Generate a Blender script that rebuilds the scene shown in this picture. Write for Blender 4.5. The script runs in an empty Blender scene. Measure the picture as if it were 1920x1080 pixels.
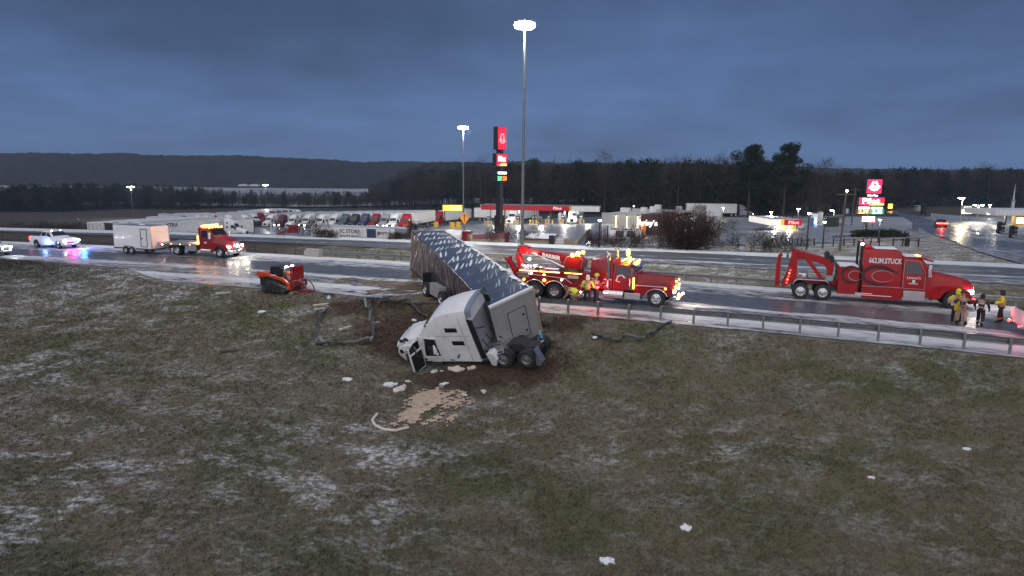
import bpy, math, random
import numpy as np
from mathutils import Vector, Matrix, Euler
R=math.radians; sin=math.sin; cos=math.cos; pi=math.pi
random.seed(7); rng=np.random.default_rng(7)
sc=bpy.context.scene; col=sc.collection

# ------------------------------------------------------------------ camera, sky, sun, exposure
CAM_H=8.0; PITCH=math.atan((540-328)/1280.0); ROLL=R(0.55)
cam_data=bpy.data.cameras.new('camera'); cam=bpy.data.objects.new('camera',cam_data); col.objects.link(cam)
cam_data.sensor_width=36; cam_data.lens=24.0; cam_data.clip_start=0.5; cam_data.clip_end=12000
cam.matrix_world=Matrix.Translation((0,0,CAM_H))@Matrix.Rotation(pi/2-PITCH,4,'X')@Matrix.Rotation(ROLL,4,'Z')
sc.camera=cam
sc.view_settings.view_transform='Standard'; sc.view_settings.look='None'; sc.view_settings.gamma=1; sc.view_settings.use_curve_mapping=False
sc.view_settings.exposure=0.40
SUN_EL,SUN_AZ=R(3),R(200)
world=bpy.data.worlds.new('World'); sc.world=world; world.use_nodes=True
def nodes(nt):
    def N(t,loc=None,**kw):
        n=nt.nodes.new(t)
        for k,v in kw.items():
            if k.startswith('i_'): n.inputs[k[2:].replace('_',' ')].default_value=v
            elif k.startswith('n'): n.inputs[int(k[1:])].default_value=v
            else: setattr(n,k,v)
        return n
    return N,nt.links.new
def ramp(N,stops,interp='LINEAR'):
    r=N('ShaderNodeValToRGB'); e=r.color_ramp.elements; r.color_ramp.interpolation=interp
    while len(e)<len(stops): e.new(0.5)
    for i,(p,c) in enumerate(stops):
        e[i].position=p; e[i].color=(c,c,c,1) if isinstance(c,(int,float)) else (*c,1)
    return r
def make_world():
    nt=world.node_tree; nt.nodes.clear(); N,L=nodes(nt)
    out=N('ShaderNodeOutputWorld'); bg=N('ShaderNodeBackground'); bg.inputs[1].default_value=1.0
    sky=N('ShaderNodeTexSky'); sky.sky_type='NISHITA'; sky.sun_disc=False; sky.sun_elevation=SUN_EL; sky.sun_rotation=SUN_AZ; sky.air_density=2; sky.ozone_density=4
    sk=N('ShaderNodeVectorMath',operation='SCALE'); sk.inputs[3].default_value=0.06; L(sky.outputs[0],sk.inputs[0])
    tc=N('ShaderNodeTexCoord'); sep=N('ShaderNodeSeparateXYZ'); L(tc.outputs['Generated'],sep.inputs[0])
    # overcast deck: colour by elevation, broken by cloud noise on the flattened dome
    zc=N('ShaderNodeMath',operation='MAXIMUM'); zc.inputs[1].default_value=0.0; L(sep.outputs[2],zc.inputs[0])
    elev=ramp(N,[(0.0,(0.078,0.145,0.310)),(0.06,(0.078,0.144,0.306)),(0.16,(0.062,0.112,0.240)),(0.30,(0.050,0.086,0.180)),(0.6,(0.085,0.122,0.21)),(1.0,(0.150,0.190,0.285))]); L(zc.outputs[0],elev.inputs[0])
    za=N('ShaderNodeMath',operation='ADD'); za.inputs[1].default_value=0.16; L(zc.outputs[0],za.inputs[0])
    dx=N('ShaderNodeMath',operation='DIVIDE'); L(sep.outputs[0],dx.inputs[0]); L(za.outputs[0],dx.inputs[1])
    dy=N('ShaderNodeMath',operation='DIVIDE'); L(sep.outputs[1],dy.inputs[0]); L(za.outputs[0],dy.inputs[1])
    cb=N('ShaderNodeCombineXYZ'); L(dx.outputs[0],cb.inputs[0]); L(dy.outputs[0],cb.inputs[1])
    mp=N('ShaderNodeMapping'); mp.inputs['Scale'].default_value=(0.62,0.62,1); mp.inputs['Location'].default_value=(3.1,1.7,0); mp.inputs['Rotation'].default_value=(0,0,0.25); L(cb.outputs[0],mp.inputs[0])
    n1=N('ShaderNodeTexNoise'); n1.inputs['Scale'].default_value=1.15; n1.inputs['Detail'].default_value=7; n1.inputs['Roughness'].default_value=0.50; n1.inputs['Distortion'].default_value=0.2; L(mp.outputs[0],n1.inputs[0])
    cr=ramp(N,[(0.34,0.60),(0.46,0.86),(0.56,1.02),(0.68,1.16)]); L(n1.outputs[0],cr.inputs[0])
    n2=N('ShaderNodeTexNoise'); n2.inputs['Scale'].default_value=4.2; n2.inputs['Detail'].default_value=6; n2.inputs['Roughness'].default_value=0.6; L(mp.outputs[0],n2.inputs[0]); c2=ramp(N,[(0.3,0.90),(0.7,1.10)]); L(n2.outputs[0],c2.inputs[0]); cm=N('ShaderNodeVectorMath',operation='MULTIPLY'); L(cr.outputs[0],cm.inputs[0]); L(c2.outputs[0],cm.inputs[1]); cr=cm
    ml=N('ShaderNodeVectorMath',operation='MULTIPLY'); L(elev.outputs[0],ml.inputs[0]); L(cr.outputs[0],ml.inputs[1])
    mx=N('ShaderNodeMix',data_type='RGBA'); mx.inputs[0].default_value=0.90; L(sk.outputs[0],mx.inputs[6]); L(ml.outputs[0],mx.inputs[7])
    L(mx.outputs[2],bg.inputs[0]); L(bg.outputs[0],out.inputs[0])
make_world()
sd=bpy.data.lights.new('sun','SUN'); sd.energy=1.5; sd.angle=R(110); sd.color=(1.0,0.95,0.90)
sun=bpy.data.objects.new('sun',sd); col.objects.link(sun)
sun.rotation_euler=(R(40),R(-12),0)      # soft overcast light, a little from behind the camera

# ------------------------------------------------------------------ helpers
def proj_z(x,y,py):
    "height at which a vertical through x,y meets image row py"
    lo,hi=-40.,120.
    for _ in range(50):
        m=(lo+hi)/2
        if pix(x,y,m)[1]>py: lo=m
        else: hi=m
    return lo
cP,sP,cR,sR=cos(PITCH),sin(PITCH),cos(ROLL),sin(ROLL)
def pix(x,y,z):
    z=z-CAM_H; Z=y*cP-z*sP; v=(y*sP+z*cP)/Z; u=x/Z
    return 960+1280*(u*cR+v*sR), 540-1280*(-u*sR+v*cR)
def ray(px,py):
    u=(px-960)/1280; v=(540-py)/1280; a=u*cR-v*sR; b=u*sR+v*cR
    return np.array((a,cP+b*sP,-sP+b*cP))
def at_y(px,py,y):
    d=ray(px,py); t=y/d[1]; return Vector((d[0]*t,y,CAM_H+d[2]*t))
def on_ground(px,py,off=0.0):
    d=ray(px,py); t=np.concatenate([np.arange(14,140,0.05),np.arange(140,1800,0.5)])
    x=d[0]*t; y=d[1]*t; z=CAM_H+d[2]*t
    i=int(np.argmax(z<=zt(x,y)+off)); return Vector((x[i],y[i],z[i]))

class MB:
    def __init__(s): s.v=[]; s.f=[]; s.m=[]; s.mi=0
    def add(s,vs,fs):
        o=len(s.v); s.v+=[tuple(p) for p in vs]; s.f+=[tuple(i+o for i in f) for f in fs]; s.m+=[s.mi]*len(fs); return s
    def mat(s,i): s.mi=i; return s
    def hexa(s,p): return s.add(p,[(0,3,2,1),(4,5,6,7),(0,1,5,4),(1,2,6,5),(2,3,7,6),(3,0,4,7)])
    def box(s,x0,x1,y0,y1,z0,z1): return s.hexa([(x0,y0,z0),(x1,y0,z0),(x1,y1,z0),(x0,y1,z0),(x0,y0,z1),(x1,y0,z1),(x1,y1,z1),(x0,y1,z1)])
    def prism(s,pts,a,b,ax='y'):
        # closed outline swept between a and b; ax names the sweep axis
        f={'y':lambda p,t:(p[0],t,p[1]),'x':lambda p,t:(t,p[0],p[1]),'z':lambda p,t:(p[0],p[1],t)}[ax]
        n=len(pts); ar=sum(pts[i][0]*pts[(i+1)%n][1]-pts[(i+1)%n][0]*pts[i][1] for i in range(n))
        flip=(ar<0)!=(ax=='y')
        fs=[tuple(range(n))[::-1],tuple(range(n,2*n))]+[(i,(i+1)%n,n+(i+1)%n,n+i) for i in range(n)]
        if flip: fs=[t[::-1] for t in fs]
        return s.add([f(p,a) for p in pts]+[f(p,b) for p in pts],fs)
    def tube(s,p0,p1,r0,r1=None,n=8,cap=True):
        return s.path([p0,p1],[r0,r0 if r1 is None else r1],n,cap)
    def path(s,pts,r,n=6,cap=True):
        pts=[Vector(p) for p in pts]; k=len(pts); rs=r if isinstance(r,(list,tuple)) else [r]*k; rings=[]
        for i,p in enumerate(pts):
            t=(pts[min(i+1,k-1)]-pts[max(i-1,0)])
            if t.length<1e-9: t=Vector((0,0,1))
            t.normalize()
            if i==0: u=t.orthogonal().normalized()
            else:
                u=u-t*u.dot(t); u=u.normalized() if u.length>1e-6 else t.orthogonal().normalized()
            w=t.cross(u); rings.append([p+(u*cos(2*pi*j/n)+w*sin(2*pi*j/n))*rs[i] for j in range(n)])
        return s.loft(rings,cap)
    def loft(s,rings,cap=True,closed=True):
        n=len(rings[0]); k=len(rings); vs=[p for r in rings for p in r]; fs=[]
        for i in range(k-1):
            for j in range(n if closed else n-1):
                fs.append((i*n+j,i*n+(j+1)%n,(i+1)*n+(j+1)%n,(i+1)*n+j))
        if cap and closed: fs+= [tuple(range(n))[::-1],tuple((k-1)*n+j for j in range(n))]
        return s.add(vs,fs)
    def ell(s,c,rx,ry=None,rz=None,n=10,m=6):
        ry=ry or rx; rz=rz or rx; rings=[]
        for i in range(m+1):
            a=-pi/2+pi*i/m; rr=max(cos(a),0.02)
            rings.append([(c[0]+rx*rr*cos(2*pi*j/n),c[1]+ry*rr*sin(2*pi*j/n),c[2]+rz*sin(a)) for j in range(n)])
        return s.loft(rings)
    def lathe(s,prof,c=(0,0,0),n=16,ax='y'):
        # profile of (along axis, radius)
        rings=[]
        for t,r in prof:
            ring=[]
            for j in range(n):
                a=2*pi*j/n; q=(r*cos(a),r*sin(a))
                ring.append({'y':(c[0]+q[0],c[1]+t,c[2]-q[1]),'x':(c[0]+t,c[1]+q[0],c[2]+q[1]),'z':(c[0]+q[0],c[1]+q[1],c[2]+t)}[ax])
            rings.append(ring)
        return s.loft(rings)
    def quad(s,a,b,c,d): return s.add([a,b,c,d],[(0,1,2,3)])
    def mesh(s,name,mats):
        me=bpy.data.meshes.new(name); me.from_pydata(s.v,[],s.f)
        for m in (mats if isinstance(mats,(list,tuple)) else [mats]): me.materials.append(m)
        me.polygons.foreach_set('material_index',s.m); me.polygons.foreach_set('use_smooth',[True]*len(s.f))
        me.set_sharp_from_angle(angle=R(38)); me.update(); return me
    def build(s,name,mats,parent=None,bevel=0,**kw):
        o=bpy.data.objects.new(name,s.mesh(name,mats)); col.objects.link(o)
        if parent: o.parent=parent
        if bevel: add_bevel(o,bevel)
        tag(o,**kw); return o
def add_bevel(o,w,seg=2):
    b=o.modifiers.new('bevel','BEVEL'); b.width=w; b.segments=seg; b.limit_method='ANGLE'; b.angle_limit=R(40)
def tag(o,label=None,cat=None,group=None,kind=None):
    if label: o['label']=label
    if cat: o['category']=cat
    if group: o['group']=group
    if kind: o['kind']=kind
    return o
def thing(name,label,cat,loc=(0,0,0),rz=0,group=None):
    o=bpy.data.objects.new(name,None); col.objects.link(o); o.location=loc; o.rotation_euler=(0,0,rz); o.empty_display_size=0.3
    return tag(o,label,cat,group)
def obj(name,me,parent=None,loc=None,rot=None,**kw):
    o=bpy.data.objects.new(name,me); col.objects.link(o); o.parent=parent
    if loc is not None: o.location=loc
    if rot is not None: o.rotation_euler=rot
    return tag(o,**kw)
def copy_tree(o,parent=None):
    c=o.copy(); col.objects.link(c); c.parent=parent
    for ch in o.children: copy_tree(ch,c)
    return c
def lamp(parent,loc,energy,color=(1,1,1),r=0.15,spot=None,rot=None):
    l=bpy.data.lights.new('lamp_light','SPOT' if spot else 'POINT'); l.energy=energy; l.color=color; l.shadow_soft_size=r
    if spot: l.spot_size=spot; l.spot_blend=0.6
    o=bpy.data.objects.new('lamp_light',l); col.objects.link(o); o.parent=parent; o.location=loc
    if rot: o.rotation_euler=rot
    return o
def text(s,size,m,parent,loc,rot=(pi/2,0,0),ext=0.004,bold=0.0,align='CENTER',name='lettering',sx=1,shear=0):
    c=bpy.data.curves.new('t','FONT'); c.body=s; c.size=size; c.extrude=ext; c.offset=bold; c.align_x=align; c.align_y='CENTER'; c.resolution_u=2; c.shear=shear
    o=bpy.data.objects.new('t',c); col.objects.link(o); dg=bpy.context.evaluated_depsgraph_get()
    me=bpy.data.meshes.new_from_object(o.evaluated_get(dg)); bpy.data.objects.remove(o); bpy.data.curves.remove(c)
    me.materials.clear(); me.materials.append(m)
    o=obj(name,me,parent,loc,rot); o.scale=(sx,1,1); return o

# ------------------------------------------------------------------ materials
MATS={}
def pbr(name,c,rough=0.5,metal=0,var=0.12,scale=6,bump=0,coat=0,dirt=0,spec=0.5,detail=3):
    if name in MATS: return MATS[name]
    m=bpy.data.materials.new(name); m.use_nodes=True; nt=m.node_tree; N,L=nodes(nt); b=nt.nodes['Principled BSDF']
    b.inputs['Roughness'].default_value=rough; b.inputs['Metallic'].default_value=metal; b.inputs['Coat Weight'].default_value=coat; b.inputs['Specular IOR Level'].default_value=spec
    tc=N('ShaderNodeTexCoord'); n=N('ShaderNodeTexNoise'); n.inputs['Scale'].default_value=scale; n.inputs['Detail'].default_value=detail; L(tc.outputs['Object'],n.inputs[0])
    r=ramp(N,[(0.3,tuple(x*(1-var) for x in c)),(0.7,tuple(min(1,x*(1+var)) for x in c))]); L(n.outputs[0],r.inputs[0]); src=r.outputs[0]
    if dirt:
        n2=N('ShaderNodeTexNoise'); n2.inputs['Scale'].default_value=2.1; n2.inputs['Detail'].default_value=6; L(tc.outputs['Object'],n2.inputs[0])
        r2=ramp(N,[(0.45,0.0),(0.75,dirt)]); L(n2.outputs[0],r2.inputs[0])
        mx=N('ShaderNodeMix',data_type='RGBA'); L(r2.outputs[0],mx.inputs[0]); L(src,mx.inputs[6]); mx.inputs[7].default_value=(0.10,0.085,0.07,1); src=mx.outputs[2]
        ra=N('ShaderNodeMath',operation='MULTIPLY_ADD'); L(r2.outputs[0],ra.inputs[0]); ra.inputs[1].default_value=0.5; ra.inputs[2].default_value=rough; L(ra.outputs[0],b.inputs['Roughness'])
    L(src,b.inputs['Base Color'])
    if bump:
        bp=N('ShaderNodeBump'); bp.inputs['Strength'].default_value=bump; bp.inputs['Distance'].default_value=0.03; L(n.outputs[0],bp.inputs['Height']); L(bp.outputs[0],b.inputs['Normal'])
    MATS[name]=m; return m
def emit(name,c,s):
    if name in MATS: return MATS[name]
    m=bpy.data.materials.new(name); m.use_nodes=True; b=m.node_tree.nodes['Principled BSDF']
    b.inputs['Base Color'].default_value=(*[min(.8,x*.8) for x in c],1); b.inputs['Emission Color'].default_value=(*c,1); b.inputs['Emission Strength'].default_value=s; b.inputs['Roughness'].default_value=.4
    MATS[name]=m; return m
RED=pbr('red_paint',(0.25,0.005,0.009),0.28,0,0.10,3,0,0.2,0.18,0.4)
RED2=pbr('bright_red_paint',(0.36,0.004,0.008),0.32,0,0.10,3,0,0.08,0.12,0.35)
DRED=pbr('dark_red_paint',(0.22,0.010,0.016),0.25,0,0.1,3,0,0.5,0.2)
MAROON=pbr('maroon_paint',(0.14,0.012,0.022),0.3,0,0.1,3,0,0.4,0.2)
ORANGE=pbr('orange_red_paint',(0.62,0.055,0.015),0.35,0,0.1,4,0,0.2,0.15)
WHITE=pbr('white_paint',(0.80,0.80,0.81),0.28,0,0.05,2,0,0.4,0.10)
WHITE_D=pbr('dirty_white_paint',(0.74,0.74,0.73),0.35,0,0.08,2,0,0.3,0.25)
TRAILER_W=pbr('trailer_white',(0.76,0.76,0.76),0.4,0,0.06,1.2,0,0.1,0.22)
GREYP=pbr('grey_paint',(0.30,0.31,0.33),0.35,0,0.08,2,0,0.3,0.2)
BLUEP=pbr('navy_paint',(0.035,0.05,0.12),0.3,0,0.1,2,0,0.4,0.15)
BLACKP=pbr('black_paint',(0.018,0.018,0.022),0.3,0,0.1,3,0,0.4,0.15)
TEALP=pbr('slate_blue_paint',(0.07,0.10,0.14),0.3,0,0.1,2,0,0.4,0.15)
CHROME=pbr('chrome',(0.72,0.72,0.74),0.16,1.0,0.05,5)
ALU=pbr('aluminium',(0.55,0.56,0.58),0.38,1.0,0.10,8,0,0,0.15)
STEEL=pbr('galvanised_steel',(0.22,0.235,0.235),0.5,0.5,0.18,5,0.1,0,0.12)
DSTEEL=pbr('dark_steel',(0.07,0.07,0.075),0.5,0.5,0.2,6,0.1,0,0.2)
RUBBER=pbr('tyre_rubber',(0.022,0.022,0.023),0.75,0,0.25,9,0.15,0,0.15)
BLACK=pbr('black_plastic',(0.014,0.014,0.015),0.5,0,0.2,8)
GLASS=pbr('dark_glass',(0.012,0.016,0.020),0.06,0,0.05,2,0,0,0,0.8)
SNOW=pbr('snow',(0.78,0.80,0.83),0.6,0,0.06,4,0.4)
YELLOW=pbr('yellow_paint',(0.62,0.36,0.03),0.5,0,0.1,4,0,0,0.15)
CONC=pbr('concrete',(0.34,0.335,0.32),0.8,0,0.15,2,0.2,0,0.15)
TAN=pbr('tan_masonry',(0.33,0.27,0.19),0.8,0,0.1,2,0.1,0,0.1)
WOODP=pbr('pole_wood',(0.10,0.085,0.07),0.85,0,0.25,7,0.3)
AMBER=emit('amber_lamp',(1.0,0.36,0.03),26)
AMBER_S=emit('amber_marker',(1.0,0.30,0.05),9)
REDL=emit('red_lamp',(1.0,0.03,0.03),9)
WHITEL=emit('white_lamp',(1.0,0.95,0.88),30)
HEADL=emit('headlamp',(1.0,0.93,0.84),40)
BLUEL=emit('blue_lamp',(0.05,0.25,1.0),30)
PINKL=emit('magenta_lamp',(1.0,0.05,0.45),20)
SLENS=emit('small_lamp_lens',(1.0,.98,.92),22)
MAST=emit('mast_lamp',(1.0,0.98,0.92),90)
# ------------------------------------------------------------------ terrain
def curve(c,x0=-75,x1=48):
    c=np.array(c)
    def f(x):
        x=np.asarray(x,float); xc=np.clip(x,x0,x1); return np.polyval(c,xc)+np.polyval(np.polyder(c),xc)*(x-xc)
    return f
nf=curve([-0.0017468,-0.428048,58.0025]); fn=curve([-0.0011192,-0.3858,68.7]); ff=curve([-0.00098658,-0.277742,80.85]); gr=curve([-0.0028312,-0.361804,40.6205],-2,26)
_n0x=np.array([-150,-60,-45.2,-38,-31.5,-28.5,-25.6,-22,-17.8,-11.3,-8.9,-4,0]); _n0y=np.array([104,66.3,61.0,58.1,55.5,51.8,49.2,47.9,46.6,44.4,43.2,41.1,39.5])
def n0(x):
    x=np.asarray(x,float); return np.where(x<0,np.interp(x,_n0x,_n0y),gr(x)-1.1)
def lot_plane(x,y): return -6.2+0.03*np.clip(x,-160,110)-0.04*(np.clip(y,40,300)-200)
def zt(x,y):
    x=np.asarray(x,float); y=np.asarray(y,float)
    a,b,c,e=n0(x),nf(x),fn(x),ff(x)
    d=np.maximum((a-y)*0.92-0.25,0)
    sl=np.interp(x,[-40,-12,-4,4,30],[0.18,0.36,0.58,0.60,0.5]); mx=np.interp(x,[-40,-12,0,30],[2.6,3.6,4.5,4.2])
    bank=-mx*(1-np.exp(-d*sl/mx))
    bank=bank-0.70*np.exp(-((x+4.9)**2+(y-36.9)**2)/4.8)
    bump=0.10*np.sin(x*0.9+y*0.55)*np.sin(y*0.83-x*0.31)*np.clip(d/3,0,1)
    t=np.clip((y-b)/np.maximum(c-b,1),0,1); med=-0.45*np.sin(pi*t)
    g=np.maximum(y-e-1.2,0); lot=np.minimum(lot_plane(x,y),-0.06)-0.024*np.maximum(np.minimum(y,520)-300,0)
    far=np.maximum(lot,-g*0.36)
    return np.where(y<a,bank+bump,np.where(y<c,med,np.where(y<=e,0.0,far)))

def noise_tex(N,L,vec,scale,detail=4,rough=0.55,dist=0):
    n=N('ShaderNodeTexNoise'); n.inputs['Scale'].default_value=scale; n.inputs['Detail'].default_value=detail; n.inputs['Roughness'].default_value=rough; n.inputs['Distortion'].default_value=dist; L(vec,n.inputs[0]); return n.outputs[0]
def mathn(N,L,op,a,b=None,c=None,clamp=False):
    n=N('ShaderNodeMath',operation=op); n.use_clamp=clamp
    for i,v in enumerate((a,b,c)):
        if v is None: continue
        if isinstance(v,(int,float)): n.inputs[i].default_value=v
        else: L(v,n.inputs[i])
    return n.outputs[0]
def mixc(N,L,f,a,b):
    m=N('ShaderNodeMix',data_type='RGBA')
    for i,v in ((0,f),(6,a),(7,b)):
        if isinstance(v,(int,float)): m.inputs[i].default_value=v
        elif isinstance(v,tuple): m.inputs[i].default_value=(*v,1)
        else: L(v,m.inputs[i])
    return m.outputs[2]
def group_snow():
    "world position -> how much snow lies in the grass; shared by the soil and the blades"
    g=bpy.data.node_groups.new('snow_in_grass','ShaderNodeTree'); g.interface.new_socket('Snow',in_out='OUTPUT',socket_type='NodeSocketFloat'); g.interface.new_socket('Mud',in_out='OUTPUT',socket_type='NodeSocketFloat'); g.interface.new_socket('Brush',in_out='OUTPUT',socket_type='NodeSocketFloat')
    N,L=nodes(g); out=N('NodeGroupOutput'); geo=N('ShaderNodeNewGeometry')
    mp=N('ShaderNodeMapping'); mp.inputs['Rotation'].default_value=(0,0,R(22)); mp.inputs['Scale'].default_value=(0.75,1.1,1); L(geo.outputs['Position'],mp.inputs[0])
    big=ramp(N,[(0.47,0.0),(0.68,1.0)]); L(noise_tex(N,L,mp.outputs[0],0.13,3,0.5),big.inputs[0])
    mid=ramp(N,[(0.47,0.0),(0.60,1.0)]); L(noise_tex(N,L,mp.outputs[0],0.75,6,0.68,0.3),mid.inputs[0])
    fine=ramp(N,[(0.44,0.0),(0.60,1.0)]); L(noise_tex(N,L,mp.outputs[0],5.0,5,0.7),fine.inputs[0])
    sep=N('ShaderNodeSeparateXYZ'); L(geo.outputs['Position'],sep.inputs[0]); x,y=sep.outputs[0],sep.outputs[1]
    # more snow on the flat verge at the left and behind the far carriageway
    lx=N('ShaderNodeMapRange'); L(x,lx.inputs[0]); lx.inputs[1].default_value=-14; lx.inputs[2].default_value=-34; 
    ly=N('ShaderNodeMapRange'); L(y,ly.inputs[0]); ly.inputs[1].default_value=40; ly.inputs[2].default_value=50
    left=mathn(N,L,'MULTIPLY',lx.outputs[0],ly.outputs[0])
    fy=N('ShaderNodeMapRange'); L(y,fy.inputs[0]); fy.inputs[1].default_value=52; fy.inputs[2].default_value=60
    br=N('ShaderNodeMapRange'); L(mathn(N,L,'SUBTRACT',y,mathn(N,L,'MULTIPLY',x,0.9)),br.inputs[0]); br.inputs[1].default_value=78; br.inputs[2].default_value=100; br.inputs[3].default_value=1.0; br.inputs[4].default_value=0.06
    fx=N('ShaderNodeMapRange'); L(x,fx.inputs[0]); fx.inputs[1].default_value=-20; fx.inputs[2].default_value=30
    right=mathn(N,L,'MULTIPLY',mathn(N,L,'MULTIPLY',fy.outputs[0],fx.outputs[0]),1.0)
    l2=N('ShaderNodeMapRange'); L(x,l2.inputs[0]); l2.inputs[1].default_value=1; l2.inputs[2].default_value=-12; l3=N('ShaderNodeMapRange'); L(y,l3.inputs[0]); l3.inputs[1].default_value=44; l3.inputs[2].default_value=34
    left=mathn(N,L,'MAXIMUM',left,mathn(N,L,'MULTIPLY',mathn(N,L,'MULTIPLY',l2.outputs[0],l3.outputs[0]),mathn(N,L,'ADD',mathn(N,L,'MULTIPLY',big.outputs[0],.4),.26)))
    extra=mathn(N,L,'MAXIMUM',mathn(N,L,'MULTIPLY',left,0.9),right)
    rt=N('ShaderNodeMapRange'); L(x,rt.inputs[0]); rt.inputs[1].default_value=-4; rt.inputs[2].default_value=9; rt.inputs[3].default_value=1.0; rt.inputs[4].default_value=0.5
    a=mathn(N,L,'MULTIPLY',mathn(N,L,'MULTIPLY',big.outputs[0],mid.outputs[0]),rt.outputs[0])
    a=mathn(N,L,'ADD',a,mathn(N,L,'MULTIPLY',mid.outputs[0],0.19)); a=mathn(N,L,'ADD',a,mathn(N,L,'MULTIPLY',extra,mathn(N,L,'ADD',mid.outputs[0],0.35)))
    s=mathn(N,L,'MULTIPLY',a,mathn(N,L,'ADD',mathn(N,L,'MULTIPLY',fine.outputs[0],0.85),0.08),clamp=True)
    # churned soil round the wreck
    def spot(cx,cy,rx,ry):
        u=mathn(N,L,'DIVIDE',mathn(N,L,'SUBTRACT',x,cx),rx); v=mathn(N,L,'DIVIDE',mathn(N,L,'SUBTRACT',y,cy),ry)
        return mathn(N,L,'SUBTRACT',1.0,mathn(N,L,'SQRT',mathn(N,L,'ADD',mathn(N,L,'MULTIPLY',u,u),mathn(N,L,'MULTIPLY',v,v))))
    m=spot(-2.2,34.2,4.6,2.4)
    for q in ((-6.2,39.2,4.6,3.8),(-6.5,43.2,6.5,2.8),(1.2,34.5,2.6,2.4),(-9,42.6,4,1.7),(3.2,37.8,1.9,1.2)): m=mathn(N,L,'MAXIMUM',m,spot(*q))
    nm=noise_tex(N,L,geo.outputs['Position'],0.9,5,0.65)
    mud=ramp(N,[(0.46,0.0),(0.70,1.0)]); L(mathn(N,L,'ADD',mathn(N,L,'MULTIPLY',m,0.58),mathn(N,L,'MULTIPLY',nm,0.80)),mud.inputs[0])
    mm=mathn(N,L,'MULTIPLY',mud.outputs[0],mathn(N,L,'GREATER_THAN',m,-0.2))
    L(mathn(N,L,'MULTIPLY',mathn(N,L,'MULTIPLY',s,br.outputs[0]),mathn(N,L,'SUBTRACT',1.0,mm)),out.inputs[0]); L(mm,out.inputs[1]); L(mathn(N,L,'SUBTRACT',1.0,br.outputs[0]),out.inputs[2]); return g
SNOWG=group_snow()
def grass_mat(name,blade=False):
    m=bpy.data.materials.new(name); m.use_nodes=True; nt=m.node_tree; N,L=nodes(nt); b=nt.nodes['Principled BSDF']; b.inputs['Roughness'].default_value=0.9; b.inputs['Specular IOR Level'].default_value=0.2
    g=N('ShaderNodeGroup'); g.node_tree=SNOWG; geo=N('ShaderNodeNewGeometry'); pos=geo.outputs['Position']
    c1=ramp(N,[(0.30,(0.086,0.094,0.046)),(0.45,(0.118,0.109,0.064)),(0.55,(0.150,0.127,0.085)),(0.70,(0.126,0.103,0.075))]); L(noise_tex(N,L,pos,0.22,5,0.6,0.4),c1.inputs[0])
    c2=ramp(N,[(0.3,0.65),(0.7,1.35)]); L(noise_tex(N,L,pos,9.0 if not blade else 25,4,0.7),c2.inputs[0])
    vm=N('ShaderNodeVectorMath',operation='MULTIPLY'); L(c1.outputs[0],vm.inputs[0]); L(c2.outputs[0],vm.inputs[1]); c=vm.outputs[0]
    if blade:
        oi=N('ShaderNodeVertexColor'); oi.layer_name='tint'; v2=N('ShaderNodeVectorMath',operation='MULTIPLY'); L(c,v2.inputs[0]); L(oi.outputs[0],v2.inputs[1]); c=v2.outputs[0]
    c=mixc(N,L,g.outputs['Brush'],c,(0.045,0.038,0.032)); c=mixc(N,L,g.outputs['Mud'],c,(0.075,0.052,0.036))
    c=mixc(N,L,mathn(N,L,'MULTIPLY',g.outputs['Snow'],0.80 if blade else 0.92),c,(0.66,0.67,0.70)); L(c,b.inputs['Base Color'])
    bp=N('ShaderNodeBump'); bp.inputs['Strength'].default_value=0.9; bp.inputs['Distance'].default_value=0.12; L(noise_tex(N,L,pos,6,6,0.7),bp.inputs['Height'])
    if not blade: L(bp.outputs[0],b.inputs['Normal'])
    return m
GRASS=grass_mat('frosted_grass_soil'); BLADE=grass_mat('grass_blades',True)
def grid_mesh(name,X,Y,Z,mats,uv=None):
    ny,nx=X.shape; me=bpy.data.meshes.new(name); v=np.stack([X,Y,Z],-1).reshape(-1,3)
    i=np.arange(ny*nx).reshape(ny,nx); q=np.stack([i[:-1,:-1],i[:-1,1:],i[1:,1:],i[1:,:-1]],-1).reshape(-1,4)
    fast_mesh(me,v,q); me.materials.append(mats); me.polygons.foreach_set('use_smooth',np.ones(len(q),bool))
    if uv is not None:
        l=me.uv_layers.new(name='UVMap'); l.data.foreach_set('uv',uv.reshape(-1,2)[q.reshape(-1)].astype(np.float32).reshape(-1))
    return me
def fast_mesh(me,v,f):
    v=np.asarray(v,np.float32); f=np.asarray(f,np.int32); k=f.shape[1]
    me.vertices.add(len(v)); me.vertices.foreach_set('co',v.reshape(-1)); me.loops.add(f.size); me.loops.foreach_set('vertex_index',f.reshape(-1))
    me.polygons.add(len(f)); me.polygons.foreach_set('loop_start',np.arange(0,f.size,k,dtype=np.int32)); me.update(calc_edges=True)
def spaced(parts):
    out=[]
    for a,b,s in parts: out.append(np.arange(a,b,s))
    return np.concatenate(out)
gx=np.concatenate([-np.geomspace(3600,112,26),spaced([(-110,-50,2.5),(-50,46,0.7),(46,110,2.5)]),np.geomspace(112,3600,26)])
gy=np.concatenate([spaced([(-30,8,4),(8,60,0.45),(60,112,1.0),(112,300,4)]),np.geomspace(300,5200,46)])
X,Y=np.meshgrid(gx,gy)
obj('ground',grid_mesh('ground',X,Y,zt(X,Y),GRASS),kind='structure')

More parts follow.
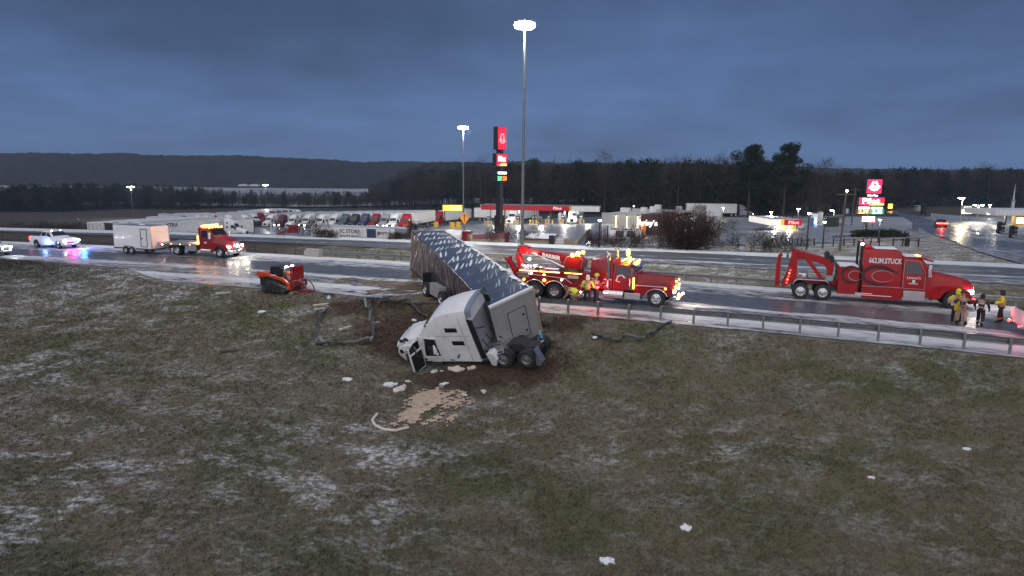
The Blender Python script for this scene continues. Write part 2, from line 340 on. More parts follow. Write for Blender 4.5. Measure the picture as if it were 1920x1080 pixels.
def road_mat(name,bands,base=(0.050,0.050,0.053),wet=0.12,amount=1.0,scale=1.0,ice=0.0,seed=0):
    "asphalt; UV.x metres along, UV.y metres across from the far edge; bands = (across, snow cover)"
    m=bpy.data.materials.new(name); m.use_nodes=True; nt=m.node_tree; N,L=nodes(nt); b=nt.nodes['Principled BSDF']
    uv=N('ShaderNodeTexCoord'); s=N('ShaderNodeSeparateXYZ'); L(uv.outputs['UV'],s.inputs[0])
    mp=N('ShaderNodeMapping'); mp.inputs['Scale'].default_value=(0.10*scale,1.0*scale,1); mp.inputs['Location'].default_value=(seed,seed*1.7,0); L(uv.outputs['UV'],mp.inputs[0])
    wob=noise_tex(N,L,mp.outputs[0],0.6,4,0.6); streak=noise_tex(N,L,mp.outputs[0],2.2,6,0.62,0.3)
    mp2=N('ShaderNodeMapping'); mp2.inputs['Scale'].default_value=(0.6,1.0,1); mp2.inputs['Location'].default_value=(seed,3,0); L(uv.outputs['UV'],mp2.inputs[0]); patch=noise_tex(N,L,mp2.outputs[0],1.6,8,0.68,0.5)
    v=mathn(N,L,'ADD',s.outputs[1],mathn(N,L,'MULTIPLY',mathn(N,L,'SUBTRACT',wob,0.5),3.4))
    W=bands[-1][0]; r=ramp(N,[(p/W,c) for p,c in bands]); L(mathn(N,L,'DIVIDE',v,W,clamp=True),r.inputs[0])
    k=mathn(N,L,'ADD',mathn(N,L,'MULTIPLY',streak,0.85),mathn(N,L,'MULTIPLY',patch,0.75))
    th=mathn(N,L,'SUBTRACT',mathn(N,L,'ADD',mathn(N,L,'MULTIPLY',r.outputs[0],0.62*amount),k),1.06)
    sn=ramp(N,[(0.0,0.0),(0.16,0.40),(0.55,1.0)]); L(mathn(N,L,'MULTIPLY',th,2.0,clamp=True),sn.inputs[0]); snow=sn.outputs[0]
    asp=ramp(N,[(0.3,tuple(c*0.75 for c in base)),(0.7,tuple(c*1.35 for c in base))]); L(streak,asp.inputs[0])
    c=asp.outputs[0]
    if ice: c=mixc(N,L,mathn(N,L,'MULTIPLY',patch,ice),c,(0.20,0.215,0.25))
    c=mixc(N,L,snow,c,(0.60,0.615,0.65)); L(c,b.inputs['Base Color'])
    rr=ramp(N,[(0.35,wet),(0.65,wet+0.28)]); L(patch,rr.inputs[0]); ro=mixc(N,L,snow,rr.outputs[0],(0.75,0.75,0.75)); L(ro,b.inputs['Roughness'])
    bp=N('ShaderNodeBump'); bp.inputs['Strength'].default_value=0.45; bp.inputs['Distance'].default_value=0.05; L(mathn(N,L,'ADD',snow,mathn(N,L,'MULTIPLY',patch,0.25)),bp.inputs['Height']); L(bp.outputs[0],b.inputs['Normal'])
    return m
def strip(name,xs,lo,hi,off,mat,n=14,follow=True,kind='structure'):
    "sheet between two curves given as y(x)"
    xs=np.asarray(xs,float); a=lo(xs); b=hi(xs); t=np.linspace(0,1,n)[:,None]
    X=np.repeat(xs[None],n,0); Y=a[None]*(1-t)+b[None]*t; Z=(zt(X,Y) if follow else 0*X)+off
    s=np.concatenate([[0],np.cumsum(np.hypot(np.diff(xs),np.diff(b)))]); uv=np.stack([np.repeat(s[None],n,0),(b[None]-Y)*0.92],-1)
    return obj(name,grid_mesh(name,X,Y,Z,mat,uv),kind=kind)
def sheet(name,A,B,off,mat,n=20,k=40,kind='structure'):
    "draped sheet between two polylines of world points"
    def rs(P):
        P=np.array(P,float)[:,:2]; d=np.concatenate([[0],np.cumsum(np.hypot(*np.diff(P,axis=0).T))]); q=np.linspace(0,d[-1],k); return np.stack([np.interp(q,d,P[:,0]),np.interp(q,d,P[:,1])],-1)
    a,b=rs(A),rs(B); t=np.linspace(0,1,n)[:,None,None]; P=a[None]*(1-t)+b[None]*t; X,Y=P[...,0],P[...,1]
    s=np.concatenate([[0],np.cumsum(np.hypot(*np.diff((a+b)/2,axis=0).T))]); w=np.hypot(X-b[None,:,0],Y-b[None,:,1])
    uv=np.stack([np.repeat(s[None],n,0),w],-1)
    Z=zt(X,Y)+off
    me=grid_mesh(name,X,Y,Z,mat,uv)
    return obj(name,me,kind=kind)
rx=np.arange(-150,95,2.0)
strip('highway',rx,lambda x:n0(x)+0.55,lambda x:nf(x)+0.35,0.03,road_mat('highway_asphalt',[(0,1.0),(1.6,0.95),(2.1,0.62),(4.9,0.52),(5.6,0.16),(9.0,0.12),(9.5,0.62),(10.3,0.75),(10.9,0.48),(13.0,0.50),(13.8,0.95),(16,0.55),(22,0.5)],wet=0.22,ice=0.45,seed=2.3),follow=False)
strip('far_highway',rx,lambda x:fn(x),lambda x:ff(x),0.03,road_mat('far_highway_asphalt',[(0,1.0),(3.0,1.0),(3.7,0.25),(6.2,0.22),(6.8,0.55),(7.6,0.25),(9.8,0.3),(10.4,0.85),(11.2,0.4),(14,0.5)],wet=0.32,ice=0.5,seed=7.1),follow=False)
# lots, cross road, islands, field, hills
G=on_ground
def gl(pts): return [tuple(G(*p)) for p in pts]
LOT=road_mat('truck_lot_concrete',[(0,0.42),(30,0.50),(60,0.40),(90,0.46),(130,0.40)],base=(0.11,0.112,0.115),wet=0.22,scale=0.35,ice=0.8,seed=4.4,amount=0.55)
STN=road_mat('station_concrete',[(0,0.55),(30,0.62),(60,0.55),(130,0.5)],base=(0.11,0.112,0.118),wet=0.25,scale=0.35,ice=0.8,seed=9.4,amount=0.85)
sheet('truck_lot',[(-118,113),(-84,108.5),(-50,103),(-20,98),(2,94),(13,92)],[(-125,205),(-90,215),(-40,232),(0,246),(18,262),(36,268)],0.07,LOT,30,60)
sheet('station_lot',[(13.05,92),(25,90),(36,88),(46,91),(58,97),(72,112)],[(36.1,268),(60,262),(82,240),(97,215),(104,200),(112,190)],0.07,STN,30,60)
XR=road_mat('cross_road_asphalt',[(0,0.55),(2,0.2),(8,0.15),(10.5,0.62),(12.5,0.6),(14,0.15),(20,0.2),(24,0.5)],base=(0.04,0.041,0.045),wet=0.16,scale=0.6,ice=0.2,seed=1.3,amount=0.9)
xl=gl([(1648,389),(1700,411),(1745,440),(1812,478)]); xr=gl([(1662,389),(1745,412),(1830,437)])
xl=[xl[0]]+[xl[1],xl[2],(52,76,0),(48,62,0)]; xr=[xr[0],xr[1],xr[2],(80,84,0),(86,60,0)]
sheet('cross_road',xl,xr,0.12,XR,16,60)
XR2=road_mat('side_road_asphalt',[(0,0.5),(1.5,0.15),(6,0.15),(8,0.55)],base=(0.04,0.041,0.045),wet=0.10,scale=0.6,ice=0.4,seed=5.3,amount=0.9)
sheet('station_driveway',gl([(1560,453),(1640,448),(1700,440),(1740,440)]),gl([(1560,443),(1640,440),(1690,436),(1725,425)]),0.13,XR2,8,30)
sheet('far_lot',gl([(1745,413),(1800,428),(1880,447),(1990,470)]),gl([(1745,400),(1820,407),(1900,412),(1990,418)]),0.10,STN,14,30)
FIELD=pbr('snowy_field',(0.30,0.31,0.34),0.9,0,0.5,0.02,0,0,0,0.2,8)
def zfield(x,y): return zt(x,y)
fx=np.linspace(-1500,120,60); fy=np.linspace(560,1400,30); X,Y=np.meshgrid(fx,fy); obj('field',grid_mesh('field',X,Y,zt(X,Y)+1.2,FIELD),kind='structure')
def canopy_mat(name,c1,c2):
    m=bpy.data.materials.new(name); m.use_nodes=True; nt=m.node_tree; N,L=nodes(nt); b=nt.nodes['Principled BSDF']; b.inputs['Roughness'].default_value=1; b.inputs['Specular IOR Level'].default_value=0.05
    geo=N('ShaderNodeNewGeometry'); r=ramp(N,[(0.32,c1),(0.68,c2)]); L(noise_tex(N,L,geo.outputs['Position'],0.045,6,0.7),r.inputs[0]); L(r.outputs[0],b.inputs['Base Color']); return m
HILL=canopy_mat('winter_wood_hills',(0.018,0.017,0.017),(0.042,0.037,0.034))
def fbm(x,y,s,o=4,seed=0):
    r=np.random.default_rng(seed); z=0; a=1
    for i in range(o):
        for k in range(4):
            t=r.uniform(0,2*pi); p=r.uniform(0,2*pi); z=z+a*np.sin((x*cos(t)+y*sin(t))*s*(1+.3*k)+p)
        a*=0.5; s*=2.05
    return z/4
def hill(name,az,crest,D0,D1,seed,amp):
    # az: image columns, crest: image rows of the skyline at the ridge distance D1
    px=np.linspace(az[0],az[-1],520); cr=np.interp(px,az,crest); rows=np.concatenate([np.linspace(0,1,34),np.linspace(1.06,1.5,6)])
    V=np.zeros((len(rows),len(px),3))
    for j,p in enumerate(px):
        d=ray(p,cr[j]); d=d/d[1]
        for i,t in enumerate(rows):
            y=D0+(D1-D0)*t; top=CAM_H+d[2]*D1
            z=-20+(top+20)*(np.sin(min(t,1)*pi/2)**0.8)*(1 if t<=1 else 1-(t-1)*0.5); V[i,j]=(d[0]*y,y,z)
    n=rng.uniform(-1,1,V.shape[:2]); n2=fbm(V[...,0],V[...,1],0.02,4,seed); V[...,2]+=(n*2.6+n2*amp)*np.clip(np.linspace(0,6,len(rows)),0.4,1)[:,None]
    return obj(name,grid_mesh(name,V[...,0],V[...,1],V[...,2],HILL),kind='structure')
hill('hills',[-500,-100,60,200,330,430,520,640,740,840,1000,1300,1600,2000,2500],[292,291,288,290,292,294,297,303,306,305,306,310,318,322,318],1230,1750,3,4)
hill('near_ridge',[690,720,760,800,900,1100,1500],[349,338,322,310,308,311,318],700,900,5,2.5)

# ---- trees
BARK=pbr('bark',(0.060,0.050,0.042),0.95,0,0.3,3); TWIG=pbr('bare_twigs',(0.060,0.047,0.040),1,0,0.35,0.6,0,0,0,0.1)
TWIG2=pbr('reddish_twigs',(0.052,0.030,0.027),1,0,0.3,0.6,0,0,0,0.1); PINE=pbr('pine_needles',(0.026,0.036,0.022),0.9,0,0.4,0.7,0,0,0,0.2); CEDAR=pbr('cedar_foliage',(0.024,0.032,0.018),0.9,0,0.4,0.8,0,0,0,0.2)
def twig_quads(c,r,n,ln,w,rg,flat=1.0,up=0.3):
    "n slim leaf-sized faces spread through an ellipsoid"
    p=rg.normal(size=(n,3)); p/=np.linalg.norm(p,axis=1)[:,None]; rad=rg.uniform(0.25,1,(n,1))**0.5; q=p*rad*np.array(r)+np.array(c)
    d=p*0.6+rg.normal(size=(n,3))*0.6+np.array((0,0,up)); d/=np.linalg.norm(d,axis=1)[:,None]
    s=np.cross(d,rg.normal(size=(n,3))); s/=np.maximum(np.linalg.norm(s,axis=1)[:,None],1e-6)
    l=ln*rg.uniform(0.6,1.3,(n,1)); ww=w*rg.uniform(0.6,1.3,(n,1))
    return np.stack([q-s*ww,q+s*ww,q+d*l+s*ww*0.3,q+d*l-s*ww*0.3],1)
def np_mesh(name,quads,mats,mi=None):
    me=bpy.data.meshes.new(name); v=quads.reshape(-1,3); fast_mesh(me,v,np.arange(len(v)).reshape(-1,4))
    for m in (mats if isinstance(mats,list) else [mats]): me.materials.append(m)
    if mi is not None: me.polygons.foreach_set('material_index',np.asarray(mi,np.int32))
    return me
def limbs(h,rg,n=7,spread=0.5,r=0.3,start=0.3,sub=3):
    mb=MB(); tips=[]; lean=rg.normal(size=2)*0.03*h
    def tp(t): return Vector((lean[0]*t*t,lean[1]*t*t,h*t))
    mb.path([tp(t) for t in (-0.02,0.25,0.5,0.75,0.95)],[r,r*.75,r*.55,r*.3,r*.08],6)
    for i in range(n):
        t=start+(0.93-start)*i/n+rg.uniform(0,.05); a=i*2.4+rg.uniform(-.4,.4); L=h*spread*(1.05-t)*rg.uniform(.7,1.15)+h*0.06; b=tp(t); e=b+Vector((cos(a)*L,sin(a)*L,L*rg.uniform(.5,1.1))); m=(b+e)/2+Vector((0,0,-.06*L))
        rr=r*.42*(1-t*.6); mb.path([b,m,e],[rr,rr*.7,rr*.15],5); tips+=[m,e]
        for k in range(sub):
            q=m.lerp(e,rg.uniform(-.3,.8)); a2=a+rg.uniform(-1.2,1.2); l2=L*rg.uniform(.3,.6); e2=q+Vector((cos(a2)*l2,sin(a2)*l2,l2*rg.uniform(.4,1.2))); mb.tube(q,e2,rr*.4,rr*.08,4); tips.append(e2)
    return mb,tips
def bare_tree(h,seed,mat=None,dens=14,spread=0.45,w=0.035,r=None,start=.3):
    rg=np.random.default_rng(seed); mb,tips=limbs(h,rg,9,spread,r or h*.017,start,4)
    q=np.concatenate([twig_quads(t,(h*.09,h*.09,h*.08),dens,h*.09,w,rg,up=.5) for t in tips]); return mb,q
def pine_tree(h,seed,bare=0.45,wid=0.22,dens=110):
    rg=np.random.default_rng(seed); mb=MB(); mb.path([(0,0,-.4),(rg.normal()*.2,0,h*.4),(rg.normal()*.3,rg.normal()*.3,h*.75),(0,0,h*.97)],[h*.016,h*.012,h*.008,.03],7); qs=[]
    n=int(24)
    for i in range(n):
        t=bare+(1-bare)*(i/n)**1.0; a=i*2.4+rg.uniform(-.5,.5); L=h*wid*(1.0-((t-bare)/(1-bare))**1.8*.75)*rg.uniform(.55,1.15); b=Vector((0,0,h*t)); e=b+Vector((cos(a)*L,sin(a)*L,L*rg.uniform(.1,.5)))
        mb.tube(b,e,h*.005,.02,5)
        for k in range(3):
            c=b.lerp(e,rg.uniform(.5,1.05))+Vector(rg.normal(size=3)*L*.12); rr=h*.045*rg.uniform(.7,1.25); rr*=1.35; qs.append(twig_quads(c,(rr*1.5,rr*1.5,rr*.85),int(dens*.6),.55,.12,rg,up=.25))
    qs.append(twig_quads((0,0,h*.97),(h*.05,h*.05,h*.04),dens//2,.5,.1,rg,up=.4)); return mb,np.concatenate(qs)
def cone_tree(h,seed,wid=.26,dens=1300):
    rg=np.random.default_rng(seed); mb=MB(); mb.path([(0,0,-.4),(0,0,h*.9)],[h*.018,.03],6); t=rg.uniform(0.04,1,dens)**1.1; a=rg.uniform(0,2*pi,dens); rad=h*wid*(1-t)**.75*(0.75+.25*np.sin(a*3+t*9))*rg.uniform(.5,1.05,dens)+.1
    c=np.stack([rad*np.cos(a),rad*np.sin(a),h*t],-1); qs=twig_quads((0,0,0),(.25,.25,.25),dens,.7,.16,rg,up=.1); return mb,qs+c[:,None,:]
def plant(name,crown,loc,tr,mat,label,cat='tree',group=None,rz=0,bark=None,crown_name='crown'):
    mb,q=tr; t=thing(name,label,cat,loc,rz,group); mb.build('trunk',bark or BARK,t); obj(crown_name,np_mesh(crown_name,q,mat),t); return t
def far_pt(px,py_base,extra=0):
    p=G(px,py_base); k=1+extra/math.hypot(p.x,p.y); x,y=p.x*k,p.y*k; return Vector((x,y,float(zt(x,y))))
def tree_h(p,py): return proj_z(p.x,p.y,py)-p.z

# the wood behind the truck stop: one mass of winter trees
fpx=[-300,0,120,230,330,450,560,680,740,800,860,930,1000,1150,1300,1450,1530,1560,1620,1680,1760,1850,1920,2200]
fby=[400,398,398,392,394,392,392,391,392,394,397,399,401,404,407,408,410,405,397,391,388,389,389,390]
fty=[349,350,347,346,350,358,361,360,344,317,307,304,307,305,303,305,322,326,322,318,313,313,311,311]
fq=[]; fm=[]
rgf=np.random.default_rng(11)
ev_t=[(cone_tree(10,50+i,.24,190)[1],10,1) for i in range(3)]+[(np.concatenate([pine_tree(10,60+i,.35,.2,12)[1]]),10,1) for i in range(3)]
def small_bare(seed):
    rg=np.random.default_rng(seed); n=8; qs=[twig_quads((0,0,5.6),(1.9,1.9,3.9),190,1.5,.030,rg,up=.9)]
    tr=twig_quads((0,0,0),(.02,.02,.02),3,9.0,.10,rg,up=40); qs.append(tr)
    for k in range(n):
        a=k*2.4; e=np.array((cos(a)*1.4,sin(a)*1.4,7+rg.uniform(-1,2))); b=np.array((0,0,2.5+k*.5)); s=np.array((.05,.05,0)); qs.append(np.array([[b-s,b+s,e+s*.3,e-s*.3]]))
    return np.concatenate(qs)
ba_t=[(small_bare(70+i),10,0) for i in range(5)]
for k in range(2300):
    px=rgf.uniform(-260,2150) if k<1750 else rgf.uniform(-150,800); by=np.interp(px,fpx,fby); ty=np.interp(px,fpx,fty)+rgf.uniform(-3,13); dep=rgf.uniform(0,1)**1.3*(120 if px>740 else 70)
    p=far_pt(px,by,dep+rgf.uniform(0,8)); h=tree_h(p,ty)
    h=min(max(h,4),27)*(1 if rgf.uniform()<.85 else .7)
    evp=0.5 if px<380 else (0.22 if px<900 else (0.30 if px<1560 else 0.34)); pool=ev_t if rgf.uniform()<evp else ba_t
    q,h0,mi=pool[rgf.integers(len(pool))]; a=rgf.uniform(0,2*pi); s=h/h0; wv=s*rgf.uniform(.85,1.3); M=np.array([[cos(a)*wv,-sin(a)*wv,0],[sin(a)*wv,cos(a)*wv,0],[0,0,s]])
    fq.append(q@M.T+np.array(p)); fm.append(np.full(len(q),mi))
FTW=canopy_mat('winter_wood_twigs',(0.040,0.033,0.030),(0.090,0.070,0.058)); FEV=canopy_mat('winter_wood_evergreens',(0.016,0.024,0.014),(0.036,0.044,0.026))
obj('forest',np_mesh('forest',np.concatenate(fq),[FTW,FEV],np.concatenate(fm)),kind='stuff')
# single trees one can tell apart
def T(name,px,by,ty,gen,mat,label,extra=0,wid=None,group=None,crown='crown',bark=None,cat='tree'):
    p=far_pt(px,by,extra); h=tree_h(p,ty); return plant(name,crown,p,gen(h),mat,label,cat,group,random.uniform(0,6),bark,crown)
T('pine_tree',1402,408,277,lambda h:pine_tree(h,1,.40,.29,210),PINE,'tall pine with a flat open crown, left of the pair behind the filling station',-4)
T('pine_tree',1468,409,275,lambda h:pine_tree(h,2,.34,.33,260),PINE,'taller broad pine of the pair behind the small filling station canopy',-4)
T('cedar_tree',1288,406,324,lambda h:cone_tree(h,3,.30,1500),CEDAR,'broad dark conical evergreen behind the restaurant roof',-3)
T('cedar_tree',1352,407,352,lambda h:cone_tree(h,4,.34,1000),CEDAR,'low wide evergreen between restaurant and pale moving truck',-3)
T('pine_tree',1000,400,299,lambda h:pine_tree(h,5,.3,.2,110),PINE,'dark rounded pine rising right of the tallest lamp mast',2)
T('pine_tree',1082,402,302,lambda h:pine_tree(h,6,.4,.18,90),PINE,'slim pine above the truck canopy roof',10)
T('pine_tree',1178,404,302,lambda h:pine_tree(h,7,.45,.18,90),PINE,'pine rising behind the flat restaurant roof',12)
for i,(px,ty,lb) in enumerate([(1133,291,'bare tree standing tallest over the wood above the truck canopy'),(1270,297,'bare forked tree over the wood left of the pine pair'),(1355,294,'thin bare tree close beside the left pine of the pair'),(1536,306,'spreading bare tree right of the pine pair'),(900,300,'bare tree beside the tall red pylon sign'),(1850,309,'bare round tree topping the dark wood behind the cross road'),(770,318,'grey bare tree at the low left end of the tall wood')]):
    T('bare_tree',px,np.interp(px,fpx,fby),ty,lambda h,i=i:bare_tree(h,20+i,dens=16),TWIG,lb,3)
# big bare shrubby tree in front of the restaurant
p=far_pt(1290,470,3); 
t=thing('bare_tree','wide leafless reddish-brown tree spreading in front of the restaurant','tree',p)
mb=MB(); qs=[]; rg=np.random.default_rng(5)
for s in range(9):
    a=s*2*pi/9+rg.uniform(-.3,.3); H=rg.uniform(3.6,4.6); Wd=rg.uniform(1.6,3.9)*(1 if s else 0); b=Vector((cos(a)*.35,sin(a)*.35,-.3)); m=Vector((cos(a)*Wd*.45,sin(a)*Wd*.45,H*.5)); e=Vector((cos(a)*Wd,sin(a)*Wd,H*(1-.05*Wd)))
    mb.path([b,m,e],[.16,.09,.02],6)
    for k in range(9):
        q=b.lerp(m,rg.uniform(.3,1)) if k<4 else m.lerp(e,rg.uniform(0,.8)); a2=a+rg.uniform(-1.3,1.3); l=rg.uniform(.8,1.6); e2=q+Vector((cos(a2)*l*.9,sin(a2)*l*.9,l*rg.uniform(.4,1))); mb.tube(q,e2,.045,.01,4)
        qs.append(twig_quads(e2,(.9,.9,.7),60,.75,.017,rg,up=.6)); qs.append(twig_quads((q+e2)/2,(.9,.9,.7),48,.75,.017,rg,up=.6))
for s in range(22):
    a=s*2.4; Wd=rg.uniform(1.6,4.6); H=rg.uniform(.8,2.4); e=Vector((cos(a)*Wd,sin(a)*Wd,H)); mb.path([(cos(a)*.3,sin(a)*.3,.1),(cos(a)*Wd*.5,sin(a)*Wd*.5,H*.65),e],[.07,.05,.01],5); qs.append(twig_quads(e,(1.0,1.0,.7),90,.7,.017,rg,up=.5)); qs.append(twig_quads(e*.6,(1.0,1.0,.7),60,.7,.017,rg,up=.5))
mb.build('trunk',BARK,t); obj('crown',np_mesh('crown',np.concatenate(qs),TWIG2),t)
# scrub along the foot of the far bank
for i,(px,by,w,h,lb) in enumerate([(575,446,7,2.2,'dark brushy shrub beside the parked red boom'),(617,447,3,.6,'thin weeds against the lettered trailer'),(747,450,1.6,.5,'brown weeds at the right end of the blue panelled trailer'),(772,450,2.4,1.6,'dense brown bush between two parked trailers'),(955,456,6,1.4,'low scrub under the tall black sign post'),(1128,466,4,1.3,'reddish bush beside the sloping drive wall'),(1165,466,5,1.3,'grey brush below the small white bench roof'),(1215,468,5,1.9,'frosted brush left of the wide leafless tree'),(1420,473,6,2.0,'bare hedge bushes beside the pale utility box'),(1460,473,7,1.4,'clipped evergreen hedge at the lot edge'),(1255,470,4,2.2,'scrubby bush at the left foot of the wide leafless tree')]):
    p=far_pt(px,by,1.0); t=thing('shrub',lb,'shrub',p); rg=np.random.default_rng(200+i); mb=MB(); qs=[]
    for k in range(10):
        x=rg.uniform(-.5,.5)*w; e=(x+rg.normal()*.5,rg.normal()*.5,h*rg.uniform(.6,1.1)); mb.tube((x*.8,0,-.6),e,.03,.006,4); qs.append(twig_quads(e,(w*.09,.6,h*.35),60,.5,.018,rg,up=.6)); qs.append(twig_quads((e[0],e[1],h*.4),(w*.09,.6,h*.4),60,.5,.018,rg,up=.7))
    mb.build('stem',BARK,t,kind='stuff'); obj('twigs',np_mesh('twigs',np.concatenate(qs),CEDAR if 'evergreen' in lb else (TWIG2 if 'reddish' in lb else TWIG)),t)

# dark brush on the slope left of and behind the truck park
rg=np.random.default_rng(33); qs=[]
for k in range(900):
    x=rg.uniform(-190,-20); y=rg.uniform(0,1)
    y=(float(ff(x))+9+ (150)*y) if x<-100 else (float(ff(x))+12+150*y)
    if x>-96-(y-105)*.30 and y<225-(x+95)*-.12: continue
    z=float(zt(x,y)); h=rg.uniform(1.0,2.6); qs.append(twig_quads((x,y,z+h*.4),(rg.uniform(1.2,2.6),rg.uniform(1,2),h*.6),46,.9,.05,rg,up=.7))
obj('undergrowth',np_mesh('undergrowth',np.concatenate(qs),canopy_mat('dry_brush',(.030,.024,.020),(.070,.052,.042))),kind='stuff')
# ------------------------------------------------------------------ vehicle kit
def ring(x,zb,zt_,wb,wt,r=0.12,crown=0.03):
    h=zt_-zb; L=[(wb,zb),(wb,zb+h*.33),(wb+(wt-wb)*.35,zb+h*.64),(wt,zt_-r),(wt-r*.3,zt_-r*.3),(wt-r,zt_),(0,zt_+crown)]
    return [Vector((x,y,z)) for y,z in L]+[Vector((x,-y,z)) for y,z in L[::-1][1:]]
def shell_at(rings,a,b):
    a=min(max(a,0),len(rings)-1-1e-6); b=min(max(b,0),len(rings[0])-1-1e-6); i,j=int(a),int(b); u,v=a-i,b-j
    return (rings[i][j]*(1-u)+rings[i+1][j]*u)*(1-v)+(rings[i][j+1]*(1-u)+rings[i+1][j+1]*u)*v
def patch(mb,rings,c,off=0.015,nu=6,nv=6):
    "panel lying on a shell: four (section, ring) corners, lifted by off, with its own edge"
    P=[]
    for j in range(nv+1):
        for i in range(nu+1):
            u,v=i/nu,j/nv; a=(c[0][0]*(1-u)+c[1][0]*u)*(1-v)+(c[3][0]*(1-u)+c[2][0]*u)*v; b=(c[0][1]*(1-u)+c[1][1]*u)*(1-v)+(c[3][1]*(1-u)+c[2][1]*u)*v
            e=.02; n=(shell_at(rings,a+e,b)-shell_at(rings,a-e,b)).cross(shell_at(rings,a,b+e)-shell_at(rings,a,b-e)); n=n.normalized() if n.length>1e-9 else Vector((0,0,1))
            p=shell_at(rings,a,b); ctr=Vector((p.x,0,(rings[0][0].z+p.z)/2))
            if n.dot(p-ctr)<0: n=-n
            P.append(p+n*off)
    f=[(j*(nu+1)+i,j*(nu+1)+i+1,(j+1)*(nu+1)+i+1,(j+1)*(nu+1)+i) for j in range(nv) for i in range(nu)]
    mb.add(P,f); return mb
def win(rings,cs,name,mat,parent,off=0.015,**k):
    mb=MB(); patch(mb,rings,cs,off,**k); return mb.build(name,mat,parent)
def side_patch(rings,cs,s,off=0.015,nu=5,nv=4,mb=None):
    "flush panel on the side of a shell from four (x,z) corners; s=1 left, -1 right"
    mb=mb or MB(); P=[]; xs=[r[0].x for r in rings]
    for j in range(nv+1):
        for i in range(nu+1):
            u,v=i/nu,j/nv; x=(cs[0][0]*(1-u)+cs[1][0]*u)*(1-v)+(cs[3][0]*(1-u)+cs[2][0]*u)*v; z=(cs[0][1]*(1-u)+cs[1][1]*u)*(1-v)+(cs[3][1]*(1-u)+cs[2][1]*u)*v
            a=float(np.interp(-x,[-q for q in xs],range(len(xs)))); lo,hi=0.,5.
            for _ in range(24):
                m=(lo+hi)/2
                if shell_at(rings,a,m).z<z: lo=m
                else: hi=m
            p=shell_at(rings,a,lo); P.append((p.x,s*(p.y+off),p.z))
    f=[(j*(nu+1)+i,j*(nu+1)+i+1,(j+1)*(nu+1)+i+1,(j+1)*(nu+1)+i) for j in range(nv) for i in range(nu)]
    mb.add(P,f); return mb
def remap(t,xs,ys,zs=None,zt_=None):
    "stretch a vehicle lengthwise"
    seen=set()
    def go(o):
        for c in o.children:
            if c.type=='LIGHT' or c.name.split('.')[0] in ('wheel','lettering','hub'): c.location.x=float(np.interp(c.location.x,xs,ys)); c.location.z=float(np.interp(c.location.z,zs,zt_)) if zs and not c.name.startswith('wheel') else c.location.z; continue
            if c.type=='MESH' and c.data.name not in seen:
                seen.add(c.data.name); n=len(c.data.vertices); a=np.empty(n*3,np.float32); c.data.vertices.foreach_get('co',a); a[0::3]=np.interp(a[0::3],xs,ys); a[2::3]=np.interp(a[2::3],zs,zt_) if zs else a[2::3]; c.data.vertices.foreach_set('co',a); c.data.update()
            go(c)
    go(t); return t
_wc={}
def wheel(par,x,y,r=.5,w=.28,rim=None,z=None,side=1,name='wheel'):
    "tyre with a rim as its sub-part; the outer face looks to +y when side=1"
    k=(round(r,3),round(w,3),rim.name if rim else '')
    if k not in _wc:
        t=MB(); t.lathe([(-w/2,r*.58),(-w/2,r*.9),(-w*.36,r),(w*.36,r),(w/2,r*.9),(w/2,r*.58),(w*.3,r*.56),(-w*.3,r*.56)],n=22)
        d=MB(); d.lathe([(-w*.2,0.01),(-w*.2,r*.56),(w*.49,r*.6),(w*.5,r*.54),(w*.22,r*.47),(w*.30,r*.25),(w*.52,r*.20),(w*.56,r*.10),(w*.56,0.01)],n=18)
        d.mat(1)
        for i in range(8):
            a=i*pi/4; d.tube((r*.36*cos(a),w*.24,r*.36*sin(a)),(r*.36*cos(a),w*.275,r*.36*sin(a)),r*.06,n=6)
        _wc[k]=(t.mesh('wheel',RUBBER),d.mesh('rim',[rim or ALU,BLACK]))
    o=obj(name,_wc[k][0],par,(x,y,r if z is None else z),(0,0,0 if side>0 else pi)); obj('rim',_wc[k][1],o); return o
def dual(par,x,hw,r=.5,rim=None):
    for s in (1,-1): wheel(par,x,s*(hw-.14),r,.27,rim,side=s); wheel(par,x,s*(hw-.46),r,.27,rim,side=s)
def bit(par,name,mat,x0,x1,y0,y1,z0,z1,bev=0): return MB().box(x0,x1,y0,y1,z0,z1).build(name,mat,par,bev)
def dot(par,p,r,mat,name='marker_light'): return MB().ell(p,r,n=8,m=5).build(name,mat,par)

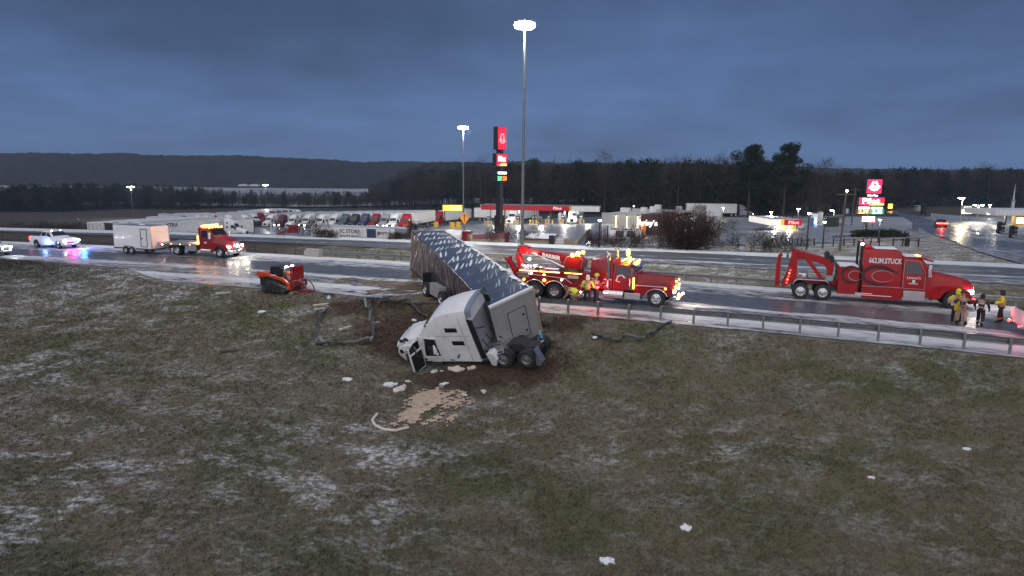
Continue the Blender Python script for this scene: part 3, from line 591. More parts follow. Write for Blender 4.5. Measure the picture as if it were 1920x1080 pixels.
# ---- aero sleeper tractor; origin on the ground below the kingpin, +x forward
AERO=[ring(6.30,.42,1.20,.95,.80,.15),ring(6.12,.38,1.50,1.12,.90,.2),ring(5.95,.38,1.62,1.18,.95,.22),ring(5.90,1.02,1.64,1.20,.96,.22),ring(5.0,1.05,1.88,1.22,1.02,.25),ring(4.62,1.05,1.96,1.23,1.06,.25),ring(4.58,.50,1.98,1.23,1.06,.25),ring(4.40,.50,2.05,1.23,1.08,.2),
 ring(3.80,.50,2.92,1.23,1.08,.25),ring(3.35,.50,3.42,1.23,1.08,.3),ring(2.7,.50,3.80,1.23,1.10,.3),ring(1.95,.50,3.98,1.23,1.12,.3)]
def aero_meshes():
    d={}; mb=MB(); mb.loft(AERO); d['cab']=mb.mesh('cab',WHITE)
    m=MB(); patch(m,AERO,[(7.1,5.0),(7.95,4.8),(7.95,7.2),(7.1,7.0)],.02,6,8); d['windshield']=m.mesh('windshield',GLASS)
    for k,s in (('l',1),('r',-1)): d['side_window_'+k]=side_patch(AERO,[(4.25,1.95),(3.35,1.95),(3.35,2.62),(3.95,2.62)],s).mesh('side_window',GLASS)
    for k,s in (('l',1),('r',-1)): d['sleeper_'+k]=side_patch(AERO,[(2.75,2.05),(2.3,2.05),(2.3,2.35),(2.75,2.35)],s,mb=side_patch(AERO,[(2.75,2.95),(2.35,2.95),(2.35,3.2),(2.75,3.2)],s)).mesh('sleeper_window',GLASS)
    m=MB(); m.box(6.20,6.36,-.48,.48,.62,1.28); d['grille']=m.mesh('grille',BLACK)
    m=MB(); m.box(6.0,6.40,-1.14,1.14,.30,.60); d['bumper']=m.mesh('bumper',WHITE_D)
    for k,s in (('l',1),('r',-1)):
        m=MB(); m.box(6.0,6.31,min(s*.68,s*1.0),max(s*.68,s*1.0),.88,1.16); d['head_'+k]=m.mesh('headlight',ALU)
        m=MB(); m.box(4.35,4.55,min(s*1.34,s*1.62),max(s*1.34,s*1.62),1.65,2.35); m.tube((4.4,s*1.2,1.7),(4.45,s*1.4,1.75),.03); d['mirror_'+k]=m.mesh('mirror',BLACK)
    m=MB(); m.box(-1.3,6.0,-.43,.43,.62,.92); m.box(1.2,2.0,-.9,.9,.9,1.0); m.prism([(-.55,.93),(.7,.93),(.5,1.13),(-.35,1.13)],-.5,.5); d['frame']=m.mesh('frame',DSTEEL)
    m=MB()
    for s in (1,-1): m.tube((1.9,s*.86,.62),(3.6,s*.86,.62),.31,n=12)
    d['fuel_tank']=m.mesh('fuel_tank',ALU); return d
AM=aero_meshes()
def tractor(label,loc,rz,paint,lights=False,group=None,full=True):
    t=thing('semi_tractor',label,'truck',loc,rz,group)
    c=obj('cab',AM['cab'],t); c.material_slots[0].link='OBJECT'; c.material_slots[0].material=paint
    names=['windshield','side_window_l','side_window_r','sleeper_l','sleeper_r','grille','bumper','head_l','head_r','mirror_l','mirror_r','frame','fuel_tank']
    nm={'side_window_l':'side_window','side_window_r':'side_window','sleeper_l':'sleeper_window','sleeper_r':'sleeper_window','head_l':'headlight','head_r':'headlight','mirror_l':'mirror','mirror_r':'mirror'}
    for k in names:
        o=obj(nm.get(k,k),AM[k],t)
        if k.startswith('head'): o.material_slots[0].link='OBJECT'; o.material_slots[0].material=HEADL if lights else ALU
    for s in (1,-1):
        wheel(t,5.32,s*1.06,.5,.28,ALU,side=s); wheel(t,.66,s*1.06,.5,.5,ALU,side=s); wheel(t,-.66,s*1.06,.5,.5,ALU,side=s)
    return t
def semi_trailer(label,loc,rz,group='semi trailers parked at the truck stop',paint=None,doors=None,L=16.1,marks=(),reefer=False):
    t=thing('semi_trailer',label,'trailer',loc,rz,group); x1=.95; x0=x1-L; P=paint or TRAILER_W
    b=MB(); b.box(x0,x1,-1.29,1.29,1.18,4.08); b.build('box',P,t,.05)
    bit(t,'roof',WHITE_D if P is not BLACKP else GREYP,x0+.05,x1-.05,-1.22,1.22,4.085,4.11)
    r=MB(); r.box(x0+.02,x1-.02,-1.305,1.305,1.10,1.25); r.box(x0+.02,x1-.02,-1.305,1.305,3.98,4.09); r.build('side_rail',ALU,t)
    D=doors or TRAILER_W
    for s in (1,-1): bit(t,'rear_door',D,x0-.045,x0-.005,min(s*.03,s*1.2),max(s*.03,s*1.2),1.24,3.96)
    lk=MB()
    for y in (-.75,-.35,.35,.75): lk.tube((x0-.07,y,1.25),(x0-.07,y,3.95),.025,n=6)
    lk.build('lock_rod',DSTEEL,t)
    bit(t,'bumper',DSTEEL,x0,x0+.12,-1.1,1.1,.5,.62); u=MB()
    for s in (1,-1): u.box(x0+.02,x0+.1,s*.6-.05,s*.6+.05,.62,1.12); u.box(x1-3.0,x1-2.88,s*.5-.06,s*.5+.06,.35,1.12)
    u.build('frame',DSTEEL,t); m=MB(); m.box(x0+1.2,x0+4.2,-.55,.55,.75,1.1); m.build('bogie',DSTEEL,t)
    for x in (x0+1.9,x0+3.2):
        for s in (1,-1): wheel(t,x,s*1.06,.5,.5,ALU,side=s)
    for s in (1,-1): bit(t,'tail_light',REDL if 'lit tail' in label else DRED,x0-.06,x0-.01,s*.95-.09,s*.95+.09,1.11,1.2)
    if reefer: bit(t,'cooling_unit',WHITE_D,x1+.005,x1+.5,-.9,.9,2.0,3.8,.06)
    for mk in marks:
        s_,size,mt,x,z,side=mk[:6]; text(s_,size,mt,t,(x,side*1.315,z),(pi/2,0,pi if side>0 else 0),.006,.012,sx=mk[6] if len(mk)>6 else 1)
    return t

def heading(dx,dy): return math.atan2(dy,dx)

# ---- rotator wrecker: red conventional with a long square hood, boom to the rear
def rotator(loc,rz):
    t=thing('wrecker_truck','long red rotator tow truck with lettered boom and amber lights beside the wreck','tow truck',loc,rz)
    # x: front axle 0, tandem at -6.6/-7.95, right side faces the camera
    m=MB(); m.box(-9.3,1.0,-.45,.45,.62,.95); m.build('frame',DSTEEL,t)
    m=MB(); m.loft([ring(.95,1.05,2.02,.50,.42,.12,.05),ring(-.3,1.0,2.10,.60,.50,.12,.06),ring(-1.35,1.0,2.18,.88,.70,.12,.06)]); m.build('hood',RED,t)
    for s in (1,-1):
        m=MB(); a=[(.75,.75),(.72,1.05),(.5,1.30),(.15,1.42),(-.35,1.40),(-.7,1.15),(-.78,.8),(-.95,.62),(-1.45,.62),(-1.45,1.75),(-.6,1.62),(.5,1.52),(.95,1.35),(1.0,.95),(.95,.75)]
        inner=[(.68*cos(q),.52+.68*sin(q)) for q in np.linspace(.35,pi-.25,9)]
        out=[(1.0,.78),(1.0,1.2),(.75,1.42),(.3,1.52),(-.3,1.52),(-.8,1.40),(-1.4,1.40),(-1.4,.66)]
        m.prism(inner+out[::-1],min(s*.55,s*1.18),max(s*.55,s*1.18)); m.build('fender',RED,t,.04)
        arch=[(.70*cos(q),.52+.70*sin(q)) for q in np.linspace(.3,pi-.2,12)]; m=MB(); m.path([(x,s*1.185,z) for x,z in arch],.03,6); m.build('fender_trim',CHROME,t)
        wheel(t,0,s*1.05,.54,.30,CHROME,side=s)
        bit(t,'headlight',HEADL,.98,1.06,s*.82-.14,s*.82+.14,.98,1.14); dot(t,(.55,s*1.2,1.28),.07,AMBER_S,'turn_light')
        m=MB(); m.tube((-1.55,s*1.12,1.05),(-1.55,s*1.12,1.95),.20,n=14); m.build('air_cleaner',CHROME,t)
        sm=MB(); sm.box(-1.42,-1.36,s*1.30-.03,s*1.30+.03,1.15,1.95); sm.build('light_strip',AMBER_S,t)
        m=MB(); m.tube((-3.05,s*1.18,.95),(-3.05,s*1.18,3.4),.10,.10,12); m.path([(-3.05,s*1.18,3.38),(-3.08,s*1.18,3.6),(-3.2,s*1.18,3.72)],.09,10); m.build('exhaust_stack',CHROME,t)
        m=MB(); m.tube((-2.05,s*1.02,.62),(-3.3,s*1.02,.62),.33,n=14); m.build('fuel_tank',CHROME,t)
        m=MB(); m.box(-2.0,-.98,min(s*.6,s*1.2),max(s*.6,s*1.2),.38,.82); m.build('step_box',ALU,t,.03)
        m=MB(); m.box(-1.55,-1.43,min(s*1.24,s*1.46),max(s*1.24,s*1.46),2.05,2.6); m.tube((-1.6,s*1.0,2.5),(-1.5,s*1.3,2.5),.025); m.build('mirror',CHROME,t)
    m=MB(); m.box(.96,1.06,-.42,.42,.88,1.98); m.build('grille',ALU,t,.04)
    m=MB()
    for y in np.linspace(-.34,.34,9): m.box(1.062,1.075,y-.012,y+.012,.94,1.92)
    m.mat(0); m.build('grille_bars',CHROME,t)
    m=MB(); m.box(1.0,1.28,-1.2,1.2,.42,.78); m.build('bumper',CHROME,t,.06)
    for y in (-.95,-.35,.35,.95): dot(t,(1.27,y,.64),.085,HEADL if abs(y)>.5 else AMBER_S,'fog_light')
    for y in (-.62,.62): dot(t,(1.07,y,1.35),.08,AMBER,'grille_light'); dot(t,(1.07,y*.75,1.75),.07,AMBER_S,'grille_light')
    CAB=[ring(-1.30,.95,2.25,1.08,.98,.12),ring(-1.62,.95,2.72,1.08,.98,.16),ring(-1.72,.95,2.78,1.08,.98,.18),ring(-2.75,.95,2.86,1.08,.98,.18)]
    m=MB(); m.loft(CAB); m.build('cab',RED,t)
    win(CAB,[(.12,4.9),(.92,4.9),(.92,7.1),(.12,7.1)],'windshield',GLASS,t,.012)
    for s in (0,1):
        side_patch(CAB,[(-1.72,1.98),(-2.55,1.98),(-2.55,2.62),(-1.8,2.62)],1-2*s).build('side_window',GLASS,t)
        m=MB(); y=1.092*(1 if s==0 else -1)
        for a,b in (((-1.6,1.0),(-2.62,1.0)),((-2.62,1.0),(-2.62,2.72)),((-1.6,1.0),(-1.6,1.9))): m.tube((a[0],y,a[1]),(b[0],y,b[1]),.012,n=4)
        m.build('door_seam',DRED,t)
    m=MB(); m.prism([(-1.2,2.78),(-1.75,2.92),(-1.75,2.82),(-1.15,2.68)],-.95,.95); m.build('sun_visor',CHROME,t)
    SL=[ring(-2.80,.95,3.02,1.10,1.02,.2),ring(-3.2,.95,3.10,1.10,1.02,.25),ring(-4.15,.95,3.08,1.10,1.02,.28),ring(-4.25,.95,3.0,1.06,.98,.28)]
    m=MB(); m.loft(SL); m.build('sleeper',RED,t)
    bit(t,'sleeper_door',DRED,-4.0,-3.35,-1.13,-1.105,1.15,1.75,.01); bit(t,'side_stripe',WHITE,-4.2,-2.85,-1.125,-1.11,1.62,1.70)
    m=MB(); m.path([(-2.0,-1.10,1.85),(-2.2,-1.10,2.05),(-2.45,-1.10,1.95),(-2.55,-1.10,1.6),(-2.3,-1.10,1.55)],.05,5); m.build('door_emblem',WHITE,t); bit(t,'side_stripe',WHITE,-1.3,.6,-1.19,-1.18,1.38,1.42)
    for x,z in ((-1.5,2.95),(-1.9,3.0),(-2.3,3.02)):
        for y in (-.7,-.25,.25,.7): dot(t,(x,y,z),.055,AMBER,'cab_marker')
    m=MB(); m.tube((-2.1,0,2.85),(-2.1,0,3.45),.05,.05); m.build('light_mast',CHROME,t); m=MB(); m.ell((-2.1,0,3.55),.12,.12,.26); m.build('beacon',AMBER,t)
    m=MB(); m.tube((-2.1,.5,2.86),(-2.1,.5,3.2),.07); m.build('beacon',AMBER,t)
    lamp(t,(-2.1,0,3.9),30,(1,.4,.06),.15)
    # body
    m=MB(); body=[(-4.4,.52),(-4.4,2.02),(-9.55,2.10),(-9.55,1.35),(-9.0,1.28)]
    arch2=[(-8.75,.95)]+[(-7.95+.70*cos(q),.54+.74*sin(q)) for q in np.linspace(pi-.5,.55,6)]+[(-6.6+.70*cos(q),.54+.74*sin(q)) for q in np.linspace(pi-.55,.35,7)]+[(-5.85,.52)]
    for s in (1,-1): m.prism(body+arch2,min(s*.62,s*1.24),max(s*.62,s*1.24))
    m.build('body_side',DRED,t,.02)
    m=MB(); m.box(-9.5,-4.4,-.62,.62,1.2,1.95); m.build('deck',RED,t)
    m=MB(); m.box(-9.4,-4.4,-1.0,1.0,1.955,1.99); m.build('deck_plate',ALU,t)
    for s in (1,-1):
        for k,(a,b) in enumerate(((-9.2,-7.75),(-7.65,-6.25),(-5.9,-5.45),(-5.35,-4.75))): bit(t,'light_bar',emit('strip_amber',(1,.55,.12),7),a,b,min(s*1.243,s*1.275),max(s*1.243,s*1.275),1.93,1.985)
        for x,z in ((-8.2,1.78),(-7.3,1.72),(-6.1,1.42),(-4.7,1.05),(-4.8,.62)): dot(t,(x,s*1.25,z),.055,WHITEL,'side_light')
        dot(t,(-7.28,s*1.25,1.30),.10,AMBER,'side_light'); dot(t,(-8.75,s*1.25,1.25),.08,AMBER,'side_light')
        for c in (-7.95,-6.6):
            m=MB(); m.path([(c+.72*cos(q),s*1.245,.54+.76*sin(q)) for q in np.linspace(.45,pi-.45,10)],.03,6); m.build('fender_trim',CHROME,t)
        m=MB(); m.path([(-9.5,s*1.245,1.72),(-7.4,s*1.245,1.66),(-5.9,s*1.245,1.55),(-5.4,s*1.245,1.2)],.018,5); m.build('side_stripe',WHITE,t)
        bit(t,'tool_chest',ALU,-9.35,-8.35,min(s*1.24,s*1.29),max(s*1.24,s*1.29),1.42,1.82,.02)
        for r_ in range(5): bit(t,'ladder_step',ALU,-4.75,-4.42,min(s*1.243,s*1.27),max(s*1.243,s*1.27),.55+r_*.14,.58+r_*.14)
    for x in (-6.6,-7.95): dual(t,x,1.22,.53,CHROME)
    for i,(w,z) in enumerate(((1.2,1.62),(.9,.85))):
        for k in range(3): bit(t,'lettering',WHITE,-5.7+i*.1,-5.7+w*.6+i*.1,-1.262,-1.25,z-k*.07-.02,z-k*.07+.02)
    # turret, boom and rams
    m=MB(); m.tube((-5.75,0,1.95),(-5.75,0,2.2),.75,.70,18); m.build('turntable',DSTEEL,t)
    m=MB()
    for s in (1,-1): m.prism([(-6.6,2.2),(-4.95,2.2),(-4.85,2.75),(-5.4,3.15),(-6.2,2.95)],min(s*.42,s*.52),max(s*.42,s*.52))
    m.box(-5.5,-4.9,-.5,.5,2.25,2.85); m.build('turret',RED,t,.02)
    m=MB(); m.prism([(-4.95,2.55),(-5.1,3.08),(-8.0,3.44),(-8.15,3.02),(-7.6,2.78)],-.36,.36); m.build('boom',RED,t,.03)
    m=MB(); m.prism([(-8.0,3.08),(-7.9,3.40),(-9.0,3.52),(-9.1,3.18)],-.28,.28); m.build('boom_extension',RED,t,.02)
    m=MB(); m.prism([(-8.95,3.06),(-8.85,3.56),(-9.5,3.74),(-9.95,3.5),(-10.0,3.15),(-9.7,3.28),(-9.4,3.06)],-.34,.34); m.tube((-9.72,-.4,3.40),(-9.72,.4,3.40),.2,n=12); m.build('boom_head',RED2,t,.03)
    m=MB(); m.path([(-9.95,0,3.3),(-10.05,0,2.9),(-9.98,0,2.75)],.02,5); m.ell((-9.98,0,2.7),.09); m.build('hook',DSTEEL,t)
    for s in (1,-1):
        m=MB(); m.tube((-6.15,s*.56,2.25),(-7.2,s*.5,2.7),.10,n=10); m.build('ram_cylinder',CHROME,t)
        m=MB(); m.tube((-7.2,s*.5,2.7),(-8.2,s*.42,3.12),.06,n=8); m.build('ram_rod',CHROME,t)
        m=MB(); m.path([(-6.35,s*.6,2.05),(-6.0,s*.6,3.05),(-5.3,s*.6,3.25),(-4.9,s*.6,2.9),(-5.0,s*.6,2.2)],.03,6); m.build('light_rail',ALU,t)
        dot(t,(-5.6,s*.62,3.22),.15,AMBER,'work_light')
    dot(t,(-5.05,-.1,3.42),.12,AMBER,'work_light')
    lamp(t,(-5.6,-1.0,3.35),40,(1,.42,.06),.2)
    text('BARBER',.36,WHITE,t,(-7.15,-.372,2.98),(pi/2,R(7),0),.006,.02)
    # underlift and chains at the tail
    m=MB(); m.prism([(-9.55,1.2),(-9.55,2.5),(-9.9,3.1),(-10.15,3.0),(-9.95,2.3),(-9.95,1.2)],-.32,.32); m.build('underlift_mast',RED2,t,.03)
    m=MB(); m.prism([(-9.9,1.5),(-10.9,2.7),(-11.15,2.6),(-10.2,1.2)],-.22,.22); m.tube((-11.0,-.5,2.65),(-11.0,.5,2.65),.12); m.build('underlift',RED2,t,.02)
    m=MB()
    for k in range(14): m.ell((-8.9+random.uniform(-.5,1.6),random.uniform(-.8,.1),2.08+random.uniform(0,.16)),random.uniform(.12,.3),random.uniform(.1,.2),.12,8,4)
    m.build('chain_pile',ALU,t); bit(t,'tool_box',DSTEEL,-6.4,-6.0,-.95,-.5,1.99,2.3,.02)
    dot(t,(-8.6,-.6,2.75),.10,WHITEL,'work_light'); lamp(t,(-8.6,-.8,2.95),80,(1,.9,.75),.12); m=MB(); m.tube((-8.6,-.6,1.99),(-8.6,-.6,2.7),.03); m.build('work_light_post',ALU,t)
    for s in (1,-1): dot(t,(-9.6,s*.9,1.6),.09,REDL,'tail_light')
    lamp(t,(-3.4,-1.9,1.25),70,(1,.10,.10),.2); lamp(t,(2.0,0,.8),50,(1,.85,.7),.15)
    return t
p0=Vector((8.9,41.4)); th=R(-22.5); off=Vector((-sin(th),cos(th)))*1.06
remap(rotator((p0.x+off.x,p0.y+off.y,0.035),th),[-11.2,-8.6,3],[-10.5,-8.6,3],[0,.6,4.2],[0,.6,3.72])

# ---- big-sleeper heavy wrecker
def heavy(loc,rz):
    t=thing('wrecker_truck','tall red sleeper tow truck reading 662.IM.STUCK with swirl graphics','tow truck',loc,rz)
    m=MB(); m.box(-9.5,.9,-.45,.45,.62,.95); m.build('frame',DSTEEL,t)
    H=[ring(1.15,.95,1.45,.62,.55,.15,.05),ring(.95,.95,1.72,.85,.62,.2,.06),ring(0.2,1.02,1.95,1.05,.72,.22,.06),ring(-.9,1.02,2.16,1.12,.9,.2,.06),ring(-1.25,.95,2.24,1.14,.98,.15,.05)]
    m=MB(); m.loft(H); m.build('hood',RED2,t)
    CAB=[ring(-1.2,.6,2.22,1.15,1.02,.14),ring(-1.75,.6,2.98,1.15,1.02,.2),ring(-1.95,.6,3.08,1.15,1.02,.2),ring(-2.9,.6,3.16,1.15,1.04,.2)]
    m=MB(); m.loft(CAB); m.build('cab',RED2,t)
    win(CAB,[(.12,4.9),(.92,4.9),(.92,7.1),(.12,7.1)],'windshield',GLASS,t,.012)
    m=MB(); m.prism([(-1.25,3.0),(-1.95,3.16),(-1.95,3.08),(-1.22,2.90)],-1.02,1.02); m.build('sun_visor',RED2,t)
    for s in (1,-1):
        side_patch(CAB,[(-1.75,2.12),(-2.72,2.12),(-2.72,2.86),(-2.0,2.86)],s).build('side_window',GLASS,t)
        m=MB()
        for a,b in (((-1.62,1.15),(-2.82,1.15)),((-2.82,1.15),(-2.82,2.95)),((-1.62,1.15),(-1.62,2.2)),((-1.62,2.2),(-2.0,2.95)),((-2.0,2.95),(-2.82,2.95))): m.tube((a[0],s*1.16,a[1]),(b[0],s*1.16-(s*.06 if b[1]>2.5 else 0),b[1]),.014,n=4)
        m.build('door_seam',pbr('pinstripe_silver',(.5,.42,.42),.4),t)
        inner=[(.68*cos(q),.52+.68*sin(q)) for q in np.linspace(.2,pi-.15,10)]
        m=MB(); m.prism(inner+[(-1.25,.45),(-1.25,1.35),(-.7,1.5),(.3,1.45),(.85,1.15),(1.05,.75)],min(s*.7,s*1.2),max(s*.7,s*1.2)); m.build('fender',RED2,t,.04)
        wheel(t,0,s*1.06,.53,.3,CHROME,side=s); bit(t,'headlight',HEADL if s==-1 else HEADL,.82,1.06,min(s*.72,s*1.08),max(s*.72,s*1.08),1.0,1.22,.03)
        m=MB(); m.box(-1.55,-1.35,min(s*1.26,s*1.46),max(s*1.26,s*1.46),1.95,2.75); m.build('mirror',CHROME,t,.04)
        bit(t,'step_panel',ALU,-2.75,-1.55,min(s*1.16,s*1.22),max(s*1.16,s*1.22),.42,1.0,.02)
        bit(t,'side_skirt',RED2,-5.75,-2.8,min(s*.9,s*1.2),max(s*.9,s*1.2),.35,1.15,.03); bit(t,'skirt_trim',CHROME,-5.75,-2.8,min(s*1.2,s*1.215),max(s*1.2,s*1.215),1.16,1.185)
        m=MB(); m.tube((-5.95,s*1.0,1.0),(-5.95,s*1.0,4.25),.085,n=10); m.build('exhaust_stack',BLACK,t); dot(t,(-5.95,s*1.0,4.36),.09,WHITEL if s==-1 else BLACK,'stack_light')
    m=MB(); m.box(1.1,1.22,-.5,.5,.7,1.42); m.build('grille',CHROME,t,.03); m=MB(); m.box(.85,1.28,-1.18,1.18,.38,.72); m.build('bumper',RED2,t,.08)
    SL=[ring(-2.95,.6,3.3,1.18,1.05,.2),ring(-3.05,.6,3.75,1.18,1.05,.3),ring(-3.7,.6,4.0,1.18,1.05,.3),ring(-5.6,.6,4.0,1.18,1.05,.3),ring(-5.8,.6,3.9,1.18,1.05,.3)]
    m=MB(); m.loft(SL); m.build('sleeper',RED2,t); bit(t,'roof_snow',SNOW,-5.0,-3.3,-.75,.75,4.02,4.08,.03); bit(t,'roof_snow',SNOW,-2.8,-1.95,-.85,.85,3.165,3.21,.02)
    bit(t,'roof_unit',RED2,-5.7,-5.2,-.8,.8,4.0,4.22,.04)
    for x,z in ((-2.0,3.2),(-1.9,3.22)):
        for y in (-.4,.3): dot(t,(x,y,z+.03),.07,AMBER_S,'cab_marker')
    text('662.IM.STUCK',.46,WHITE,t,(-4.22,-1.165,2.86),(pi/2+R(1),0,0),.006,.014,sx=.66)
    text("Linson's",.24,WHITE,t,(-2.25,-1.165,1.86),(pi/2,0,0),.004,.004); bit(t,'door_emblem',WHITE,-2.32,-2.16,-1.172,-1.158,1.55,1.72); bit(t,'lettering',WHITE,-2.5,-2.0,-1.172,-1.158,1.42,1.47)
    for k in range(2): bit(t,'lettering',WHITE,-5.5,-4.5+k*1.1,-1.212,-1.2,.62-k*.1,.67-k*.1)
    SW=pbr('dark_swirl',(.07,.008,.012),.3)
    def swirl(pts,w,s=-1):
        m=MB(); n=len(pts); L=[];Rr=[]
        for i,(x,z) in enumerate(pts):
            a=pts[max(i-1,0)]; b=pts[min(i+1,n-1)]; tx,tz=b[0]-a[0],b[1]-a[1]; l=math.hypot(tx,tz) or 1; ww=w*sin(pi*(i+.4)/(n))**.7
            L.append((x-tz/l*ww,s*1.195,z+tx/l*ww)); Rr.append((x+tz/l*ww,s*1.195,z-tx/l*ww))
        f=[(i,i+1,n+i+1,n+i) for i in range(n-1)]; m.add(L+Rr,f); return m
    for c,(rx_,rz_) in (((-4.6,1.9),(1.15,.60)),((-6.6,1.85),(.80,.52))):
        pts=[(c[0]+rx_*cos(q),c[1]+rz_*sin(q)) for q in np.linspace(.5,2*pi-.7,26)]; swirl(pts,.13).build('swirl_graphic',SW,t)
        pts=[(c[0]+.3+rx_*.7*cos(q),c[1]-.04+rz_*.62*sin(q)) for q in np.linspace(0.3,2*pi-.3,26)]; swirl(pts,.018).build('swirl_line',pbr('pinstripe_silver',(.5,.42,.42),.4),t)
    pts=[(-4.9+i*.2,2.42-.004*i*i) for i in range(10)]; swirl(pts,.08).build('swirl_graphic',SW,t)
    # tool body
    bit(t,'tool_body',RED2,-7.7,-6.0,-1.19,1.19,.55,2.35,.03); bit(t,'body_snow',SNOW,-7.65,-6.05,-1.12,1.12,2.352,2.42,.02)
    m=MB(); m.box(-10.4,-7.7,-.55,.55,1.0,1.28); m.build('deck',RED2,t,.02)
    for s in (1,-1):
        m=MB(); pts=[(-11.2,.95),(-11.1,1.2),(-10.8,1.33),(-9.0,1.33),(-8.65,1.2),(-8.5,.8)]; m.path([(x,s*.98,z) for x,z in pts],.05,6)
        for i in range(len(pts)-1): a,b=pts[i],pts[i+1]; m.quad((a[0],s*.55,a[1]),(b[0],s*.55,b[1]),(b[0],s*1.2,b[1]),(a[0],s*1.2,a[1]))
        m.build('fender',ALU,t)
    for x in (-9.2,-10.55): dual(t,x,1.22,.53,CHROME)
    # wrecker boom
    m=MB(); m.prism([(-8.3,1.3),(-8.1,2.2),(-8.2,2.75),(-8.9,2.78),(-10.9,3.25),(-11.35,3.55),(-11.6,3.4),(-11.2,2.6),(-10.4,2.65),(-9.2,2.35),(-8.75,1.95),(-8.9,1.3)],-.30,.30); m.build('boom',RED2,t,.03)
    for s in (1,-1):
        m=MB(); m.prism([(-11.4,3.1),(-11.0,3.3),(-10.9,1.3),(-11.9,.7),(-12.2,.72),(-11.75,1.6)],min(s*.45,s*.62),max(s*.45,s*.62)); m.build('boom_leg',RED2,t,.02)
        m=MB(); m.prism([(-10.6,2.9),(-10.3,2.95),(-9.0,1.3),(-9.35,1.3)],min(s*.34,s*.44),max(s*.34,s*.44)); m.build('boom_brace',RED2,t,.02)
        for k in range(5): dot(t,(-11.75+k*.06,s*.64,1.0+k*.22),.05,AMBER_S if k%2 else REDL,'marker_light')
    m=MB(); m.box(-12.75,-12.35,-.35,.35,.7,2.35); m.path([(-12.55,0,2.3),(-12.5,0,2.75),(-12.3,0,2.95)],.16,8); m.build('underlift',RED2,t,.03)
    m=MB(); m.tube((-11.5,-.35,3.55),(-11.5,.35,3.55),.17,n=12); m.build('sheave',DSTEEL,t)
    for x,z,r in ((-8.9,2.98,.28),(-8.35,2.72,.24)): m=MB(); m.tube((x,-.34,z),(x,.34,z),r,n=16); m.build('winch_drum',BLACK,t)
    for k in range(3):
        m=MB(); m.path([(-8.05,-.3+.2*k,2.55),(-7.85,-.3+.2*k,2.3),(-7.8,-.3+.2*k,1.7),(-7.95,-.3+.2*k,1.35)],.04,6); m.build('hose',BLACK,t)
    for k in range(2):
        m=MB(); m.path([(-11.75,-.1+.2*k,3.3),(-11.8,-.1+.2*k,2.9)],.02,5); m.ell((-11.8,-.1+.2*k,2.8),.1,.06,.14,8,4); m.build('hook',DSTEEL,t)
    m=MB(); m.ell((-10.4,-.5,1.55),.3,.25,.22); m.build('winch_cover',ALU,t); bit(t,'tool_box',GREYP,-9.0,-8.2,-.95,-.5,1.3,1.65,.02)
    lamp(t,(1.5,-1.0,1.1),25,(1,.9,.8),.12); lamp(t,(1.9,.9,1.0),8,(1,.9,.8),.12)
    return t
p0=Vector((27.4,41.8)); th=R(-20.3); off=Vector((-sin(th),cos(th)))*1.06
remap(heavy((p0.x+off.x,p0.y+off.y,0.035),th),[-12.75,-10.55,-9.2,-7.7,-6.0,-5.8,-2.95,1.3],[-10.35,-8.75,-7.4,-6.55,-5.35,-5.15,-2.95,1.3],[0,3.2,4.0,4.4],[0,3.12,3.48,3.85])
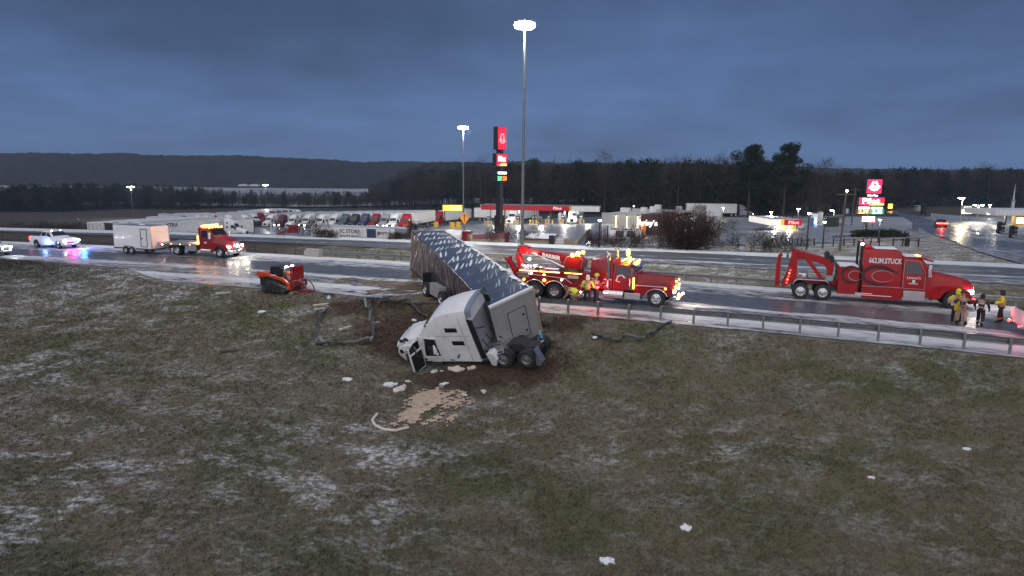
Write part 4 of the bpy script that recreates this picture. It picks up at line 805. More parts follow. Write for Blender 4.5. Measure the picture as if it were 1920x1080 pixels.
# ---- rollback tow truck
def rollback(loc,rz):
    t=thing('flatbed_tow_truck','red flatbed tow truck with glowing amber roof bar pulling the white box trailer','tow truck',loc,rz)
    m=MB(); m.box(-6.6,.8,-.4,.4,.55,.85); m.build('frame',DSTEEL,t)
    H=[ring(1.0,.85,1.30,.75,.62,.18,.05),ring(.75,.85,1.62,.95,.7,.2,.05),ring(0,.95,1.85,1.05,.80,.2,.05),ring(-.75,.95,1.98,1.08,.95,.15,.04)]
    m=MB(); m.loft(H); m.build('hood',RED,t)
    CAB=[ring(-.72,.6,1.98,1.1,.98,.12),ring(-1.25,.6,2.68,1.1,.98,.2),ring(-1.45,.6,2.76,1.1,.98,.2),ring(-2.3,.6,2.8,1.1,.98,.2)]
    m=MB(); m.loft(CAB); m.build('cab',RED,t); win(CAB,[(.12,4.9),(.92,4.9),(.92,7.1),(.12,7.1)],'windshield',GLASS,t,.012)
    m=MB(); m.box(.96,1.08,-.42,.42,.85,1.55); m.build('grille',CHROME,t,.03); m=MB(); m.box(.85,1.22,-1.15,1.15,.42,.75); m.build('bumper',CHROME,t,.06)
    for s in (1,-1):
        side_patch(CAB,[(-1.25,1.85),(-2.1,1.85),(-2.1,2.5),(-1.5,2.5)],s).build('side_window',GLASS,t)
        inner=[(.6*cos(q),.48+.6*sin(q)) for q in np.linspace(.2,pi-.2,9)]
        m=MB(); m.prism(inner+[(-1.0,.5),(-1.0,1.3),(-.4,1.42),(.5,1.3),(.95,1.0),(.95,.7)],min(s*.65,s*1.16),max(s*.65,s*1.16)); m.build('fender',RED,t,.04)
        wheel(t,0,s*1.0,.48,.27,CHROME,side=s); bit(t,'headlight',HEADL,.72,.99,min(s*.72,s*1.0),max(s*.72,s*1.0),.92,1.16,.03)
        m=MB(); m.box(-1.0,-.85,min(s*1.22,s*1.4),max(s*1.22,s*1.4),1.75,2.35); m.build('mirror',WHITE,t,.03); bit(t,'door_emblem',WHITE,-1.75,-1.45,min(s*1.105,s*1.12),max(s*1.105,s*1.12),1.3,1.45)
        m=MB(); m.tube((-1.0,s*.95,.55),(-2.2,s*.95,.55),.26,n=12); m.build('fuel_tank',ALU,t)
        m=MB(); m.tube((-2.45,s*.9,.9),(-2.45,s*.9,2.7),.07,n=8); m.build('exhaust_stack',BLACK,t)
        for k in range(4): dot(t,(-2.5,s*1.08,1.25+k*.22),.07,AMBER,'side_light')
        for x in (-3.3,-4.5,-5.6,-6.9): dot(t,(x,s*1.27,1.1),.05,AMBER_S if x>-6 else REDL,'marker_light')
        bit(t,'tool_box',ALU,-4.0,-2.7,min(s*.75,s*1.2),max(s*.75,s*1.2),.5,1.0,.02)
        bit(t,'deck_rail',ALU,-7.2,-2.6,min(s*1.2,s*1.28),max(s*1.2,s*1.28),1.05,1.24)
    for x in (-5.1,): dual(t,x,1.15,.48,CHROME)
    m=MB(); m.box(-7.2,-2.6,-1.2,1.2,1.07,1.17); m.build('deck',ALU,t)
    bit(t,'winch',DSTEEL,-3.0,-2.7,-.4,.4,1.18,1.5,.02); bit(t,'deck_snow',SNOW,-4.2,-3.2,-.7,.5,1.175,1.2,.01)
    m=MB(); m.box(-2.42,-2.36,-1.05,1.05,1.2,2.75); m.build('headboard',RED,t)
    bit(t,'light_bar',AMBER,-2.1,-1.85,-1.0,1.0,2.83,2.97,.03)
    for y in (-.8,-.4,0,.4,.8): dot(t,(-1.32,y,2.78),.06,AMBER,'cab_marker')
    m=MB(); m.tube((-7.0,0,.7),(-8.1,0,.55),.07); m.build('hitch',DSTEEL,t)
    for s in (1,-1): dot(t,(-7.22,s*.8,.95),.07,REDL if s>0 else WHITEL,'tail_light')
    lamp(t,(-2.0,0,3.2),160,(1,.40,.08),.3); lamp(t,(1.6,.7,1.0),60,(1,.9,.75),.1); lamp(t,(1.6,-.7,1.0),60,(1,.9,.75),.1); lamp(t,(-3.2,-.0,2.3),110,(1,.45,.18),.2)
    return t
def off_side(p,th,d): return (p[0]-sin(th)*d,p[1]+cos(th)*d,0.035)
th=R(-19); p0=G(414,484); rollback(off_side(p0,th,1.0),th)
def cargo_trailer(loc,rz):
    t=thing('cargo_trailer','white enclosed two axle box trailer with a black framed side door','trailer',loc,rz)
    m=MB(); m.box(-2.7,2.3,-1.05,1.05,.55,2.75); m.build('box',WHITE,t,.06)
    m=MB(); m.box(-2.72,2.32,-1.07,1.07,.48,.6); m.build('frame',DSTEEL,t)
    m=MB(); m.box(-2.6,2.2,-.95,.95,2.755,2.78); m.build('roof',ALU,t); bit(t,'roof_vent',WHITE,-.2,.2,-.2,.2,2.78,2.86,.02)
    for a,b in (((.95,.75),(.95,2.5)),((1.75,.75),(1.75,2.5))): bit(t,'door_frame',BLACK,a[0]-.03,a[0]+.03,-1.075,-1.052,a[1],b[1])
    bit(t,'door_frame',BLACK,.98,1.72,-1.075,-1.052,2.44,2.5); bit(t,'door_frame',BLACK,.98,1.72,-1.075,-1.052,.75,.8); bit(t,'door_handle',BLACK,1.05,1.2,-1.10,-1.055,1.5,1.62)
    for s in (1,-1):
        wheel(t,-.95,s*1.17,.36,.2,ALU,side=s); wheel(t,-.18,s*1.17,.36,.2,ALU,side=s)
        m=MB(); m.path([(-1.42,s*1.17,.5),(-1.25,s*1.17,.74),(-.95,s*1.17,.8),(-.2,s*1.17,.8),(.1,s*1.17,.74),(.28,s*1.17,.5)],.045,6); m.build('fender',ALU,t)
    m=MB(); m.path([(2.3,-.8,.52),(3.6,0,.52)],.05,6); m.path([(2.3,.8,.52),(3.6,0,.52)],.05,6); m.tube((3.5,0,.2),(3.5,0,.9),.04); m.build('tongue',DSTEEL,t)
    for s in (1,-1): bit(t,'tail_light',REDL,-2.74,-2.71,s*.9-.05,s*.9+.05,.62,.75); bit(t,'corner_trim',ALU,2.28,2.33,min(s*1.0,s*1.07),max(s*1.0,s*1.07),.6,2.7)
    return t
th=R(-21); p0=G(247,477); cargo_trailer(off_side((p0.x+.35*cos(th),p0.y+.35*sin(th)),th,1.1),th)
# ---- pickup trucks
def pickup(label,loc,rz,paint,head=None,tail=None,police=False):
    t=thing('pickup_truck',label,'pickup',loc,rz)
    B=[ring(.98,.45,1.05,.85,.78,.12,.03),ring(.85,.42,1.18,.95,.85,.12,.03),ring(.6,.42,1.24,.99,.88,.12,.04),ring(-.95,.42,1.32,1.0,.92,.12,.04),ring(-1.0,.42,1.34,1.0,.94,.10,.02),ring(-3.0,.42,1.34,1.0,.94,.10,.02),ring(-3.05,.42,1.34,1.0,.94,.08,.0),ring(-4.85,.5,1.32,.99,.94,.08,0)]
    m=MB(); m.loft(B); m.build('body',paint,t)
    CB=[ring(-.75,1.28,1.34,.95,.90,.02,.0),ring(-1.5,1.28,1.90,.95,.76,.08,.03),ring(-1.8,1.28,1.96,.95,.76,.1,.03),ring(-2.75,1.28,1.95,.95,.76,.1,.03),ring(-3.02,1.28,1.36,.95,.88,.02,.0)]
    m=MB(); m.loft(CB); m.build('cab',paint,t)
    win(CB,[(.15,4.9),(.95,4.7),(.95,7.3),(.15,7.1)],'windshield',GLASS,t,.012); win(CB,[(3.08,4.9),(3.9,4.9),(3.9,7.1),(3.08,7.1)],'rear_window',GLASS,t,.012)
    for s in (1,-1):
        side_patch(CB,[(-1.15,1.4),(-1.88,1.4),(-1.88,1.82),(-1.55,1.82)],s).build('side_window',GLASS,t); side_patch(CB,[(-1.98,1.4),(-2.75,1.4),(-2.68,1.82),(-1.98,1.82)],s).build('side_window',GLASS,t)
        for x in (0,-3.7):
            wheel(t,x,s*.88,.42,.28,ALU,side=s)
            m=MB(); m.prism([(x+.5*cos(q),.44+.5*sin(q)) for q in np.linspace(-.1,pi+.1,12)],min(s*.90,s*1.004),max(s*.90,s*1.004)); m.build('wheel_well',BLACK,t)
        bit(t,'headlight',head or ALU,.86,.99,min(s*.62,s*.93),max(s*.62,s*.93),.86,1.05,.02); bit(t,'tail_light',tail or DRED,-4.89,-4.80,min(s*.86,s*1.0),max(s*.86,s*1.0),.85,1.22)
        m=MB(); m.box(-1.2,-1.08,min(s*1.02,s*1.25),max(s*1.02,s*1.25),1.35,1.58); m.build('mirror',BLACK,t,.03); bit(t,'door_seam',BLACK,-1.94,-1.92,min(s*.99,s*1.006),max(s*.99,s*1.006),.55,1.28)
    m=MB(); m.box(-4.75,-3.15,-.78,.78,1.325,1.36); m.build('bed_floor',BLACK,t)
    bit(t,'grille',BLACK,.97,1.02,-.58,.58,.68,1.06,.01); bit(t,'bumper',CHROME,.85,1.1,-.98,.98,.42,.64,.05); bit(t,'bumper',CHROME,-5.02,-4.86,-.95,.95,.5,.68,.04)
    return t
th=R(-22); p0=G(110,467.5)
pt=pickup('white crew cab pickup with flashing blue and magenta lights on its nose',off_side(p0,th,.88),th,WHITE,HEADL,REDL)
pt.scale=(.9,.9,.9)
for y in np.linspace(-.7,.7,8): dot(pt,(1.06,y,.92),.075,(PINKL if y<0.1 else BLUEL),'strobe_light')
for y in (-.5,.55): dot(pt,(-1.62,y,1.97),.06,BLUEL if y>0 else WHITEL,'strobe_light')
dot(pt,(.1,-1.02,.75),.07,BLUEL,'strobe_light')
lamp(pt,(2.0,-.6,.9),120,(1,.08,.55),.2); lamp(pt,(1.9,.7,1.0),150,(.08,.3,1),.2); lamp(pt,(-1.7,-1.4,.7),40,(.2,.35,1),.1)
th=R(-20); p0=G(1900,633); q=Vector((cos(th),sin(th)))*5.15
pt=pickup('white pickup seen by its tail at the road edge, red tail lights lit',(p0.x+q.x-sin(th)*.6,p0.y+q.y+cos(th)*.6,.035),th,WHITE,None,REDL)
for s in (1,-1): dot(pt,(-5.02,s*.8,.6),.07,REDL,'marker_light')
lamp(pt,(-5.5,-.6,.9),4,(1,.02,.12),.15); lamp(pt,(-5.5,.6,.9),4,(1,.02,.12),.15); lamp(pt,(-5.4,-1.9,.5),20,(1,.02,.15),.1)
p0=G(1583,422); pickup('silver pickup with glaring red tail lights at the air pumps',(p0.x+1,p0.y+4.5,p0.z+.05),R(62),GREYP,None,REDL)
# ---- SUV at the left edge
def suv(loc,rz):
    t=thing('suv','white car nosing in at the road edge with headlamps on and snow on its hood','car',loc,rz)
    B=[ring(.95,.35,.92,.82,.72,.12,.03),ring(.75,.3,1.02,.93,.8,.12,.04),ring(-.7,.3,1.12,.96,.86,.1,.04),ring(-3.6,.32,1.12,.96,.88,.1,.03),ring(-3.75,.4,1.05,.9,.85,.1,.03)]
    m=MB(); m.loft(B); m.build('body',WHITE,t)
    CB=[ring(-.6,1.08,1.14,.9,.86,.02,.0),ring(-1.35,1.08,1.66,.9,.72,.08,.03),ring(-2.9,1.08,1.70,.9,.72,.08,.03),ring(-3.65,1.08,1.2,.9,.8,.02,0)]
    m=MB(); m.loft(CB); m.build('cab',BLACKP,t); win(CB,[(.15,4.9),(.95,4.7),(.95,7.3),(.15,7.1)],'windshield',GLASS,t,.012)
    for s in (1,-1):
        for x in (0,-2.8): wheel(t,x,s*.84,.35,.23,ALU,side=s); m=MB(); m.prism([(x+.41*cos(q),.36+.41*sin(q)) for q in np.linspace(-.1,pi+.1,12)],min(s*.86,s*.966),max(s*.86,s*.966)); m.build('wheel_well',BLACK,t)
        bit(t,'headlight',HEADL,.78,.93,min(s*.6,s*.86),max(s*.6,s*.86),.74,.88,.02); side_patch(CB,[(-1.0,1.15),(-2.9,1.15),(-2.8,1.55),(-1.4,1.55)],s).build('side_window',GLASS,t)
    bit(t,'grille',BLACK,.90,.965,-.55,.55,.55,.85,.01); bit(t,'bumper',BLACK,.8,.985,-.85,.85,.3,.45,.03); bit(t,'emblem',WHITEL,.966,.975,-.08,.08,.70,.78)
    lamp(t,(1.6,.6,.8),30,(.9,.95,1),.1); return t
th=R(-24); p0=G(-14,481); suv(off_side((p0.x,p0.y),th,.4),th)
# ---- red car driving away on the cross road, sedan
def sedan(label,loc,rz,paint,tail):
    t=thing('car',label,'car',loc,rz)
    B=[ring(2.2,.3,.75,.75,.65,.1,.02),ring(1.9,.25,.9,.88,.78,.1,.03),ring(.8,.25,.98,.9,.8,.1,.03),ring(-1.6,.25,1.0,.9,.8,.1,.02),ring(-2.25,.35,.95,.85,.76,.1,.02)]
    m=MB(); m.loft(B); m.build('body',paint,t); C=[ring(.9,.95,1.0,.8,.75,.02,0),ring(.1,.95,1.42,.8,.62,.06,.02),ring(-1.0,.95,1.42,.8,.62,.06,.02),ring(-1.75,.95,1.02,.8,.72,.02,0)]
    m=MB(); m.loft(C); m.build('cab',paint,t); win(C,[(2.1,4.9),(2.9,4.9),(2.9,7.1),(2.1,7.1)],'rear_window',GLASS,t); win(C,[(.1,4.9),(.9,4.9),(.9,7.1),(.1,7.1)],'windshield',GLASS,t)
    for s in (1,-1):
        for x in (1.35,-1.35): wheel(t,x,s*.8,.32,.2,ALU,side=s)
        bit(t,'tail_light',tail,-2.29,-2.2,min(s*.35,s*.82),max(s*.35,s*.82),.72,.86)
    bit(t,'tail_light',tail,-2.3,-2.22,-.34,.34,.78,.84); return t
p0=G(1763,427); c=sedan('dark car with a glowing red tail light bar on the wet cross road',(p0.x,p0.y,p0.z+.14),R(62),BLACKP,emit('tail_bar',(1,.10,.05),14)); lamp(c,(-3.0,0,.8),160,(1,.05,.05),.2)
# ---- compact track loader
def skid(loc,rz):
    t=thing('track_loader','orange-red compact track loader with two bright roof lamps on the road edge','loader',loc,rz)
    for s in (1,-1):
        m=MB(); pr=[(-1.15,.05),(.55,.05),(.80,.22),(.72,.42),(-.55,.92),(-.85,.92),(-1.32,.40),(-1.3,.2)]; m.prism(pr,min(s*.45,s*.85),max(s*.45,s*.85)); m.build('track',RUBBER,t,.06)
        m=MB(); m.prism([(-1.0,.14),(.45,.14),(.6,.28),(-.6,.75),(-1.15,.35)],min(s*.84,s*.865),max(s*.84,s*.865)); m.build('track_frame',BLACK,t)
        for x,z,r in ((.5,.25,.16),(-1.1,.3,.18),(-.65,.72,.15),(-.3,.18,.1),(.1,.18,.1)): m=MB(); m.tube((x,s*.83,z),(x,s*.885,z),r,n=12); m.build('roller',DSTEEL,t)
        m=MB(); m.prism([(-1.75,1.35),(-1.6,1.68),(-1.0,1.62),(.45,1.22),(.95,.80),(1.05,.35),(.85,.32),(.72,.75),(.3,1.0),(-.8,1.28),(-1.55,1.30)],min(s*.66,s*.80),max(s*.66,s*.80)); m.build('lift_arm',ORANGE,t,.03)
        bit(t,'lettering',WHITE,-.5,-.05,min(s*.80,s*.806),max(s*.80,s*.806),1.2,1.27)
    m=MB(); m.prism([(-1.7,.45),(-1.72,1.35),(-.7,1.32),(-.3,1.0),(.4,.95),(.5,.4),(-1.3,.35)],-.46,.46); m.build('body',BLACKP,t,.04)
    m=MB(); m.prism([(-1.72,1.0),(-1.7,1.55),(-.75,1.62),(-.75,1.3)],-.6,.6); m.build('engine_cover',ORANGE,t,.05)
    m=MB()
    for s in (1,-1):
        m.path([(-.75,s*.5,1.1),(-.7,s*.5,2.0),(.35,s*.5,2.05),(.62,s*.5,1.0)],.04,6)
    m.tube((-.7,-.5,2.0),(-.7,.5,2.0),.04); m.tube((.35,-.5,2.05),(.35,.5,2.05),.04); m.build('roll_cage',BLACK,t)
    bit(t,'roof',BLACK,-.72,.36,-.5,.5,2.03,2.1,.02); bit(t,'rear_window',GLASS,-.74,-.70,-.42,.42,1.35,1.95); bit(t,'side_window',GLASS,-.65,.3,-.49,-.475,1.35,1.95); bit(t,'seat',BLACK,-.5,.0,-.25,.25,1.0,1.6,.05)
    # forestry guard in front of the cab
    m=MB(); x0=.72
    for y in np.linspace(-.62,.62,10): m.box(x0+.3*(1),x0+.33,y-.012,y+.012,1.08,2.12)
    for z in np.linspace(1.08,2.12,9): m.box(x0+.3,x0+.33,-.62,.62,z-.012,z+.012)
    m.build('guard_mesh',RED2,t)
    m=MB()
    for a,b in (((-.66,1.05),(-.66,2.15)),((.66,1.05),(.66,2.15))): m.tube((x0+.31,a[0],a[1]),(x0+.31,b[0],b[1]),.04)
    for z in (1.05,2.15): m.tube((x0+.31,-.66,z),(x0+.31,.66,z),.04)
    m.quad((x0+.345,-.6,1.1),(x0+.345,.6,1.1),(x0+.345,.6,2.1),(x0+.345,-.6,2.1)); m.build('guard_frame',RED2,t)
    for y in (-.3,.32): dot(t,(.42,y,2.12),.085,HEADL,'work_light')
    # grapple attachment
    m=MB(); m.prism([(.9,.25),(.95,.95),(1.25,1.0),(1.35,.6),(1.1,.2)],-.7,.7); m.build('attachment_plate',DRED,t,.03)
    m=MB()
    for y in (-.6,-.3,0,.3,.6): m.path([(1.1,y,.25),(1.5,y,.12),(2.0,y,.10)],.04,5)
    m.build('lower_tine',DRED,t); m=MB()
    for y in (-.4,.4): m.path([(1.2,y,.95),(1.7,y,.95),(2.0,y,.55),(2.1,y,.2)],.05,5)
    m.build('grapple_arm',DRED,t); m=MB(); m.tube((1.15,.0,.9),(1.65,0,.85),.06); m.build('ram_rod',CHROME,t)
    m=MB(); m.path([(.6,.2,1.0),(.95,.25,1.25),(1.25,.2,1.0)],.03,5); m.path([(.6,-.2,1.0),(.95,-.25,1.2),(1.25,-.2,1.0)],.03,5); m.build('hose',BLACK,t)
    for y in (-.3,.32): lamp(t,(.6,y,2.15),40,(1,.9,.7),.06)
    return t
p0=G(530,550); remap(skid((p0.x,p0.y+.55,max(p0.z,-.05)+.02),R(-20)),[-3,3],[-3,3],[0,.95,2.2],[0,.85,1.85])

# ---- parked trucks
def on_lot(px,py): p=far_pt(px,py); return (p.x,p.y,p.z+.08)
def shift(p,rz,d,e=0): 
    x=p[0]+cos(rz)*d-sin(rz)*e; y=p[1]+sin(rz)*d+cos(rz)*e; return (x,y,float(zt(x,y))+.08)
RG='tractor units lined up in the truck park'
# middle row, noses to the camera and left
hd=R(-104)
mid=[(497,425,WHITE,'white tractor at the left end of the middle row',0),(519,427,MAROON,'maroon tractor second from the left in the middle row',1),(540,428,WHITE,'white tractor just right of the middle row maroon one',0),(566,428,WHITE_D,'white tractor glaring with both headlamps above the red boom',1),(592,429,WHITE,'white tractor with one lit headlamp above dark weeds',1),(617,428,WHITE_D,'pale tractor left of the slate blue one',0),(637,428,TEALP,'slate blue tractor in the middle row',0),(656,428,BLACKP,'black tractor between slate and navy ones',0),(675,428,BLUEP,'navy tractor left of the bright red one',0),(695,429,RED,'bright red tractor behind the lettered trailers',0),(713,430,GREYP,'dark grey tractor right of the bright red one',1),(731,430,WHITE,'white tractor just left of the big red one',1),(752,431,RED2,'big red tractor with its whole trailer side showing',0)]
for i,(px,py,pa,lb,li) in enumerate(mid):
    p=on_lot(px,py); p=shift(p,hd,-6.2)
    tractor(lb,p,hd,pa,bool(li),RG); semi_trailer('white trailer of the '+lb,p,hd,reefer=i%4==3)
# far row on the left, noses to the camera and right
hd=R(-38)
far=[(356,425,BLUEP,'navy tractor half hidden behind white trailers at far left'),(385,424,WHITE,'white tractor in the far row left of its twin'),(402,424,WHITE_D,'second white tractor of the far row'),(420,424,MAROON,'maroon hood tractor between white ones in the far row'),(440,424,WHITE,'white tractor right of the maroon hood in the far row'),(470,423,WHITE,'white tractor with bright bumper lamps in the far row'),(486,419,WHITE_D,'white tractor right of the bright bumper one'),(498,415,RED,'red tractor in the far row'),(509,413,WHITE_D,'pale tractor between red ones in the far row'),(520,411,DRED,'dark red tractor in the far row'),(532,410,BLUEP,'navy tractor in the far row near the lamp'),(544,409,RED,'last red tractor of the far row'),(556,408,BLUEP,'dark blue tractor near the right end of the far row'),(568,408,WHITE,'white tractor ending the far row at right')]
for i,(px,py,pa,lb) in enumerate(far):
    p=on_lot(px,py); p=shift(p,hd,-6.2)
    tractor(lb,p,hd,pa,i in (5,11,13),RG); semi_trailer('pale trailer of the '+lb,p,hd)
# near left: trailers with their doors to the road
hd=R(112)
for i,(px,D,lb) in enumerate([(172,WHITE_D,'grimy white trailer at the far left with lit tail markers'),(186,TRAILER_W,'white trailer with clean double doors, second from the left'),(205,DSTEEL,'trailer with dark louvred rear doors'),(232,WHITE_D,'grey doored trailer between the dark one and the lettered one'),(256,TRAILER_W,'white trailer lettered XTRA on its side')]):
    d=ray(px,437); y=128-i*1.6; p=(d[0]/d[1]*y,y,float(zt(d[0]/d[1]*y,y))+.1); hd=R(64)
    sh=shift(p,hd,15.2)
    semi_trailer(lb,(sh[0],sh[1],p[2]),hd,doors=D,marks=[('XTRA',1.0,BLACK,-9.0,3.2,-1)] if 'XTRA' in lb else ())
def px_truck(px,py,y,rz,paint,label,tl,lights=False,dz=0,nose=True,**k):
    d=ray(px,py); x=d[0]/d[1]*y; z=float(zt(x,y))+.08+dz; p=(x,y,z)
    if nose: sx=shift(p,rz,-6.0); p=(sx[0],sx[1],z)
    tractor(label,p,rz,paint,lights,RG); return semi_trailer(tl,p,rz,**k)
px_truck(461,440,146,R(-4),WHITE,'white sleeper tractor facing right beside the far carriageway','white trailer with a grey rear door panel lying along the far carriageway',marks=[('XTRA',.8,BLACK,-1.0,3.3,-1)],doors=DSTEEL)
px_truck(285,440,150,R(-165),WHITE,'white sleeper tractor facing left behind the white box trailer','pale trailer behind the left facing white tractor')
# trailers parked nose to tail against the bank
def bank_trailer(pxa,pxb,ytop,y,label,paint=None,marks=(),dy=0):
    a=ray(pxa,ytop); b=ray(pxb,ytop); xa,xb=a[0]/a[1]*y,b[0]/b[1]*(y+dy); za=CAM_H+a[2]/a[1]*y-4.11
    rz=heading(xb-xa,dy); L=math.hypot(xb-xa,dy); t=semi_trailer(label,(xa+cos(rz)*(L-.95),y+sin(rz)*(L-.95),za),rz,paint=paint,L=L,marks=marks); return t
bank_trailer(590,686,421,124,'white trailer lettered 3C STORE FIXTURES along the bank',marks=[('3C STORE',.95,BLACKP,-1.6,3.2,-1,.95),('FIXTURES',.95,BLACKP,-1.6,2.2,-1,.95)],dy=-3)
t=bank_trailer(687,748,423,119,'white trailer lettered SWIFT with a blue front panel',marks=[('SWIFT',.75,BLACKP,-1.6,3.0,-1)],dy=-3)
bit(t,'blue_panel',BLUEP,-4.85,-2.9,-1.312,-1.297,1.5,3.7); m=MB(); m.path([(-2.6,-1.312,2.5),(-2.35,-1.312,3.3),(-2.15,-1.312,3.3),(-2.3,-1.312,2.7)],.06,4); m.build('emblem',BLACKP,t)
bank_trailer(749,800,427,116,'plain grey trailer half hidden behind the wrecked trailer',paint=GREYP,dy=-3)
p=on_lot(818,423); hd=R(-122)
px_truck(812,421,200,R(-115),RED2,'red tractor beside the yellow lit sign','white trailer under the yellow lit sign',reefer=True)
px_truck(955,423,196,R(-112),WHITE,'white sleeper tractor stopped under the truck canopy','white trailer under the left half of the truck canopy')
px_truck(1015,419,214,R(-8),GREYP,'silver tractor leaving behind the truck canopy pumps','long pale trailer crossing behind the truck canopy')
px_truck(1072,424,188,R(-100),WHITE,'white tractor with glaring headlamps under the right end of the truck canopy','white trailer under the right end of the truck canopy',lights=True)
px_truck(1408,419,225,R(-5),GREYP,'grey tractor driving right along the back of the station','white trailer driving past behind the wide leafless tree',lights=True)
# ------------------------------------------------------------------ guardrails and cable barrier
WB=[(0,.31),(.05,.28),(.085,.24),(.085,.20),(.02,.155),(.085,.11),(.085,.07),(.05,.03),(0,0)]
def wbeam(mb,pts,face,zs=None,flip=1):
    "corrugated rail along points (top of post line); face = +1 bulges to -y side"
    rings=[]
    for i,p in enumerate(pts):
        a=pts[max(i-1,0)]; b=pts[min(i+1,len(pts)-1)]; d=(Vector(b)-Vector(a)); d.z=0
        if d.length<1e-6: d=Vector((1,0,0))
        d.normalize(); n=Vector((d.y,-d.x,0))*face
        o=[Vector(p)+n*q[0]+Vector((0,0,q[1])) for q in WB]; bk=[Vector(p)+n*(q[0]-.012)+Vector((0,0,q[1])) for q in WB[::-1]]; rings.append(o+bk)
    mb.loft(rings); return mb
def guardrail(label,xs,fy,face,z=0.03,blockout=.2,step=1.8):
    t=thing('guardrail',label,'guardrail',(0,0,0)); xx=np.arange(xs[0],xs[1],1.2); P=[(x,float(fy(x)),z+.42) for x in xx]; m=MB(); wbeam(m,P,face); m.build('rail',STEEL,t)
    pm=MB(); pm.box(-.055,.055,-.09,.09,-.5,.80); pm.box(-.05,.05,.09,.09+blockout-.1,.45,.76); me=pm.mesh('post',STEEL)
    s=0; x=xs[0]
    while x<xs[1]:
        a=math.atan((float(fy(x+.1))-float(fy(x)))/.1); n=Vector((sin(a),-cos(a)))*face; y=float(fy(x)); ox,oy=x-n.x*blockout,y-n.y*blockout
        o=obj('post',me,t,(ox,oy,z),(0,0,a+(pi if face>0 else 0)))
        x+=step*cos(a)
    return t
guardrail('grey steel guardrail on posts along the near grass edge',(1.7,70),lambda x:gr(x)+.28,-1,0.02)
guardrail('steel guardrail of the median behind the wreckers',(-18.2,80),lambda x:nf(x)+.1,1,-.03,step=1.9)
t=thing('concrete_block','weathered concrete end block where the median guardrail begins','barrier',(-19.3,float(nf(-19.3))+.2,-.02),R(-22)); m=MB(); m.prism([(-.9,0),(.9,0),(.9,.78),(-.6,.78),(-.9,.5)],-.3,.3); m.build('block',CONC,t,.04)
t=thing('cable_barrier','thin cable barrier on slim posts in the left median','barrier'); cx=[-80,-59.7,-39.9,-21.7,-10.4,-2]; cy=[83.5,80.2,76.2,70.4,66.0,62.5]
pm=MB(); pm.box(-.04,.04,-.04,.04,-.3,.92); me=pm.mesh('post',DSTEEL); x=-79; pts=[]
while x<-3: y=float(np.interp(x,cx,cy)); z=float(zt(x,y)); obj('post',me,t,(x,y,z)); pts.append((x,y,z)); x+=2.35
for k in range(3): m=MB(); m.path([(a,b-.03,c+.45+.16*k) for a,b,c in pts],.016,4); m.build('cable',STEEL,t)
# ------------------------------------------------------------------ lamps on poles
def high_mast(label,px,py,ptop,energy,n=10,rr=.65,r0=.20):
    p=far_pt(px,py); h=proj_z(p.x,p.y,ptop)-p.z; t=thing('light_mast',label,'light mast',p)
    m=MB(); m.tube((0,0,-.3),(0,0,h),r0,r0*.45,14); m.build('pole',STEEL,t); m=MB(); m.tube((0,0,-.1),(0,0,.25),.5,.5,14); m.build('base',CONC,t)
    m=MB(); ring_=[(rr*cos(a),rr*sin(a),h-.15) for a in np.linspace(0,2*pi,25)]; m.path(ring_,.06,6); 
    for k in range(4): a=k*pi/2; m.tube((0,0,h-.1),(rr*cos(a),rr*sin(a),h-.15),.04)
    m.build('ring',STEEL,t); hm=MB(); hm.box(-.32,.32,-.24,.24,0,.22); hme=hm.mesh('luminaire',STEEL); lm=MB(); lm.ell((0,0,-.2),.34,.27,.36,10,6); lme=lm.mesh('lens',MAST)
    for k in range(n):
        a=2*pi*k/n; o=obj('luminaire',hme,t,(rr*1.2*cos(a),rr*1.2*sin(a),h-.2),(0,0,a)); obj('lens',lme,o)
    lamp(t,(0,0,h-.9),energy,(1,.96,.88),.7); return t
high_mast('tallest light mast with a glaring ring of lamps standing before the truck canopy',979,463,40,13000)
high_mast('second light mast, half as tall in view, above the yellow lit sign',869,432,236,16000,rr=.7)
def pole_lamp(label,px,py,ptop,energy,color=(1,.97,.9),heads=1,big=.45,side=0,foot=None):
    p=far_pt(px,py); h=proj_z(p.x,p.y,ptop)-p.z; t=thing('street_lamp',label,'street lamp',p); m=MB(); m.tube((0,0,-.2),(0,0,h),.11,.07,8); m.build('pole',foot or STEEL,t)
    for k in range(heads):
        dx=(k-(heads-1)/2)*(1.6 if big<.9 else 2.2)+side*.8; m=MB(); m.box(dx-big,dx+big,-.25,.25,h-.02,h+.12)
        if abs(dx)>.3: m.tube((0,0,h-.1),(dx*.7,0,h+.03),.05)
        m.build('lamp_head',DSTEEL,t,.03); m=MB(); m.ell((dx,0,h-.07),big*.9,.22,.14,10,5); m.build('lens',(MAST if big>.9 else SLENS) if color[2]>.8 else emit('warm_lens',color,40),t)
    if energy: lamp(t,(side*.8,-.3,h-.6),energy,color,.3)
    return t
pole_lamp('glaring lot lamp above the left end of the parked trucks',250,411,350,12000,big=1.0,heads=2)  # second head and wide lenses added to stand in for lamp glare
pole_lamp('glaring lot lamp above the middle of the parked trucks',500,397,347,14000,big=1.0,heads=2)  # head doubled and lenses widened here too, in place of glare
pole_lamp('warm yellow street lamp glaring over the cross road',1800,420,371,1500,(1,.80,.45),big=.8,side=-.4)
pole_lamp('bright white double headed lamp right of the white lit sign',1831,417,384,600,heads=2,big=.4)
pole_lamp('single white lamp by the dark trees beyond the far station',1853,410,384,250)
pole_lamp('tall white lamp behind the small canopy',1495,420,391,150)
pole_lamp('white lamp right of the small canopy',1562,420,394,150,side=-.6)
pole_lamp('thin black lamp post in front of the lot, left one',1512,468,399,0,foot=DSTEEL,big=.2)
pole_lamp('thin black lamp post in front of the lot with a yellow base',1542,466,415,0,foot=DSTEEL,big=.2)
